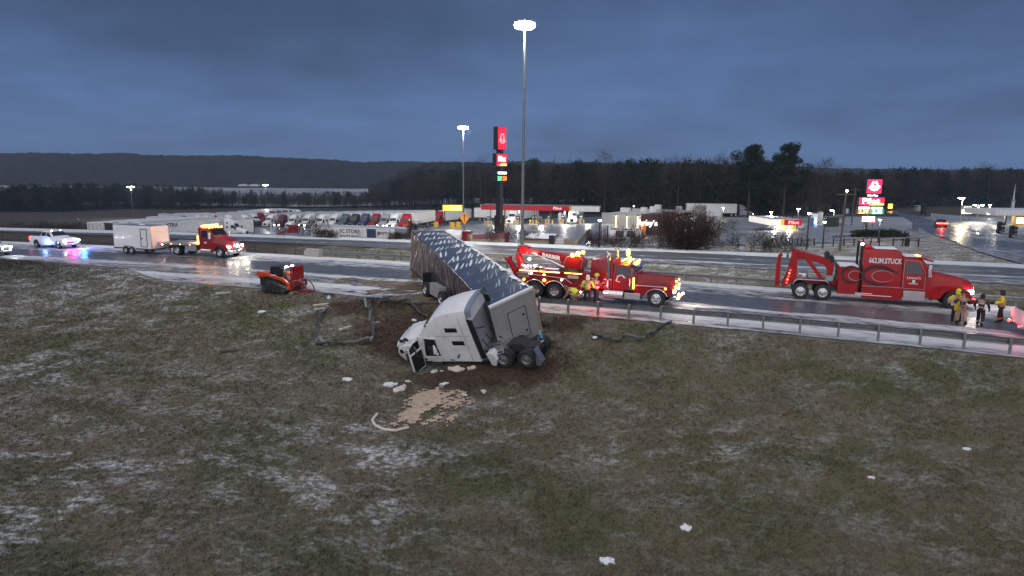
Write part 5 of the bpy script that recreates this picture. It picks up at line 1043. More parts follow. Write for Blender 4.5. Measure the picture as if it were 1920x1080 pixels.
pole_lamp('slim lamp on the low juniper mound',1646,456,411,60,foot=DSTEEL,big=.18)
pole_lamp('small white lamp over the restaurant roof',1188,404,386,120,big=.4)
pole_lamp('small lamp beside the passing trailer behind the bare tree',1355,412,389,200,big=.4)
pole_lamp('white lamp at the left corner of the small canopy',1444,430,397,300,big=.3)
pole_lamp('slim post lamp between retaining wall and restaurant',1123,464,412,0,foot=DSTEEL,big=.2)
# utility poles
for px,py,pt,lb,tr in ((1574,470,357,'leaning wooden utility pole with a transformer in front of the pickup',1),(1596,424,352,'thin wooden utility pole left of the red pylon sign',0)):
    p=far_pt(px,py); h=proj_z(p.x,p.y,pt)-p.z; t=thing('utility_pole',lb,'utility pole',p); m=MB(); m.tube((0,0,-.3),(h*.03,0,h),.15,.10,8); m.build('pole',WOODP,t); bit(t,'crossarm',WOODP,-1.1+h*.03,1.1+h*.03,-.06,.06,h-.5,h-.38)
    if tr: m=MB(); m.tube((h*.02+.32,0,h*.62),(h*.02+.32,0,h*.70),.22,n=10); m.build('transformer',ALU,t); dot(t,(h*.03,-.1,h-.05),.12,WHITEL,'lamp')
w=thing('power_line','thin power lines sagging across the wood to the right','cable')
for dy,ya,yb in ((0,392,372),(0,402,377)):
    a=at_y(1390,ya,190); b=at_y(1578,yb,150); c=at_y(1800,ya-30,210); m=MB(); m.path([a.lerp(b,k/8)+Vector((0,0,-1.2*sin(pi*k/8))) for k in range(9)]+[b.lerp(c,k/8)+Vector((0,0,-1.6*sin(pi*k/8))) for k in range(1,9)],.025,4); m.build('wire',BLACK,w)
# ------------------------------------------------------------------ signs
SGN_R=emit('sign_red',(.75,.015,.05),1.1); SGN_RB=emit('sign_red_bright',(.95,.02,.08),1.4); SGN_W=emit('sign_white',(1,.97,.95),2.6); SGN_Y=emit('sign_yellow',(1,.62,.10),1.6); SGN_G=emit('sign_green',(.10,.9,.30),2.2); SGN_PR=emit('price_red',(1,.16,.03),3.0); SGN_OFFW=emit('sign_dim_white',(.9,.6,.62),.5); SGN_GD=emit('sign_green_panel',(.0,.30,.09),.8); SGN_RD=emit('sign_red_dim',(.40,.01,.05),.55)
def hat(par,x,y,z,s,m,w=.09):
    "line drawing of the tall hat: crown, brim"
    mb=MB(); mb.path([(x-s*.30,y,z-.12*s),(x-s*.30,y,z+.22*s),(x-s*.16,y,z+.50*s),(x+s*.02,y,z+.40*s),(x+s*.18,y,z+.52*s),(x+s*.30,y,z+.20*s),(x+s*.30,y,z-.12*s)],w*s,6); mb.build('hat_emblem',m,par)
    mb=MB(); mb.path([(x-s*.46,y,z-.22*s),(x-s*.32,y,z-.44*s),(x,y,z-.52*s),(x+s*.32,y,z-.44*s),(x+s*.46,y,z-.22*s)],w*s,6); mb.build('hat_emblem',m,par)
def pylon(label,px,py,yaw,rows,pole_w,dist=None):
    p=far_pt(px,py); t=thing('pylon_sign',label,'sign',p,yaw); zs=lambda q:proj_z(p.x,p.y,q)-p.z; top=zs(rows[0][1])
    m=MB(); m.box(-pole_w,pole_w,-pole_w,pole_w,-.3,top-.6); m.build('pole',BLACKP,t); return t,zs
t,zs=pylon('tall black pylon with narrow red and price panels seen edge on',936,451,R(57),[(0,238)],.42)
def panel(t,w,d,z0,z1,face,side=BLACKP,xo=0):
    bit(t,'cabinet',side,xo-w/2,xo+w/2,-d/2,d/2,z0,z1,.03); return bit(t,'sign_face',face,xo-w/2+.06,xo+w/2-.06,-d/2-.03,-d/2-.004,z0+.06,z1-.06)
a,b=zs(281),zs(238); bit(t,'pole_base',BLACKP,-.6,.6,-.6,.6,-.3,4.2)
panel(t,2.4,.9,a,b,SGN_R); text("Arby's",.72,SGN_OFFW,t,(0,-.49,a+(b-a)*.42),(pi/2,0,0),.01,.01); hat(t,0,-.5,a+(b-a)*.5,1.5,SGN_OFFW,.05)
a2,b2=zs(312),zs(288); panel(t,3.0,.8,a2,b2,SGN_R); text('Pilot',1.15,SGN_W,t,(0,-.44,a2+(b2-a2)*.58),(pi/2,0,0),.01,.03)
m=MB(); m.prism([(-.9,a2+.12),(-.2,a2+.45),(.6,a2+.55),(1.4,a2+.42),(1.4,a2+.12)],-.46,-.43); m.build('sign_swoosh',SGN_Y,t)
a3,b3=zs(342),zs(320); panel(t,2.9,.9,a3,b3,BLACK); bit(t,'price_header',SGN_W,-1.2,1.3,-.51,-.485,b3-.55,b3-.2)
text('3.01',.95,SGN_G,t,(-.68,-.49,a3+.62),(pi/2,0,0),.01,.03,sx=.72); text('2.34',.95,SGN_PR,t,(.75,-.49,a3+.62),(pi/2,0,0),.01,.03,sx=.72)
t,zs=pylon('low lit pylon with red brand panels and 2.34 price board by the cross road',1622,437,R(-2),[(0,405)],.22)
s_=1/9.4; d=.5
def W(px): return (px-1622)*s_
def pan(x0,x1,y1,y0,face): return panel(t,W(x1)-W(x0),d,zs(y1),zs(y0),face,BLACKP,(W(x0)+W(x1))/2)
pan(1617,1640,363,336,SGN_RB); zc=(zs(363)+zs(336))/2; hat(t,W(1628.5),-.3,zc+.1,1.35,SGN_W,.10); text("Arby's",.70,SGN_W,t,(W(1628.5),-.30,zc-.05),(pi/2,R(-4),0),.01,.03)
text('Drive Thru',.36,SGN_W,t,(W(1627),-.3,zs(366.5)),(pi/2,0,0),.01,.015); pan(1618,1637,369,364,BLACK)
pan(1607,1646,385,370,SGN_RB); text('Pilot',1.15,SGN_W,t,(W(1625),-.30,zs(377)),(pi/2,0,0),.01,.035,sx=1.35)
z1,z0=zs(380.5),zs(384.5); m=MB(); m.prism([(W(1622),z0),(W(1630),z1-.1),(W(1638),z1+.05),(W(1645),z1-.05),(W(1645),z0)],-.33,-.29); m.build('sign_swoosh',SGN_Y,t)
pan(1605,1647,401.5,387,BLACK); bit(t,'price_header',SGN_W,W(1607.5),W(1624),-.31,-.285,zs(391.5),zs(388)); bit(t,'price_header',emit('sign_mint',(.55,1,.75),2),W(1626),W(1644),-.31,-.285,zs(391.5),zs(388))
bit(t,'price_panel',SGN_RD,W(1605.5),W(1625),-.30,-.283,zs(401),zs(392)); bit(t,'price_panel',SGN_GD,W(1625.3),W(1646.5),-.30,-.283,zs(401),zs(392))
text('2.34',.92,emit('price_amber',(1,.55,.12),3.2),t,(W(1615),-.32,zs(396.6)),(pi/2,0,0),.01,.035); text('3.16',.92,emit('price_mint',(.65,1,.75),3),t,(W(1636),-.32,zs(396.6)),(pi/2,0,0),.01,.04)
pan(1614,1634,416,405,SGN_W); m=MB(); m.ell((0,0,.1),2.6,1.3,.5,14,6); m.build('shrub_bed',CEDAR,t)
lamp(t,(W(1626),-2.0,zs(390)),220,(1,.25,.3),.4); lamp(t,(W(1624),-1.5,zs(411)),120,(1,1,1),.3)
# yellow lit sign with a shield
p=far_pt(834,424); t=thing('lit_sign','long yellow lit box sign with a shield emblem on a black post','sign',p,R(8)); z0=proj_z(p.x,p.y,395)-p.z; z1=proj_z(p.x,p.y,384)-p.z
m=MB(); m.tube((0,0,-.3),(0,0,z0+.2),.13,n=8); m.build('pole',BLACKP,t); panel(t,5.6,.5,z0,z1,emit('sign_yellow_flat',(1,.66,.05),1.35),BLACKP,2.2)
m=MB(); zc=(z0+z1)/2; m.prism([(-.1+.0,zc+.32),(.7,zc+.32),(.66,zc-.1),(.3,zc-.42),(-.06,zc-.1)],-.30,-.285); m.build('shield_emblem',SGN_Y,t); bit(t,'shield_emblem',pbr('sign_brown',(.15,.08,.01),.5),-.12,.72,-.305,-.285,zc+.28,zc+.40)
for k in range(6): bit(t,'lettering',emit('sign_pale',(1,.80,.30),1.6),1.3+k*.58,1.3+k*.58+.36,-.30,-.285,zc-.28,zc+.25)
lamp(t,(2.2,-1.2,zc),60,(1,.7,.1),.3)
# small orange lit sign far down the cross road
p=far_pt(1668,396); t=thing('lit_sign','small amber lit board far down the cross road','sign',p); z0=proj_z(p.x,p.y,391)-p.z; z1=proj_z(p.x,p.y,382)-p.z; m=MB(); m.tube((0,0,-.3),(0,0,z0),.1,n=6); m.build('pole',BLACKP,t); panel(t,2.3,.4,z0,z1,emit('sign_amber',(1,.45,.02),3.0)); bit(t,'lettering',emit('sign_pale2',(1,.8,.3),4),-.8,.9,-.26,-.235,z0+.75,z0+1.1); bit(t,'lettering',MATS['sign_pale2'],-.7,.6,-.26,-.235,z0+.25,z0+.6); lamp(t,(0,-1.5,z0),80,(1,.5,.1),.3)
# white lit sign right of the warm lamp
p=far_pt(1811,416); t=thing('lit_sign','white lit board beside the warm street lamp','sign',p); z0=proj_z(p.x,p.y,401)-p.z; z1=proj_z(p.x,p.y,393)-p.z; m=MB()
for x in (-.7,.7): m.tube((x,0,-.3),(x,0,z0),.07,n=6)
m.build('pole',DSTEEL,t); panel(t,2.6,.4,z0,z1,emit('sign_white_hot',(1,.95,.92),3.5)); bit(t,'top_board',CONC,-.9,.9,-.1,.1,z1,z1+.8); lamp(t,(0,-1,z0+.4),120,(1,.97,.9),.3)
# orange diamond warning sign
d=ray(871,450); y=112; p=Vector((d[0]/d[1]*y,y,float(zt(d[0]/d[1]*y,y)))); t=thing('road_sign','orange diamond warning sign with a black arrow on a steel post','sign',p,R(6)); zc=proj_z(p.x,p.y,409)-p.z; m=MB(); m.tube((0,0,-.3),(0,0,zc+.5),.05,n=6); m.build('post',DSTEEL,t)
m=MB(); m.prism([(0,zc-1.05),(.75,zc),(0,zc+1.05),(-.75,zc)],-.09,-.06); m.build('sign_plate',emit('sign_orange',(.85,.30,.015),.35),t); m=MB(); m.box(-.05,.05,-.105,-.092,zc-.6,zc+.35); m.prism([(-.2,zc+.3),(.2,zc+.3),(0,zc+.68)],-.105,-.092); m.build('arrow',BLACK,t); bit(t,'side_plate',BLACK,-.95,-.72,-.08,-.05,zc-.2,zc+.1)
# back of a road sign on the right, small white sign in the brush at far left
p=far_pt(1716,434); t=thing('road_sign','grey back of a tall road sign with ribs beside the cross road','sign',p,R(20)); h=proj_z(p.x,p.y,412)-p.z; m=MB()
for x in (-.5,.5): m.tube((x,0,-.3),(x,0,h),.05,n=6)
m.build('post',STEEL,t); bit(t,'sign_plate',ALU,-.8,.8,.06,.09,h-2.0,h); m=MB()
for z in (h-1.7,h-1.0,h-.3): m.box(-.8,.8,0,.05,z-.04,z+.04)
m.build('rib',STEEL,t)
p=far_pt(148,424); t=thing('road_sign','small white arrow sign in the brown brush at the far left','sign',p,R(-20)); h=proj_z(p.x,p.y,409)-p.z; m=MB(); m.tube((0,0,-.3),(0,0,h),.05,n=6); m.build('post',WOODP,t); m=MB(); m.prism([(-.3,h-.45),(.35,h),(.35,h-.3),(0,h-.45),(.35,h-.65),(.35,h-.9)],-.08,-.05); m.build('sign_plate',WHITE,t)
# traffic signals
p=Vector((51.6,66.8,-.05)); t=thing('traffic_signal','grey signal pole with mast arms and two black signal heads','traffic light',p,0); h=proj_z(p.x,p.y,447)-p.z
m=MB(); m.tube((0,0,-.2),(0,0,h+.3),.20,.16,12); m.build('pole',STEEL,t); A=at_y(1862,430,72)-p; B=at_y(1990,430,62)-p
m=MB(); m.path([(0,0,h-.6),Vector((0,0,h-.6)).lerp(A,.5),A],[.12,.10,.07],8); m.build('mast_arm',STEEL,t); m=MB(); m.path([(0,0,h-.8),B],[.13,.08],8); m.build('mast_arm',STEEL,t)
for q in (.70,.42):
    c=Vector((0,0,h-.6)).lerp(A,q+.2)+Vector((0,-.2,.35)); m=MB(); m.box(c.x-.2,c.x+.2,c.y-.12,c.y+.12,c.z-.62,c.z+.62); o=m.build('signal_head',BLACK,t,.03)
    for k in range(3): mm=MB(); mm.tube((c.x+.12,c.y,c.z-.4+k*.4),(c.x+.48,c.y-.1,c.z-.44+k*.4),.17,n=10); mm.build('visor',BLACK,o)
m=MB(); m.tube((.45,0,h-.5),(.45,0,h+.7),.04,n=6); m.box(.1,.75,-.12,.12,h+.7,h+.95); m.build('camera_box',BLACK,t)
# ------------------------------------------------------------------ filling station canopies
UND=emit('canopy_downlight',(1,.99,.92),10)
def truck_canopy():
    y0=190; a=at_y(902,384,y0); b=at_y(1067,390,y0-4); c=at_y(1124,391,y0-6); g=float(zt(a.x,y0)); t=thing('fuel_canopy','long red fascia truck fuelling canopy lettered Pilot','canopy',(a.x,y0,a.z),heading(b.x-a.x,b.y-a.y))
    L1=(b-a).length; L=(c-a).length; D=9; H=1.35
    bit(t,'roof',GREYP,0,L,.1,D,-H+.15,0); bit(t,'fascia',emit('canopy_red',(.35,.006,.012),.25),-.02,L1,0,.09,-H,.05); bit(t,'fascia',YELLOW,L1+.01,L1+.6,0,.09,-H,.05); bit(t,'fascia',WHITE_D,L1+.61,L,0,.09,-H,.05); bit(t,'fascia',RED,L+.002,L+.08,0,D,-H,.05); bit(t,'fascia',WHITE_D,-.1,-.022,0,D,-H,.05)
    bit(t,'ceiling',WHITE,.05,L-.05,.12,D-.05,-H+.06,-H+.14)
    text('Pilot',1.05,SGN_OFFW,t,(L1-3.2,-.01,-.62),(pi/2,0,0),.01,.03,sx=1.2)
    for px in (915,943,971,1001,1031,1058,1091):
        x=(px-902)/(1124-902)*L; gg=float(zt(a.x+x,y0+3))-a.z; bit(t,'column',DSTEEL,x-.16,x+.16,3.8,4.2,gg-.2,-H+.06); bit(t,'downlight',UND,x+.9,x+2.0,3.0,4.6,-H+.03,-H+.058)
        p=Vector((a.x+x,y0+1.4,float(zt(a.x+x,y0+1.4))+.08)); q=thing('fuel_pump',['diesel pump at the left end of the red canopy','diesel pump behind the black pylon post','diesel pump between the black pylon and the tall mast','diesel pump right of the tall mast, left of both cones','diesel pump right of the two orange cones','diesel pump left of the truck with glaring headlamps','diesel pump right of the truck with glaring headlamps'][(915,943,971,1001,1031,1058,1091).index(px)],'fuel pump',p,0,'diesel pumps under the truck canopy')
        bit(q,'island',CONC,-1.2,1.2,-.5,2.5,-.1,.15,.05); bit(q,'dispenser',ALU,-.35,.35,.2,.9,.15,2.2,.04); bit(q,'dispenser_top',BLACK,-.45,.55,.15,.95,2.2,2.45); bit(q,'screen',GLASS,-.25,.25,.185,.198,1.4,1.8)
        for x_ in (-.85,.85): m=MB(); m.tube((x_,-.2,0),(x_,-.2,1.25),.24,n=10); m.build('bollard',YELLOW,q)
        m=MB(); m.path([(.4,.4,1.9),(.8,.3,1.2),(.7,.2,.5),(.42,.25,.9)],.04,5); m.build('hose',BLACK,q)
    for k in range(5): x=L*(.1+.2*k); lamp(t,(x,3.5,-H-.4),720,(1,.97,.86),.5)
truck_canopy()
for px,py,lb in ((1010,424,'left orange cone between the diesel pumps'),(1022,423,'right orange cone between the diesel pumps')):
    p=far_pt(px,py); t=thing('traffic_cone',lb,'cone',(p.x,p.y,p.z+.08)); m=MB(); m.lathe([(0,.3),(.85,.06),(.86,.01)],n=10,ax='z'); m.build('cone',ORANGE,t); bit(t,'base',ORANGE,-.35,.35,-.35,.35,-.02,.05)
for px,py,lb in ((1050,421,'left of two pale round tanks beyond the pumps'),(1058,421,'right of two pale round tanks beyond the pumps')):
    p=far_pt(px,py-4,2); t=thing('storage_tank',lb,'tank',(p.x,p.y,p.z)); m=MB(); m.lathe([(0,.01),(0,.62),(2.5,.62),(2.9,.4),(3.0,.01)],n=14,ax='z'); m.build('tank',WHITE_D,t); bit(t,'base',CONC,-.8,.8,-.8,.8,-.2,.02)
for px,py,w,lb in ((848,428,.6,'left yellow bollard block before the yellow sign'),(859.5,427,.6,'right yellow bollard block before the yellow sign'),(818,426,.6,'yellow block behind the wrecked trailer')):
    p=far_pt(px,py); t=thing('bollard',lb,'bollard',p); m=MB(); m.box(-w,w,-.3,.3,-.2,1.5); m.build('post',YELLOW,t,.05); bit(t,'base',CONC,-.8,.8,-.5,.5,-.2,.1)
def car_canopy():
    y0=124; a=at_y(1444,412,y0); b=at_y(1503,415,y0); t=thing('fuel_canopy','small car fuelling canopy with a snowy roof, white yellow and red fascia','canopy',(a.x,y0,a.z),heading(b.x-a.x,b.y-a.y)); L=(b-a).length; D=11; H=1.0
    bit(t,'roof',GREYP,0,L,.1,D,-H+.1,0); bit(t,'roof_snow',SNOW,.2,L-.2,.3,D-.3,.003,.06,.02); 
    for k in range(3): bit(t,'roof_rib',DSTEEL,.4,L-.8,1.5+k*3.0,2.2+k*3.0,.062,.12)
    f=L/60; bit(t,'fascia',emit('canopy_white',(1,.95,.85),.42),0,21*f,0,.09,-H,.05); bit(t,'fascia',emit('canopy_yellow',(1,.5,.03),.6),21*f+.005,27*f,0,.09,-H,.05); bit(t,'fascia',emit('canopy_red2',(.45,.006,.02),.5),27*f+.005,L,0,.09,-H,.05); bit(t,'fascia',MATS['canopy_red2'],L+.002,L+.08,0,D,-H,.05); bit(t,'fascia',MATS['canopy_white'],-.082,-.002,0,D,-H,.05)
    bit(t,'ceiling',WHITE,.05,L-.05,.12,D-.05,-H+.02,-H+.09); text('Pilot',.85,SGN_OFFW,t,(45*f,-.01,-.48),(pi/2,0,0),.01,.03,sx=1.25)
    g=float(zt(a.x+L/2,y0+4))-a.z
    for x in (L*.45,): bit(t,'column',DSTEEL,x-.2,x+.2,3.2,3.6,g-.2,-H+.02)
    for k in range(4): bit(t,'downlight',UND,L*(.15+.2*k),L*(.15+.2*k)+.7,2,3.2,-H-.01,-H+.018)
    for k in range(2): lamp(t,(L*(.3+.45*k),2.0,-H-.5),430,(1,.96,.80),.4)
    for k,(px,py,c,lb) in enumerate(((1459,450,WHITE,'white fuel pump at the left under the small canopy'),(1475,449,RED,'red banded fuel pump in the middle under the small canopy'),(1487,451,YELLOW,'yellow based fuel pump at the right under the small canopy'))):
        q=Vector(((ray(px,py)[0]/ray(px,py)[1])*(y0+2.2),y0+2.2,0)); q.z=float(zt(q.x,q.y))+.08; o=thing('fuel_pump',lb,'fuel pump',q,R(-15)); bit(o,'island',CONC,-.8,.8,-.6,1.6,-.1,.15,.05); bit(o,'dispenser',c,-.35,.35,.1,.7,.15,1.6,.05); bit(o,'dispenser_top',WHITE if k==1 else BLACK,-.5,.5,.05,.75,1.6,2.1,.03); bit(o,'screen',GLASS,-.25,.25,.085,.098,1.1,1.4)
        for s in (1,-1): m=MB(); m.path([(s*.38,.3,1.7),(s*.75,.1,1.1),(s*.6,0,.4),(s*.4,.2,.8)],.05,5); m.build('hose',BLACK,o)
        m=MB(); m.tube((-.6,-.35,0),(-.6,-.35,.9),.14,n=8); m.build('bollard',YELLOW if k else BLACK,o)
        pass
    for px,py,lb in ((1462,452,'black and white car with big wheels left of the pumps'),(1492,453,'white car half behind the yellow pump')):
        x=(ray(px,py)[0]/ray(px,py)[1])*(y0+4.6); sedan(lb,(x,y0+4.6,float(zt(x,y0+4.6))+.08),R(-60 if px<1470 else 50),WHITE,DRED)
car_canopy()
for i,(px,py,hh,m_,lb) in enumerate(((1522,424,1.6,'blue','blue vacuum post left of the white ice box'),(1547,426,1.5,'blue','blue air hose post by the dumpster'),(1526,421,2.4,'white','white ice freezer with blue glow beside the lot'),(1536,420,2.6,'tan','tall pale cabinet beside the ice freezer'),(1559,426,1.7,'green','dark green dumpster before the pickup'))):
    c={'blue':pbr('blue_plastic',(.08,.22,.5),.4),'white':WHITE,'tan':CONC,'green':pbr('dumpster_green',(.03,.045,.03),.5)}[m_]; p=far_pt(px,py); w=.3 if m_=='blue' else (.6 if m_!='green' else 1.3); t=thing({'blue':'air_machine','white':'ice_freezer','tan':'cabinet','green':'dumpster'}[m_],lb,{'blue':'air machine','white':'freezer','tan':'cabinet','green':'dumpster'}[m_],(p.x,p.y,p.z+.07)); bit(t,'body',c,-w,w,-.3,.3,0,hh,.05); bit(t,'top',WHITE if m_=='blue' else DSTEEL,-w*.8,w*.8,-.35,.2,hh,hh+.25,.03)
    if m_=='white': bit(t,'display',emit('ice_blue',(.2,.5,1),4),-.4,.4,-.33,-.303,.3,.8); lamp(t,(0,-1,.6),60,(.3,.5,1),.2)
# ------------------------------------------------------------------ restaurant
def restaurant():
    f=far_pt(1166,441); y0=f.y; zb=f.z; a=at_y(1128,420,y0); b=at_y(1310,420,y0-9); rz=heading(b.x-a.x,b.y-a.y); t=thing('restaurant','flat roofed restaurant with lit pale wall and brown front lettered Arby\'s','building',(a.x,y0,zb),rz)
    L=(Vector((b.x,b.y))-Vector((a.x,y0))).length; k=L/182; Wd=15; top=proj_z(a.x,y0,400)-zb; X=lambda px:(px-1128)*k
    wl=pbr('pale_cladding',(.46,.45,.43),.7,0,.06,1); br=pbr('brown_cladding',(.085,.040,.035),.6,0,.1,1); base=pbr('grey_stone_base',(.24,.23,.215),.8,0,.12,2)
    bit(t,'wall',wl,0,X(1205),0,Wd,1.25,top); bit(t,'wall_base',base,-.03,X(1205),-.04,Wd,-.5,1.245); bit(t,'parapet',wl,-.05,X(1205)+.02,-.06,.25,top,top+.14)
    bit(t,'brown_wall',br,X(1205)+.01,X(1262),-.10,Wd*.8,2.9,top+.1); bit(t,'brown_wall',br,X(1226),X(1262),-.095,Wd*.8,-.5,2.895); bit(t,'wall',wl,X(1262)+.01,L,.3,Wd,-.5,top-.3)
    bit(t,'entrance_wall',pbr('entrance_orange',(.45,.20,.07),.6),X(1205)+.01,X(1226),.9,1.1,-.5,2.88); bit(t,'door',GLASS,X(1212),X(1222),.86,.897,0,2.2); m=MB()
    for x in (1212,1217,1222): m.box(X(x)-.03,X(x)+.03,.83,.858,0,2.25)
    m.box(X(1212),X(1222),.83,.858,2.2,2.28); m.build('door_frame',BLACK,t); bit(t,'awning',RED,X(1205),X(1226),-.6,-.105,2.75,2.95)
    lamp(t,(X(1215),.2,2.5),110,(1,.50,.15),.2); bit(t,'ceiling_lamp',emit('warm_fixture',(1,.6,.25),20),X(1213),X(1217),.2,.5,2.82,2.88)
    text("Arby's",1.25,emit('arbys_white',(1,.98,.97),2.2),t,(X(1217.5),-.14,top-1.35),(pi/2,0,0),.03,.03,sx=1.15)
    bit(t,'roof',SNOW,.3,L-.3,.3,Wd-.3,top-.35,top-.25); bit(t,'back_parapet',wl,0,L,Wd-.3,Wd,top-.3,top+.35)
    for x0,x1,y_,h in ((.3,2.0,9,1.0),(X(1165),X(1175),11,1.1),(X(1180),X(1197),12,1.3),(X(1197),X(1207),10,1.7),(X(1210),X(1220),8,1.0),(X(1235),X(1245),11,1.5),(X(1254),X(1262),7,.9)): bit(t,'roof_unit',ALU if int(x0*7)%2 else WHITE_D,x0,x1,y_-1.2,y_,top-.25,top-.25+h,.04)
    bit(t,'chimney',CONC,X(1288),X(1302),5,7,top-.3,top+1.7)
    for i,px in enumerate((1156.5,1178,1199)):
        x=X(px); bit(t,'wall_wash',emit('painted_wall_wash',(1,.84,.55),1.6),x-.06,x+.06,-.05,-.006,1.6,top-.35)  # glowing strip stands in for the lamps' wash on the wall
        for z,up in ((1.35,1),(top-.15,0)):
            bit(t,'wall_lamp',DSTEEL,x-.12,x+.12,-.36,-.05,z-.08,z+.08,.02); lamp(t,(x,-.30,z+(.14 if up else -.14)),7,(1,.84,.55),.06)
    bit(t,'service_door',WHITE,X(1139),X(1146),-.075,-.045,-.3,2.1); m=MB(); m.tube((X(1131),-.1,0),(X(1131),-.1,2.6),.06,n=6); m.build('downpipe',WHITE,t)
    for px in (1268,1281,1294): bit(t,'window',emit('warm_window',(1,.86,.6),1.2),X(px),X(px)+1.0,.25,.296,1.0,2.4)
    for px in (1268,1281,1294): bit(t,'lettering',SGN_W,X(px)+.1,X(px)+.7,.20,.296,3.1,3.7)
    lamp(t,(X(1285),-.6,2.0),30,(1,.85,.65),.3); return t
restaurant()
# ------------------------------------------------------------------ yard things between far road and lot
def near_pt(px,py,y): d=ray(px,py); x=d[0]/d[1]*y; return Vector((x,y,float(zt(x,y))))
p=near_pt(1008,461,98); zz=proj_z(p.x,p.y,461); t=thing('shed','low tan masonry shed with a snow covered slanting roof','shed',(p.x,p.y,p.z),R(-16)); h=proj_z(p.x,p.y,448)-p.z
bit(t,'wall',TAN,-2.0,2.0,0,2.6,-1.2,h-.1); m=MB(); m.hexa([(-2.15,-.15,h-.1),(2.15,-.15,h-.1),(2.3,2.9,h+.35),(-1.7,2.9,h+.35),(-2.15,-.15,h+.05),(2.15,-.15,h+.05),(2.3,2.9,h+.5),(-1.7,2.9,h+.5)]); m.build('roof',pbr('shed_fascia',(.10,.06,.05),.6),t); m=MB(); m.hexa([(-2.05,-.05,h+.055),(2.05,-.05,h+.055),(2.2,2.85,h+.51),(-1.65,2.85,h+.51),(-2.05,-.05,h+.12),(2.05,-.05,h+.12),(2.2,2.85,h+.57),(-1.65,2.85,h+.57)]); m.build('roof_snow',SNOW,t); m=MB(); m.tube((-.2,1.5,h+.2),(-.2,1.5,h+1.0),.08); m.build('vent_pipe',ALU,t)
p=near_pt(1034,463,97); t=thing('cabinet','dark metal cabinet at the right side of the tan shed','cabinet',p,R(-16)); bit(t,'body',DSTEEL,-.35,.35,-.3,.3,-.5,1.5,.03); bit(t,'door',BLACKP,-.3,.3,-.33,-.303,.1,1.4)
p=near_pt(1048,464,97); t=thing('stairs','short flight of snowy concrete steps beside the retaining wall','steps',p,R(-16))
for k in range(5): bit(t,'step',CONC,-.75,.75,k*.35,k*.35+.42,-.6,.15+k*.2); 
for k in range(5): bit(t,'step_snow',SNOW,-.7,.7,k*.35+.02,k*.35+.33,.152+k*.2,.175+k*.2)
a=near_pt(1057,449,97); b=near_pt(1081,466,93); c=near_pt(1107,430,140)
t=thing('retaining_wall','tan board retaining wall rising towards the pumps','wall'); 
def wallrun(A,B,za0,za1,zb0,zb1,n,th=.15):
    A=Vector((A.x,A.y)); B=Vector((B.x,B.y))
    for k in range(n):
        p=A.lerp(B,k/n); q=A.lerp(B,(k+1)/n-.004); u=(k+.5)/n; z0=za0*(1-u)+zb0*u; z1=za1*(1-u)+zb1*u; d=(B-A).normalized(); nn=Vector((-d.y,d.x))*th
        m=MB(); m.hexa([(p.x,p.y,z0),(q.x,q.y,z0),(q.x+nn.x,q.y+nn.y,z0),(p.x+nn.x,p.y+nn.y,z0),(p.x,p.y,z1),(q.x,q.y,z1),(q.x+nn.x,q.y+nn.y,z1),(p.x+nn.x,p.y+nn.y,z1)]); m.build('plank',TAN,t)
wallrun(b,c,proj_z(b.x,b.y,470),proj_z(b.x,b.y,453),proj_z(c.x,c.y,437),proj_z(c.x,c.y,427),14); wallrun(a,b,proj_z(a.x,a.y,466),proj_z(a.x,a.y,448),proj_z(b.x,b.y,470),proj_z(b.x,b.y,453),6)
sheet('drive_ramp',[(b.x+.6,b.y+.3,0),(c.x+.6,c.y-1,0)],[(b.x+7,b.y+4,0),(c.x+7,c.y-6,0)],.09,XR2,6,16)
p=near_pt(1139,446,118); t=thing('table_shelter','small white flat topped shelter on a black post','shelter',p); m=MB(); m.tube((0,0,-.5),(0,0,2.0),.12,n=8); m.build('post',BLACK,t); bit(t,'top',SNOW,-1.1,1.1,-.7,.7,2.0,2.12,.02)
p=near_pt(1172,457,112); t=thing('cellar_hatch','white sloped hatch with two dark glazed panels before the restaurant','hatch',p,R(-8)); m=MB(); m.prism([(-1.2,-.6),(-1.2,.1),(.6,1.3),(1.2,1.3),(1.2,-.6)],-2.6,2.6,'x'); m.build('body',WHITE_D,t)
for x in (-1.6,.2): m=MB(); m.hexa([(x,-1.0,.27),(x+1.3,-1.0,.27),(x+1.3,.4,1.20),(x,.4,1.20),(x,-1.0,.30),(x+1.3,-1.0,.30),(x+1.3,.4,1.24),(x,.4,1.24)]); m.build('panel',DSTEEL,t)
p=near_pt(1403,471,86); t=thing('utility_box','pale grey utility box beside the bare hedge','utility box',p,R(-15)); bit(t,'body',CONC,-.38,.38,-.3,.3,-.3,1.0,.03); bit(t,'lid',ALU,-.42,.42,-.34,.34,1.0,1.06)
# white tank trailer and red roofed trailer by the black sign post
p=near_pt(848,446,104); t=thing('tank_trailer','white horizontal tank with a dark red end near the diamond sign','tank',(p.x,p.y,p.z+.1),R(-8)); m=MB(); m.lathe([(-3.0,.01),(-2.9,.7),(-2.6,.85),(1.4,.85),(1.6,.7),(1.65,.01)],(0,0,1.35),16,'x'); m.build('tank',WHITE,t); bit(t,'end_cabinet',DRED,1.7,3.0,-.85,.85,.3,2.1,.05); bit(t,'frame',DSTEEL,-3,3,-.5,.5,.2,.5)
p=near_pt(911,452,101); t=thing('container','long low container with a snowy maroon lid near the black sign post','container',(p.x,p.y,p.z+.1),R(14)); m=MB(); m.prism([(-1.1,0),(-1.1,1.0),(-.6,1.5),(.6,1.5),(1.1,1.0),(1.1,0)],-2.6,2.6,'x'); m.build('body',TAN,t); m=MB(); m.prism([(-1.13,1.03),(-.62,1.53),(.62,1.53),(1.13,1.03),(1.13,1.1),(.62,1.62),(-.62,1.62),(-1.13,1.1)],-2.2,2.65,'x'); m.build('lid',MAROON,t)
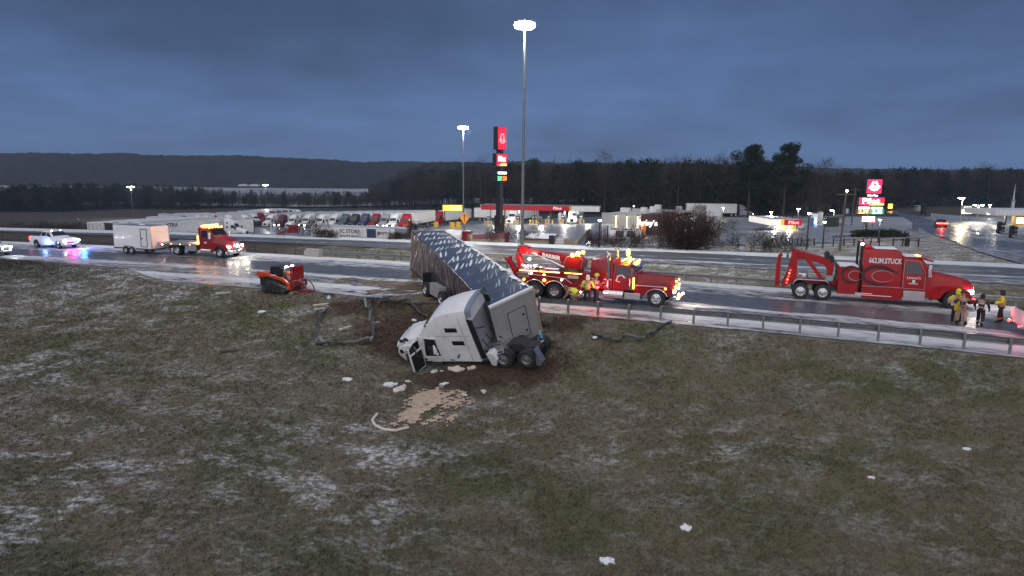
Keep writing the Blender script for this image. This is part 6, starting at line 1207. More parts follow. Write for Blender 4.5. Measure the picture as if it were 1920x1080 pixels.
p=near_pt(944,446,104); t=thing('container','small white and maroon box right of the black sign post','container',(p.x,p.y,p.z+.1)); bit(t,'body',MAROON,-.6,.9,-.6,.6,0,1.7,.04); bit(t,'door',WHITE,-.5,.1,-.63,-.603,.5,1.4)
# folded red boom lift
p=near_pt(512,444,118); t=thing('boom_lift','red folded boom arm parked by the bank left of the dark shrub','boom lift',(p.x,p.y,p.z+.1),R(-8)); zz=proj_z(p.x,p.y,424)-p.z
m=MB(); m.path([(.3,0,.9),(1.0,0,1.6),(3.6,0,zz-.5)],[.22,.24,.26],4); m.build('arm',RED,t); m=MB(); m.prism([(2.8,zz-1.2),(4.8,zz-1.1),(4.9,zz+.1),(3.2,zz+.2)],-.5,.5); m.build('turret',DRED,t,.05); m=MB(); m.path([(.5,.1,1.0),(2.4,.1,.5)],.15,6); m.build('lower_arm',RED,t); bit(t,'chassis',BLACK,1.5,5.0,-.8,.8,.2,.8,.05); m=MB(); m.tube((-.3,0,0),(-.3,0,zz+.8),.12,n=6); m.build('mast',WHITE_D,t); bit(t,'mast_base',WHITE_D,-.7,.2,-.3,.3,-.2,.5,.05)
# dark post and rail fence on the right
t=thing('post_fence','dark post and rail fence between grass and filling station lot','fence'); fp=[]
for px,py in ((1494,474),(1501,474),(1513,475),(1525,473),(1542,472),(1561,471),(1581,470),(1600,469),(1617,466),(1632,463),(1648,462),(1674,462),(1692,461),(1700,461),(1722,459)):
    p=near_pt(px,py,float(ff(24+(px-1500)*.06))+13); h=.95; m=MB(); m.box(-.06,.06,-.06,.06,-.3,h); o=m.build('post',BLACK,t); o.location=p; fp.append(p)
for i in (1,2,11,12,13):
    m=MB(); m.tube(fp[i]+Vector((0,0,.75)),fp[i+1]+Vector((0,0,.75)),.05,n=5); m.build('rail',BLACK,t)
p=near_pt(1700,461,float(ff(34))+12.4); t=thing('trash_bin','black bin at the fence gap','bin',p); m=MB(); m.lathe([(0,.01),(0,.26),(.85,.3),(.95,.2),(.96,.01)],n=12,ax='z'); m.build('drum',BLACK,t); bit(t,'lid',BLACKP,-.2,.2,-.2,.2,.95,1.02)
p=near_pt(1650,457,101); t=thing('juniper_mound','low dark green spreading juniper mound round a lamp post','shrub',p); q=twig_quads((0,0,.1),(4.2,2.2,.9),2600,.5,.07,np.random.default_rng(3),up=.5); obj('foliage',np_mesh('foliage',q,CEDAR),t); m=MB(); m.ell((0,0,-.1),3.6,1.9,.75,16,6); m.build('core',BARK,t)
# far station at the right edge, distant church spire
p=far_pt(1915,424); t=thing('fuel_canopy','pale canopy of the far filling station cut by the right edge','canopy',p); h=proj_z(p.x,p.y,394)-p.z; bit(t,'roof',WHITE_D,-5,14,0,9,h-1,h); bit(t,'ceiling',WHITE,-4.9,13.9,.1,8.9,h-1.06,h-1.01); bit(t,'column',DSTEEL,-1,-.7,3,3.3,-.2,h-1); bit(t,'column',DSTEEL,8,8.3,3,3.3,-.2,h-1); bit(t,'pump',YELLOW,-.5,1.6,1.0,2,0,2.0); bit(t,'pump_panel',emit('pump_lit',(1,.8,.6),2),-.3,1.4,.95,.99,.4,1.5)
for x in (-2,3,8): lamp(t,(x,4,h-1.5),220,(1,.95,.8),.4)
p=far_pt(1897,400); t=thing('church_spire','pale thin spire rising among the dark trees at the right edge','spire',p); h=proj_z(p.x,p.y,345)-p.z; m=MB(); m.tube((0,0,h*.40),(0,0,h),.38,.03,8); m.build('spire',WHITE_D,t); bit(t,'tower',WHITE_D,-.5,.5,-.5,.5,0,h*.42,.05); bit(t,'roof',GREYP,-.7,.7,-.7,.7,h*.42,h*.46,.03)
p=far_pt(1724,396); t=thing('shed','small gabled hut far across the cross road','shed',(p.x,p.y,p.z)); m=MB(); m.prism([(-1.3,0),(1.3,0),(1.3,1.6),(0,2.6),(-1.3,1.6)],0,3); m.build('wall',CONC,t); bit(t,'roof',SNOW,-1.4,1.4,-.1,3.1,2.6,2.66)
p=far_pt(1731,402); t=thing('kiosk','dark tall box beside the small gabled hut','kiosk',(p.x,p.y,p.z)); bit(t,'body',BLACK,-.9,.9,-.5,.5,0,4,.05); bit(t,'cap',DSTEEL,-1,1,-.6,.6,4,4.2)
p=far_pt(1612,424,-14); t=thing('road_sign','small red lit sign in the grass by the low pylon','sign',far_pt(1635,431)); h=1.6; m=MB(); m.tube((0,0,-.2),(0,0,h),.05,n=6); m.build('post',DSTEEL,t); bit(t,'sign_plate',SGN_RB,-.45,.45,-.1,-.05,h-.3,h+.35)
# farm buildings across the field
for px,lb in ((455,'low white farm building across the snowy field'),(476,'gabled white farm house across the snowy field')):
    p=Vector((ray(px,345)[0]/ray(px,345)[1]*1150,1150,float(zt(0,1150))+1)); t=thing('farm_building',lb,'house',p); t.scale=(1.1,.8,.42); m=MB(); m.prism([(-7,0),(7,0),(7,4),(0,8),(-7,4)],0,14); m.build('wall',WHITE_D,t); m=MB(); m.prism([(-7.6,3.9),(0,8.3),(7.6,3.9),(7.6,4.2),(0,8.7),(-7.6,4.2)],-.3,14.3); m.build('roof',GREYP,t); bit(t,'window',BLACK,-1,1,-.1,-.02,1,3)
# ------------------------------------------------------------------ the wreck
TARP=pbr('blue_grey_tarp',(.05,.07,.115),.30,0,.10,1.2,0,0,0,.7); TARP_S=pbr('brown_side_curtain',(.125,.098,.098),.20,0,.12,1.0,0,0,0,.6); ICE=pbr('ice_on_tarp',(.80,.82,.86),.4,0,.05,3); FRONTW=pbr('grey_front_wall',(.37,.355,.335),.55,0,.05,1,0,0,.12)
def wreck_trailer():
    t=thing('semi_trailer','wrecked curtain side trailer twisted across the guardrail, blue-grey tarp roof streaked with ice','trailer',(0,0,0))
    F=Matrix.Translation((.53,36.4,-.95))@Euler((R(21.0),R(14.5),R(-61.1)),'XYZ').to_matrix().to_4x4()
    Rr=Matrix.Translation(REAR_POS)@Euler((R(-1.5),R(6),R(-63)),'XYZ').to_matrix().to_4x4()
    W,H=1.30,2.75; N_=44
    def P(u,y,z):
        # u 0 at the front wall, 1 at the rear doors
        a=F@Vector((0,y,z)); b=Rr@Vector((0,y,z)); s=u*u*(3-2*u)*.55+u*.45; return a.lerp(b,u)+(Vector((0,0,1))*(.10*sin(pi*u)))
    M_=44
    def roof(u,v):
        y=-W+2*W*v; bow=.5+.5*cos(2*pi*u*11); sag=.055*(1-bow)*sin(pi*v); return P(u,y,H+.06*sin(pi*v)-sag)
    m=MB(); nu,nv=132,14; vs=[roof(i/nu,j/nv) for j in range(nv+1) for i in range(nu+1)]; m.add(vs,[(j*(nu+1)+i,(j+1)*(nu+1)+i,(j+1)*(nu+1)+i+1,j*(nu+1)+i+1) for j in range(nv) for i in range(nu)]); m.build('roof_tarp',TARP,t)
    def curtain(s):
        m=MB(); nu,nv=150,10; rg=np.random.default_rng(3); vs=[]
        for j in range(nv+1):
            for i in range(nu+1):
                u,v=i/nu,j/nv; w=.075*sin(u*120+v*13+1.5*sin(v*4+u*17))*max(sin(pi*v),0)**.5+.03*sin(u*47+v*9+sin(u*31)); vs.append(P(u,s*(W+.012+w*.9),v*H))
        f=[(j*(nu+1)+i,j*(nu+1)+i+1,(j+1)*(nu+1)+i+1,(j+1)*(nu+1)+i) for j in range(nv) for i in range(nu)]; m.add(vs,f if s<0 else [q[::-1] for q in f]); return m
    curtain(-1).build('side_curtain',TARP_S,t); curtain(1).build('side_curtain',TARP_S,t)
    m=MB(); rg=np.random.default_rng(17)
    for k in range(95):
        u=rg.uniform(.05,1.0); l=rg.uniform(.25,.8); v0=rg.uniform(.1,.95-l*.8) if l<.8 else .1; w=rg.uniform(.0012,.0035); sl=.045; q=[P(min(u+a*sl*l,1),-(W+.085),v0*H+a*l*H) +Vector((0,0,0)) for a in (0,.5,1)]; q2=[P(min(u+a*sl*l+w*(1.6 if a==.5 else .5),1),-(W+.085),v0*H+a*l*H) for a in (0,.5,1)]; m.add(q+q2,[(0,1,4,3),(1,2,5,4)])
    m.build('fold_highlight',pbr('painted_fold_highlight',(.42,.33,.32),.3),t)['kind']='stuff'  # pale strips painted along the folds as bright highlights
    m=MB(); nu=40; vs=[P(i/nu,y,.0) for y in (-W,W) for i in range(nu+1)]; m.add(vs,[(i,i+1,nu+2+i,nu+1+i) for i in range(nu)]); m.build('floor',DSTEEL,t)
    for s in (1,-1):
        m=MB(); m.path([P(i/20,s*W,-.05) for i in range(21)],.09,5); m.build('side_rail',DSTEEL,t); m=MB(); m.path([P(i/40,s*(W+.01),H+.01+random.uniform(-.01,.02)) for i in range(41)],.045,5); m.build('top_rail',ICE if s>0 else DSTEEL,t)
    # ice strips left where the roof bows hold the tarp
    rg=np.random.default_rng(8)
    for b in range(11):
        u0=.04+b*.087
        m=MB(); 
        for k in range(7):
            v=.06+k*.125+rg.uniform(-.03,.03); keep=.95 if b>2 else .45
            if rg.uniform()>keep or (b<4 and v<.45) : continue
            dv=.17*rg.uniform(.6,1.3); l=.055*rg.uniform(.7,1.25); w=.026*rg.uniform(.5,1.5) if b>2 else .007; q=[]
            for (a,c) in ((0,-.6),(0,.6),(.5,1),(1,.3),(1,-.3),(.5,-1)): q.append(roof(min(u0+a*l,.995),min(max(v+a*dv+c*w,0.01),.985))+Vector((0,0,.02)))
            m.add(q,[(0,1,2,3,4,5)])
        for k in range(4):
            v=rg.uniform(.1,.9); q=[]; l=rg.uniform(.015,.05)
            for (a,c) in ((0,-1),(0,1),(1,1),(1,-1)): q.append(roof(min(u0+a*l,.995),min(max(v+a*.1+c*.0035,0.01),.985))+Vector((0,0,.016)))
            m.add(q,[(0,1,2,3)])
        m.build('ice_strip',ICE,t)['kind']='stuff'
    m=MB()
    for k in range(60):
        u=rg.uniform(0,1); l=rg.uniform(.006,.02); q=[P(u,W*.985,H+.03),P(u+l,W*.985,H+.03),P(u+l,W*(.985-rg.uniform(.05,.2)),H+.05),P(u,W*(.985-rg.uniform(.04,.16)),H+.05)]; m.add(q,[(0,1,2,3)])
    m.build('edge_ice',ICE,t)['kind']='stuff'
    def at(M,name,mat,x0,x1,y0,y1,z0,z1,bev=0):
        m=MB(); m.box(x0,x1,y0,y1,z0,z1); m.v=[tuple(M@Vector(v)) for v in m.v]; return m.build(name,mat,t,bev)
    at(F,'front_wall',FRONTW,-.06,.04,-W-.02,W+.02,-.12,H+.02,.02); at(F,'front_cap',WHITE,-.10,.085,-W-.04,W+.04,H+.02,H+.20,.03)
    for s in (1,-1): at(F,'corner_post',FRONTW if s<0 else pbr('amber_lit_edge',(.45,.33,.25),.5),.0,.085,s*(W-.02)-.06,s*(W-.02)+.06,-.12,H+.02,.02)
    at(F,'access_door',FRONTW,.042,.065,-.42,.62,.22,2.05,.012); [at(F,'door_seam',DSTEEL,.043,.068,*q) for q in ((-.45,-.42,.2,2.08),(.62,.65,.2,2.08),(-.42,.62,2.05,2.08),(-.42,.62,.19,.22))]; at(F,'hinge',DSTEEL,.066,.09,.40,.50,.50,.62); at(F,'hinge',DSTEEL,.066,.09,.40,.50,1.55,1.68); at(F,'panel_seam',GREYP,.041,.046,-.62,-.60,-.1,H); at(F,'panel_seam',GREYP,.041,.046,.66,.68,-.1,H); at(F,'bottom_rail',ALU,.0,.07,-W,W,-.22,-.125)
    at(F,'kingpin_plate',DSTEEL,-2.6,-.1,-1.0,1.0,-.34,-.14)
    at(Rr,'rear_frame',FRONTW,-.08,.02,-W-.03,-W+.12,-.1,H+.03); at(Rr,'rear_frame',FRONTW,-.08,.02,W-.12,W+.03,-.1,H+.03); at(Rr,'rear_door',WHITE_D,-.09,-.03,-W+.02,-.01,0,H); at(Rr,'rear_door',WHITE_D,-.09,-.03,.01,W-.02,0,H); at(Rr,'roof_edge',FRONTW,-.1,.03,-W,W,H,H+.08)
    at(Rr,'underride_guard',pbr('worn_yellow',(.40,.27,.08),.6),.05,.15,-1.2,-.6,-.75,-.15); at(Rr,'underride_guard',BLACK,-.02,.10,-1.25,1.2,-.62,-.52)
    # running gear, slid well forward under the floor
    e=Rr.to_3x3(); dl=e@Vector((0,1,0)); A=at_z(800,543,.50); B=at_z(829,561,.36)
    for c in (A,B):
        for k,sd in ((0,-1),(.34,-1),(1.85,1),(2.19,1)):
            o=wheel(t,0,0,.5,.28,ALU,side=sd); q=c+dl*k; o.location=(q.x,q.y,c.z); o.rotation_euler=(0,0,R(-63)+(0 if sd>0 else pi))
        m=MB(); m.tube(c+dl*.2,c+dl*2.0,.07); m.build('axle',DSTEEL,t)
    f=(A-B).normalized(); m=MB()
    for k in (.55,1.65):
        p,q=B+dl*k-f*.8,A+dl*k+f*.8; m.hexa([p,q,q+dl*.12,p+dl*.12,p+Vector((0,0,1.15)),q+Vector((0,0,1.35)),q+dl*.12+Vector((0,0,1.35)),p+dl*.12+Vector((0,0,1.15))])
    m.build('bogie',DSTEEL,t); m=MB(); q=A+f*.75; m.hexa([q,q+f*.03,q+f*.03+dl*.62,q+dl*.62,q+Vector((0,0,1.0)),q+f*.03+Vector((0,0,1.0)),q+f*.03+dl*.62+Vector((0,0,1.0)),q+dl*.62+Vector((0,0,1.0))]); m.build('mud_flap',BLACK,t)
    p,q=A-f*.62+Vector((0,0,-.15)),B+f*.55+Vector((0,0,-.1)); m=MB(); m.hexa([p,q,q+dl*.5,p+dl*.5,p+Vector((0,0,.75)),q+Vector((0,0,.7)),q+dl*.5+Vector((0,0,.7)),p+dl*.5+Vector((0,0,.75))]); m.build('tool_box',FRONTW,t)
    at(Rr,'landing_gear',DSTEEL,11.2,11.35,-.6,-.48,-1.1,-.1)
    return t
def at_z(px,py,z): d=ray(px,py); q=(z-CAM_H)/d[2]; return Vector((d[0]*q,d[1]*q,z))
REAR_POS=Vector((-6.35,50.5,1.1))
wreck_trailer()
def wreck_tractor():
    t=thing('semi_tractor','wrecked white sleeper tractor down the bank with its door torn open','truck')
    S=[ring(5.55,.62,1.30,.92,.80,.18),ring(5.35,.55,1.62,1.12,.86,.25),ring(5.05,.55,1.80,1.20,.92,.28),ring(5.0,1.12,1.82,1.20,.93,.28),ring(4.25,1.15,2.0,1.22,1.0,.3),ring(3.88,1.12,2.06,1.23,1.04,.3),ring(3.84,.62,2.08,1.23,1.04,.28),ring(3.66,.55,2.16,1.24,1.06,.22),
       ring(3.05,.55,2.86,1.25,1.08,.28),ring(2.7,.55,3.25,1.26,1.08,.38),ring(2.1,.55,3.62,1.26,1.10,.42),ring(1.2,.55,3.86,1.26,1.12,.42),ring(.30,.55,3.98,1.27,1.14,.40)]
    rg=np.random.default_rng(6)
    for i in range(5):
        for j in range(13): S[i][j]=S[i][j]+Vector(rg.normal(0,.035,3)*(1 if i<4 else .4))
    m=MB(); m.loft(S); m.build('cab',pbr('scuffed_white',(.88,.88,.88),.3,0,.05,2,0,.3,.22),t)
    m=MB(); patch(m,S,[(7.12,4.95),(7.95,4.85),(7.95,7.15),(7.12,7.05)],.02,6,8); m.build('windshield',GLASS,t); m=MB(); m.path([shell_at(S,7.97,b)+Vector((.06,0,.02)) for b in np.linspace(4.4,7.6,9)],.05,6); m.build('sun_visor',BLACK,t)
    for b in (4.86,7.14): m=MB(); m.path([shell_at(S,a,b)+Vector((.02,0,.03)) for a in np.linspace(7.0,8.05,7)],.035,6); m.build('pillar',WHITE,t)
    # doorway: flat black panel painted for the shaded interior, and the hanging airbag
    side_patch(S,[(3.60,.95),(2.62,.95),(2.62,2.12),(3.35,2.12)],1,.012).build('doorway_shade_panel',BLACK,t)
    m=MB()
    fr=[(3.66,.92),(2.58,.92),(2.58,2.16),(3.36,2.16),(3.66,1.6)]
    for i in range(5):
        a,b=fr[i],fr[(i+1)%5]; sa=side_patch(S,[a,b,b,a],1,.03,nu=4,nv=1); m.path(sa.v[:5],.035,5)
    m.build('door_frame',WHITE_D,t)
    m=MB(); m.path([(2.80,1.30,1.75),(2.78,1.34,1.5),(2.84,1.35,1.25),(2.72,1.33,1.08)],[.05,.10,.12,.05],8); m.build('airbag',SNOW,t); m=MB(); m.ell((3.1,1.27,1.35),.22,.05,.35,8,6); m.build('seat',DSTEEL,t)
    m=MB(); m.box(2.45,3.6,1.1,1.29,.62,.86); m.build('sill',WHITE_D,t,.03)
    for k in range(3): bit(t,'step',ALU,2.75,3.35,1.22,1.30,.22+k*.14,.27+k*.14)
    # torn door swung forward
    m=MB(); m.box(-.05,.05,0,1.0,-.95,.35); m.box(-.04,.04,0,.08,.3,1.1); m.box(-.04,.04,.92,1.0,.3,.75); m.path([(0,.04,1.1),(0,.95,.75)],.04,6); o=m.build('door',WHITE,t,.02); o.location=(3.75,1.24,1.25); o.rotation_euler=(R(6),R(-4),R(-12)); bit(o,'door_glass',GLASS,-.012,.012,.1,.9,.36,.85); bit(o,'door_lining',BLACK,-.075,-.055,.08,.92,-.85,.25)
    m=MB(); m.box(3.78,3.95,1.42,1.78,1.25,2.05); m.tube((3.85,1.2,1.35),(3.86,1.5,1.4),.03); m.build('mirror',BLACK,t,.04); bit(t,'mirror_glass',ALU,3.765,3.778,1.46,1.74,1.3,2.0)
    m=MB(); m.path([(4.65,1.18,1.85),(4.7,1.30,2.05)],.03,5); m.ell((4.7,1.32,2.12),.14,.06,.12); m.build('hood_mirror',BLACK,t)
    for zz in ((1.75,1.97),(2.62,2.83)):
        for s in (1,-1): side_patch(S,[(1.62 if zz[0]<2 else 1.80,zz[0]-.03),(.90 if zz[0]<2 else 1.06,zz[0]-.03),(.90 if zz[0]<2 else 1.06,zz[1]+.03),(1.62 if zz[0]<2 else 1.80,zz[1]+.03)],s,.014).build('sleeper_window',GLASS,t,.02)
    for z in (.95,2.34):
        sa=side_patch(S,[(2.55,z),(.36,z),(.36,z),(2.55,z)],1,.006,nu=8,nv=1); m=MB(); m.path(sa.v[:9],.011,4)
        if z>1: m.build('panel_seam',GREYP,t)
    for x in (.78,): sa=side_patch(S,[(x,.6),(x,3.5),(x,3.5),(x,.6)],1,.006,nu=10,nv=1); m=MB(); m.path(sa.v[:11],.011,4); m.build('panel_seam',GREYP,t)
    for k in range(3): bit(t,'latch',BLACK,1.55-k*.06,1.68-k*.06,1.268,1.285,.80+k*.1,.86+k*.1)
    # roof fairing extender and side extenders, open to the rear
    for s in (1,-1):
        m=MB(); m.prism([(.28,.7),(.28,3.45),(-.02,3.35),(-.02,.75)],min(s*1.17,s*1.24),max(s*1.17,s*1.24)); m.build('side_extender',BLACK,t,.02)
    m=MB(); L_=[shell_at(S,11.98,b) for b in np.linspace(2.9,9.1,17)]; 
    Q=[[p+Vector((.0,0,.0)) for p in L_],[p+Vector((-.38,0,.10))*1.0 for p in L_]]; m.loft([Q[0],Q[1]],cap=False,closed=False); inn=[[p+Vector((.0,-p.y*.04,-.05)) for p in L_],[p+Vector((-.36,-p.y*.04,.05)) for p in L_]]; m.loft([inn[1],inn[0]],cap=False,closed=False); m.build('roof_fairing',pbr('fairing_inside',(.22,.26,.32),.4),t)
    m=MB(); m.box(.255,.29,-1.1,1.1,.8,3.0); m.build('back_wall',GREYP,t); m=MB()
    for y in (-.5,.1,.6): m.path([(.2,y,1.6),(-.1,y+.15,1.1),(-.5,y*.5,1.0)],.03,5)
    m.build('air_hose',BLACK,t); m=MB(); m.path([(.2,.75,2.5),(.0,.8,2.55),(-.25,.6,2.5)],.035,5); m.build('stay',BLACK,t)
    # mud thrown up the lower side, hanging lines and torn trim
    MUDC=pbr('mud_on_paint',(.085,.060,.042),.8,0,.25,6); rg=np.random.default_rng(31)
    for k in range(9):
        x=rg.uniform(.6,5.0); w=rg.uniform(.12,.45); h=rg.uniform(.06,.22); z=(1.16 if 3.9<x<5.05 else .62); side_patch(S,[(x+w,z),(x,z),(x+w*.2,z+h*rg.uniform(.5,1)),(x+w*.75,z+h)],1,.008,nu=3,nv=2).build('mud_splash',MUDC,t)
    for k in range(6):
        x=rg.uniform(-.3,3.4); m=MB(); m.path([(x,1.15,.6),(x+rg.uniform(-.2,.2),1.32,.3),(x+rg.uniform(-.5,.5),1.4,.08)],.02,5); m.build('hanging_hose',BLACK,t)
    m=MB(); m.path([(5.5,1.05,.5),(5.2,1.35,.25),(4.7,1.5,.1)],[.06,.05,.03],5); m.build('torn_trim',CHROME,t); m=MB(); m.path([shell_at(S,a,b)+Vector((.03,0,.03)) for a,b in ((7.15,6.6),(7.4,6.2),(7.5,5.6),(7.85,5.3))],.008,4); m.path([shell_at(S,a,b)+Vector((.03,0,.03)) for a,b in ((7.45,5.95),(7.7,6.5),(7.9,6.7))],.008,4); m.build('glass_crack',WHITE_D,t)
    # nose: dark grille panel, lamp, bumper
    m=MB(); m.loft([ring(5.60,.62,1.28,.62,.52,.16),ring(5.68,.66,1.2,.56,.48,.14)]); m.build('grille',BLACK,t); m=MB(); m.path([(5.5,-.9,1.35),(5.62,-.55,1.42),(5.62,.55,1.42),(5.5,.9,1.35),(5.35,1.0,.8),(5.62,.6,.6),(5.62,-.6,.6)],.045,6); m.build('grille_frame',CHROME,t)
    side_patch(S,[(5.30,1.05),(4.95,1.15),(4.95,1.32),(5.28,1.28)],1,.02).build('headlight',GLASS,t); side_patch(S,[(5.0,1.72),(4.55,1.80),(4.55,1.88),(4.9,1.86)],1,.02).build('hood_vent',BLACK,t)
    m=MB(); m.box(4.9,5.62,-1.1,1.1,.34,.60); m.build('bumper',BLACK,t,.08)
    m=MB(); m.box(-2.6,4.9,-.43,.43,.62,.92); m.build('frame',DSTEEL,t); m=MB(); m.box(-1.0,.2,-.8,.8,.93,1.0); m.build('deck_plate',ALU,t); m=MB(); m.prism([(-1.9,.93),(-.7,.93),(-.9,1.12),(-1.7,1.12)],-.5,.5); m.build('fifth_wheel',DSTEEL,t)
    for s in (1,-1):
        wheel(t,4.52,s*1.04,.5,.28,DSTEEL,side=s)
        for x in (-.85,-2.15): wheel(t,x,s*1.08,.5,.28,ALU,side=s); wheel(t,x,s*.74,.5,.28,ALU,side=s)
    m=MB(); m.tube((.0,.86,.55),(1.6,.86,.55),.30,n=14); m.build('fuel_tank',ALU,t); m=MB(); m.prism([(-.12,1.05),(-.45,1.15),(-.62,.65),(-.45,.2),(-.2,.3)],.8,1.28); m.build('torn_panel',WHITE,t,.02); m=MB(); m.hexa([(-.1,.5,1.0),(-.9,.6,1.1),(-1.0,1.0,.9),(-.2,1.05,.75),(-.1,.5,1.04),(-.9,.6,1.14),(-1.0,1.0,.94),(-.2,1.05,.79)]); m.build('torn_deck',ALU,t)
    m=MB(); m.prism([(-2.72,1.15),(-2.80,.95),(-2.72,.25),(-2.95,.2),(-3.02,.35)],.75,1.32); m.build('mud_flap',ALU,t); m=MB(); m.path([(-2.55,.2,1.2),(-2.8,.35,1.6),(-2.75,.2,1.75),(-2.6,.0,1.6),(-2.7,.15,1.3)],.05,6); m.path([(-2.5,-.1,1.25),(-2.75,.1,1.5),(-2.85,.3,1.35)],.045,6); m.build('coiled_hose',pbr('cyan_hose',(.10,.32,.42),.4),t)
    for s in (1,): bit(t,'tail_light',DRED,-2.72,-2.66,s*.5,s*.7,.9,1.0)
    return t
def untwist(t,x0,x1,ang):
    "the rear axles lie flatter than the cab: twist the frame behind the sleeper"
    def rot(v):
        a=ang*min(max((x0-v[0])/(x0-x1),0),1); y,z=v[1]-1.1,v[2]; return (v[0],1.1+y*cos(a)-z*sin(a),y*sin(a)+z*cos(a))
    for c in t.children:
        if c.type!='MESH': continue
        if c.name.startswith('wheel'):
            if c.location.x<x0: c.location=rot(c.location); c.rotation_euler.x=ang*(1 if abs(c.rotation_euler.z)<1 else -1)
        elif c.name.split('.')[0] in ('frame','fifth_wheel','mud_flap','coiled_hose','deck_plate','tail_light'):
            for v in c.data.vertices: v.co=rot(v.co)
wt=wreck_tractor(); untwist(wt,.3,-.7,R(15))
WT_POS=Vector((-.70,35.8,-1.57)); WT_ROT=(R(-26.9),R(7.4),R(153.7))
wt.rotation_mode='XYZ'; wt.rotation_euler=WT_ROT; wt.location=WT_POS; wt.scale=(1.02,.946,.946)
# ------------------------------------------------------------------ people
SKIN=pbr('skin',(.42,.26,.19),.55); HIVIS=pbr('hi_vis_yellow',(.62,.72,.04),.55,0,.1,5); YRAIN=pbr('yellow_raincoat',(.80,.68,.02),.45,0,.08,5); DARKC=pbr('dark_cloth',(.018,.018,.022),.8,0,.2,8); TANC=pbr('tan_turnout',(.33,.24,.14),.75,0,.12,6); DTURN=pbr('dark_turnout',(.035,.028,.020),.75,0,.2,6); REFL=pbr('reflective_tape',(.42,.42,.40),.35); ORNG=pbr('orange_tape',(.75,.22,.04),.5); MARC=pbr('dark_red_trousers',(.05,.014,.016),.8); BRNC=pbr('brown_work_cloth',(.16,.12,.09),.8,0,.15,6)
def skin_mesh(par,name,mat,joints,edges,root=0,sub=1):
    me=bpy.data.meshes.new(name); me.from_pydata([j[0] for j in joints],edges,[]); me.materials.append(mat); o=obj(name,me,par); sk=o.modifiers.new('skin','SKIN'); sk.use_smooth_shade=True; sk.branch_smoothing=.6
    for i,j in enumerate(joints):
        r=j[1]; me.skin_vertices[0].data[i].radius=(r,r) if not isinstance(r,tuple) else r; me.skin_vertices[0].data[i].use_root=(i==root)
    s=o.modifiers.new('sub','SUBSURF'); s.levels=sub; s.render_levels=sub; return o
def hand(par,p,d,mat):
    m=MB(); p=Vector(p); d=Vector(d).normalized(); u=d.orthogonal().normalized(); w=d.cross(u)
    m.path([p-d*.03,p+d*.04,p+d*.10],[.030,.042,.036],8)
    for k in range(4): l=(.075,.09,.085,.065)[k]; b=p+d*.09+u*(.027-.018*k); c=b+d*l*.55+w*.012; m.path([b,c,c+d*l*.4+w*.03],[.010,.009,.007],5)
    b=p+d*.02+u*.035; m.path([b,b+u*.03+d*.03+w*.01,b+u*.035+d*.065+w*.025],[.012,.010,.008],5); return m.build('hand',mat,par)
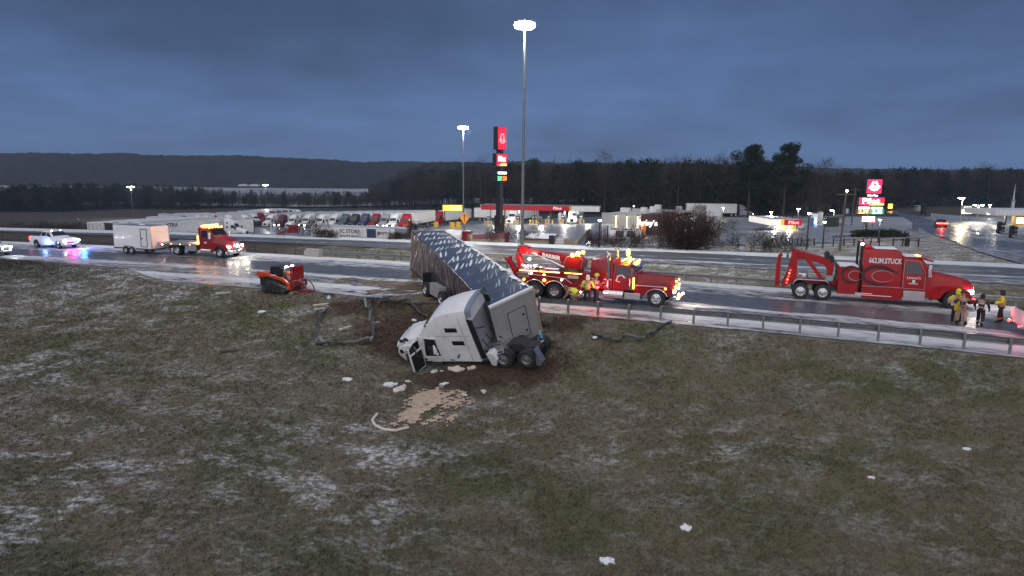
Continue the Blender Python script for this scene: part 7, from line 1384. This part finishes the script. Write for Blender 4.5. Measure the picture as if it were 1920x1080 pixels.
def person(label,loc,rz,jacket,trousers,hat=None,hatm=None,bands=(),lean=0.0,stride=.10,arms=((.24,.05),(.24,.05)),coat=0,glove=DARKC,straps=None,legbands=None,h=1.0,crouch=False):
    t=thing('person',label,'person',loc,rz); t.scale=(h*1.12,h*1.16,h)
    if crouch: hip=Vector((-.25,0,.52)); ch=Vector((.18,0,.72)); nk=Vector((.34,0,.82)); hd=Vector((.46,0,.86)); kn=[Vector((.18,.16,.42)),Vector((.12,-.16,.36))]; an=[Vector((-.20,.16,.10)),Vector((-.28,-.17,.10))]; hn=[Vector((.55,.22,.28)),Vector((.62,-.16,.26))]; el=[Vector((.36,.30,.50)),Vector((.40,-.28,.48))]
    else:
        hip=Vector((0,0,.94)); ch=Vector((lean*.5,0,1.30)); nk=Vector((lean*.75,0,1.50)); hd=Vector((lean+.03,0,1.64)); kn=[Vector((stride*.7,.12,.50)),Vector((-stride*.2,-.12,.50))]; an=[Vector((stride*.6,.13,.09)),Vector((-stride,-.14,.09))]
        el=[Vector((ch.x-.04+a[1]*.5,s*(.27+a[0]*.1),1.13)) for a,s in zip(arms,(1,-1))]; hn=[Vector((ch.x+a[1]*2.2+.02,s*(.30*(1-a[1])),.90+a[1]*1.1)) for a,s in zip(arms,(1,-1))]
    sh=[Vector((nk.x-.02,s*.19,nk.z-.08)) for s in (1,-1)]
    J=[(hip,(.13,.10)),(ch,(.15,.11)),(nk,.06),(hd-Vector((0,0,.07)),.06),(hd+Vector((.01,0,.02)),.095),(hd+Vector((0,0,.10)),.07)]; E_=[(0,1),(1,2),(2,3),(3,4),(4,5)]
    for i in (0,1):
        n=len(J); J+=[(hip+Vector((0,(1-2*i)*.09,-.06)),.09),(kn[i],.062),(an[i],.045),(an[i]+Vector((.13,0,-.05)),.04)]; E_+=[(0,n),(n,n+1),(n+1,n+2),(n+2,n+3)]
        n=len(J); J+=[(sh[i],.06),(el[i],.045),(hn[i],.035)]; E_+=[(1,n),(n,n+1),(n+1,n+2)]
    skin_mesh(t,'body',SKIN,J,E_)
    # jacket over torso and arms
    J=[(hip+Vector((0,0,-.05-coat)),(.165+coat*.12,.13+coat*.12)),(hip.lerp(ch,.5),(.165,.13)),(ch,(.185,.14)),(nk-Vector((0,0,.03)),.085)]; E_=[(0,1),(1,2),(2,3)]
    for i in (0,1): n=len(J); J+=[(sh[i],.082),(el[i],.066),(hn[i].lerp(el[i],.15),.055)]; E_+=[(2,n),(n,n+1),(n+1,n+2)]
    skin_mesh(t,'jacket',jacket,J,E_,1)
    J=[(hip+Vector((0,0,.03)),(.145,.115))]; E_=[]
    for i in (0,1): n=len(J); J+=[(hip+Vector((0,(1-2*i)*.09,-.10)),.105),(kn[i],.085),(an[i]+Vector((0,0,.07)),.075)]; E_+=[(0,n),(n,n+1),(n+1,n+2)]
    skin_mesh(t,'trousers',trousers,J,E_)
    for i in (0,1):
        m=MB(); a=an[i]; m.path([a+Vector((0,0,.14)),a+Vector((0,0,.02)),a+Vector((.05,0,-.035)),a+Vector((.17,0,-.04))],[.06,.062,.055,.045],8); m.build('boot',BLACK,t); hand(t,hn[i],hn[i]-el[i],glove)
    for s in (1,-1): dot(t,(hd.x+.088,s*.034,hd.z+.03),.014,BLACK,'eye'); dot(t,(hd.x,s*.095,hd.z+.01),.022,SKIN,'ear')
    dot(t,(hd.x+.105,0,hd.z),.018,SKIN,'nose'); bit(t,'mouth',pbr('lip',(.25,.09,.08),.6),hd.x+.085,hd.x+.098,-.025,.025,hd.z-.05,hd.z-.04)
    if hat=='hood': m=MB(); m.ell(hd+Vector((-.02,0,.03)),.113,.11,.145,12,8); m.path([nk+Vector((-.03,0,.0)),hd+Vector((-.05,0,-.04))],[.11,.10],8); m.build('hood',hatm,t)
    elif hat=='helmet': m=MB(); m.lathe([(0,.17),(.015,.175),(.02,.135),(.07,.13),(.12,.09),(.145,.01)],(hd.x,0,hd.z+.06),14,'z'); m.build('helmet',hatm,t)
    elif hat=='cap': m=MB(); m.ell(hd+Vector((-.005,0,.06)),.115,.112,.10,12,6); m.hexa([(hd.x+.08,-.07,hd.z+.07),(hd.x+.2,-.06,hd.z+.06),(hd.x+.2,.06,hd.z+.06),(hd.x+.08,.07,hd.z+.07),(hd.x+.08,-.07,hd.z+.085),(hd.x+.2,-.06,hd.z+.07),(hd.x+.2,.06,hd.z+.07),(hd.x+.08,.07,hd.z+.085)]); m.path([nk,hd+Vector((-.02,0,-.02))],[.10,.10],8); m.build('cap',hatm,t)
    for z,mm in bands:
        c=hip.lerp(ch,(z-.94)/.36); m=MB(); m.lathe([(-.025,.150),(-.025,.190),(.025,.190),(.025,.150)],(c.x,0,z),16,'z'); m.v=[(v[0]*1,v[1]*1.13,v[2]) if False else ((v[0]-c.x)*.80+c.x,v[1]*1.05,v[2]) for v in m.v]; m.build('reflective_band',mm,t)
    if straps:
        for s in (1,-1): m=MB(); m.path([(ch.x-.145,s*.03,1.05),(ch.x-.165,s*.09,1.22),(ch.x-.15,s*.12,1.40),(ch.x-.02,s*.12,1.47)],.013,5); m.build('strap',straps,t)
    if legbands:
        for i in (0,1): a=an[i].lerp(kn[i],.35); m=MB(); m.lathe([(-.03,.06),(-.03,.092),(.03,.092),(.03,.06)],(a.x,a.y,a.z),12,'z'); m.build('reflective_band',legbands,t)
    return t
def gp(px,py): p=G(px,py); return (p.x,p.y,.035 if p.z>-.05 else p.z)
person('person in hi-vis yellow jacket and white hood, back turned, by the rotator truck',gp(1101,571),R(75),HIVIS,DARKC,'hood',WHITE,((1.05,REFL),(1.22,REFL)),h=1.03)
person('person in black with a reflective vest and yellow helmet at the truck controls',gp(1117,570.5),R(35),DARKC,DARKC,'helmet',HIVIS,((1.02,REFL),(1.28,REFL)),straps=REFL,arms=((.1,.2),(.1,.25)),h=1.06)
person('person crouching at the truck wheels with a yellow vest over brown work clothes',gp(1077,570),R(165),BRNC,BRNC,'cap',BRNC,crouch=True,h=1.1)
c=[o for o in bpy.data.objects if o.name.startswith('person') and o.type=='EMPTY'][-1]; m=MB(); m.path([(-.1,0,.62),(.05,0,.70),(.22,0,.76)],[.20,.215,.17],10); m.build('vest',HIVIS,c)
person('person in a long bright yellow hooded raincoat half hidden behind the firefighter',gp(1791,605),R(60),YRAIN,MARC,'hood',YRAIN,coat=.35,h=1.06)
person('firefighter in dark turnout coat with tan cross straps and tan trousers seen from behind',gp(1801,610),R(70),DTURN,TANC,'helmet',DTURN,((1.02,TANC),),straps=TANC,stride=.16,arms=((.25,.25),(.25,.28)),h=1.05)
person('person all in dark turnout gear with pale bands facing away alone',gp(1836,612),R(40),DTURN,DARKC,'hood',DARKC,((1.05,REFL),(1.25,REFL)),legbands=REFL,stride=.2,coat=.08,h=1.0)
person('person in a yellow hi-vis jacket, dark hood and dark red trousers at the right',gp(1874,606),R(150),pbr('hi_vis_orange_yellow',(.85,.60,.02),.5),MARC,'cap',DARKC,((1.08,REFL),),legbands=ORNG,arms=((.2,.15),(.2,.12)),h=1.04)
# ------------------------------------------------------------------ debris
def deb(name,label,px,py,cat,build,rz=0,off=0.0,group=None):
    p=G(px,py); t=thing(name,label,cat,(p.x,p.y,p.z+off),rz,group); build(t); return t
def bent_rail(label,pts,face=1,posts=()):
    W3=[G(*p) for p in pts]; t=thing('guardrail_piece',label,'guardrail',W3[0]); m=MB()
    P=[]
    for i in range(len(W3)-1):
        for k in range(6): P.append(W3[i].lerp(W3[i+1],k/6))
    rg=np.random.default_rng(len(label)); rings=[]
    P.append(W3[-1]); P=[p-W3[0]+Vector((*rg.normal(0,.05,2),abs(rg.normal(0,.03)))) for p in P]
    for i,p in enumerate(P):
        d=P[min(i+1,len(P)-1)]-P[max(i-1,0)]; d.z=0; d.normalize(); n=Vector((d.y,-d.x,0))*face; tw=.9+.5*sin(i*.4+rg.uniform(-.4,.4)); up=Vector((0,0,1))*cos(tw)+n*sin(tw); nn=n*cos(tw)-Vector((0,0,1))*sin(tw)
        z0=Vector((0,0,.06+.12*abs(sin(i*.4)))); rings.append([p+z0+nn*q[0]+up*q[1]*.8 for q in WB]+[p+z0+nn*(q[0]-.012)+up*q[1]*.8 for q in WB[::-1]])
    m.loft(rings); m.build('rail',pbr('weathered_rail',(.13,.14,.135),.5,.5,.2,5),t)
    for k in posts: q=P[min(k,len(P)-1)]; m=MB(); m.box(-.08,.08,-.09,.09,-.2,.55); o=m.build('post',STEEL,t); o.location=q; o.rotation_euler=(R(35*(1 if k%2 else -1)),R(25),k)
    return t
bent_rail('torn guardrail rail lying down the bank, left side of the bent loop',[(606,583),(600,610),(592,640)],1,(1,))
bent_rail('torn guardrail rail forming the bottom of the bent loop',[(592,645),(640,647),(695,645)],1,(2,))
bent_rail('crumpled guardrail rail twisting down the right side of the bent loop',[(686,563),(690,585),(699,610),(695,644)],-1,(3,9))
bent_rail('torn rail running from the road edge to under the wreck nose',[(690,562),(740,567),(766,570),(800,597)],1,(5,))
bent_rail('bent guardrail end peeling off the standing rail',[(1256,604),(1225,623),(1207,638)],-1)
bent_rail('rusty torn rail scrap lying in the grass left of the peeled end',[(1112,630),(1150,642),(1178,638),(1206,639)],1)
for i,(px,py,rz_,lb) in enumerate(((602,574,.6,'upper pale timber blockout above the bent loop'),(604,581,.55,'lower pale timber blockout lying on the bent loop'),(648,618,1.1,'pale board lying inside the bent loop'),(419,552,.5,'pale plank lying on the grass left of the loader'),(430,660,.5,'dark plank on the grass left of the bent loop'))):
    deb('plank',lb,px,py,'plank',lambda t,i=i:bit(t,'board',pbr('pale_timber',(.55,.50,.40),.8) if i!=4 else WOODP,-.5,.5,-.09,.09,0,.12,.01),rz_,.03)
def junk(t,m,n,s,seed,kind='sheet',soft=True):
    "crumpled scrap: ragged sheet with folds and some thickness"
    rg=np.random.default_rng(seed+5); mb=MB(); K=12; N_=5; ph=rg.uniform(0,6,4); rad=[s*rg.uniform(.55,1.25) for _ in range(K)]; el=rg.uniform(.45,.9); top=[];bot=[]
    for j in range(N_+1):
        for i in range(K):
            a=2*pi*i/K; r=rad[i]*(1-j/(N_+.6)); x,y=r*cos(a),r*sin(a)*el; z=.02+s*(.16*(j/N_)+.16*abs(sin(x/s*4+ph[0])*sin(y/s*5+ph[1]))+rg.uniform(0,.07)); top.append((x,y,z))
    rings=[[(q[0],q[1],-.06) for q in top[:K]]]+[top[k*K:(k+1)*K] for k in range(N_+1)]; mb.loft(rings); o=mb.build(kind,m,t)
    if soft: o.data.set_sharp_from_angle(angle=R(75))
CLO=pbr('pale_cloth',(.66,.58,.52),.8,0,.12,4); CLW=pbr('white_sheet',(.72,.72,.74),.6,0,.08,4); DKJ=pbr('mud_caked',(.035,.026,.020),.9)
for i,(nm,lb,px,py,mt,s) in enumerate((('bag','pale pink cloth bundle under the cab side',858,692,CLO,.50),('cloth','pale cloth tail trailing beside the bundle',884,690,CLO,.35),('cloth','cream rag below the cab door',817,697,CLO,.28),('cloth','small cream rag right of the cream one',829,696,CLO,.14),('cloth','left lobe of white sheeting in the grass',733,722,CLW,.40),('cloth','grey white sheeting heap in the grass right of the white lobe',750,730,CLO,.50),('cloth','small pale scrap beside the sheeting heap',765,716,CLO,.22),('cloth','white scrap with a dark strap far left of the wreck',652,712,CLW,.32),('box','crumpled white carton beside the sawdust',834,720,CLW,.26),('box','small flat white carton right of the sawdust',907,734,CLO,.24),('cloth','little white scrap right of the sawdust',869,741,CLW,.20),('cloth','white scrap at the far right of the grass',1635,896,CLW,.16),('snow_lump','snow lump in the lower right grass',1287,990,SNOW,.26),('snow_lump','snow lump at the bottom edge of the grass',1139,1052,SNOW,.26),('cloth','white strip at the right edge of the grass',1814,842,CLW,.16),('snow_lump','round snow lump beside the loader path',492,585,SNOW,.32),('clod','dark clod left of the guardrail scraps',1022,607,DKJ,.4),('debris_piece','dark debris lump on the verge, first right of the loader',618,553,DKJ,.40),('debris_piece','dark upright debris lump on the verge, second right of the loader',658,548,DKJ,.32),('debris_piece','dark debris lump on the verge above the loop corner',692,552,DKJ,.36),('debris_piece','dark ring shaped debris lump left of the trailer wheels',726,558,DKJ,.36),('debris_piece','small dark debris lump nearest the trailer wheels',765,562,DKJ,.26),('debris_piece','dark torn tyre scrap near the trailer wheels',811,564,DKJ,.34),('debris_piece','silver torn metal scrap on the verge',615,557,ALU,.42),('debris_piece','black scrap lying in the snow by the guardrail',1115,599,DKJ,.22),('debris_piece','grey metal scrap left of the rusty rail',1121,631,ALU,.38),('debris_piece','small yellow debris bit on the snowy verge left of the loader',438,534,YELLOW,.22),('debris_piece','pale chip on the bank left of the wreck nose',776,600,CLW,.18),('debris_piece','grey blockout on the bank right of the loop',707,605,GREYP,.25))):
    deb(nm,lb,px,py,nm.replace('_',' '),lambda t,mt=mt,s=s,i=i,nm=nm:junk(t,mt,1,s,i,'body'),i*.9,.0)
t=thing('hose','cream flexible hose curving through the grass below the sawdust','hose',G(707,779)); P=[G(*q)-t.location+Vector((0,0,.07)) for q in ((707,779),(698,790),(703,800),(720,808),(742,810),(766,804))]; m=MB(); pts=[]
for i in range(len(P)-1):
    for k in range(4): pts.append(P[i].lerp(P[i+1],k/4))
m.path(pts+[P[-1]],.065,8); m.build('tube',CLO,t)
t=thing('bent_sign','white bent post leaning into the ground by the cab','post',G(793,690)); m=MB(); m.path([(0,0,0),(-.1,0,.3)],.05,5); m.build('post',WHITE,t)
# absorbent spread on the spilled oil: ragged flakes
SAW=pbr('sawdust',(.46,.35,.26),.95,0,.14,5)
def ragged(name,mat,c0,ext,blobs,thr,lift,label,cat,n=260,floor=-99):
    X,Y=np.meshgrid(np.linspace(c0.x-ext[0],c0.x+ext[0],n),np.linspace(c0.y-ext[1],c0.y+ext[2],n)); m=np.full(X.shape,-9.)
    for px,py,rx_,ry_,w in blobs: p=G(px,py); m=np.maximum(m,w*1.25-np.hypot((X-p.x)/rx_,(Y-p.y)/ry_))
    nz=fbm(X,Y,2.6,6,4)*.8+fbm(X,Y,13,4,9)*.55+rng.uniform(-.13,.13,X.shape); f=m+nz*.85; Z=np.maximum(zt(X,Y),floor)+lift[0]+np.clip(m+nz*.4,0,1)*lift[1]+rng.uniform(0,lift[1]*.4,X.shape)
    v=np.stack([X,Y,Z],-1).reshape(-1,3); idx=np.arange(n*n).reshape(n,n); q=np.stack([idx[:-1,:-1],idx[:-1,1:],idx[1:,1:],idx[1:,:-1]],-1).reshape(-1,4); keep=((f[:-1,:-1]+f[1:,1:])/2>thr).reshape(-1); me=bpy.data.meshes.new(name); fast_mesh(me,v,q[keep]); me.materials.append(mat); return obj(name,me,kind='stuff',label=label,cat=cat)
ragged('sawdust_spill',SAW,G(805,765),(3.6,3.4,4.2),((812,748,1.15,.9,1.0),(838,752,.9,.8,.8),(790,757,1.0,.7,.75),(815,785,.9,.9,.55),(775,785,1.6,.9,.5),(735,795,1.2,.5,.4),(800,768,1.6,1.3,.5)),.18,(.035,.045),'pale sawdust spread over the spill on the grass','sawdust')
MUDT=pbr('tan_mud',(.150,.108,.066),.7,0,.3,1.5,.3)
ragged('mud_smear',MUDT,G(730,538),(9,6.5,8),((700,530,3.2,1.0,.75),(745,533,2.6,1.2,.85),(785,540,2.2,1.6,.9),(655,524,3.0,.7,.5),(735,548,2.6,1.4,.6),(790,560,2.2,2.0,.8),(800,575,1.6,1.8,.7)),.20,(.012,.02),'tan mud smeared over the icy shoulder left of the trailer wheels','mud',300,.03)
# ------------------------------------------------------------------ grass blades
def make_grass():
    rg=np.random.default_rng(21); n=150000; y=8+54*rg.uniform(0,1,n)**1.15; x=rg.uniform(-1,1,n)*(y*.80+3); k=y<n0(x)-.15; x,y=x[k],y[k]; n=len(x); z=zt(x,y); nb=5
    X=np.repeat(x,nb)+rg.normal(0,.05,n*nb); Y=np.repeat(y,nb)+rg.normal(0,.05,n*nb); Z=np.repeat(z,nb)-.01; a=rg.uniform(0,2*pi,n*nb); patch_=.6+.5*np.sin(X*.8+np.sin(Y*.7)*2)*np.sin(Y*.9+X*.2); h=rg.uniform(.045,.11,n*nb)*(.75+.5*patch_); w=.006+.0008*Y*.45; l=rg.uniform(.3,1.1,n*nb)*h
    la=rg.normal(R(-20),.9,n*nb)
    v=np.stack([np.stack([X-np.cos(a)*w,Y-np.sin(a)*w,Z],-1),np.stack([X+np.cos(a)*w,Y+np.sin(a)*w,Z],-1),np.stack([X+np.cos(la)*l,Y+np.sin(la)*l,Z+h],-1)],1).reshape(-1,3)
    me=bpy.data.meshes.new('grass'); fast_mesh(me,v,np.arange(len(v)).reshape(-1,3)); me.materials.append(BLADE)
    t=rg.uniform(.55,1.6,(n*nb,1)); hue=rg.uniform(-1,1,(n*nb,1)); c=np.concatenate([t*(1+.18*hue),t*(1-.02*hue),t*(1-.12*hue),np.ones_like(t)],1); ca=me.color_attributes.new('tint','FLOAT_COLOR','POINT'); ca.data.foreach_set('color',np.repeat(c,3,0).astype(np.float32).reshape(-1))
    obj('grass',me,kind='stuff')
make_grass()
# ------------------------------------------------------------------ air
def make_haze():
    m=bpy.data.materials.new('evening_haze'); m.use_nodes=True; nt=m.node_tree; nt.nodes.clear(); N,L=nodes(nt); out=N('ShaderNodeOutputMaterial'); v=N('ShaderNodeVolumePrincipled'); v.inputs['Density'].default_value=0.00014; v.inputs['Color'].default_value=(0.52,0.72,1.0,1); v.inputs['Anisotropy'].default_value=0.0; L(v.outputs[0],out.inputs['Volume'])
    mb=MB(); mb.box(-3700,3700,-40,5300,-40,260); o=mb.build('haze',m,None,kind='stuff'); return o
make_haze()
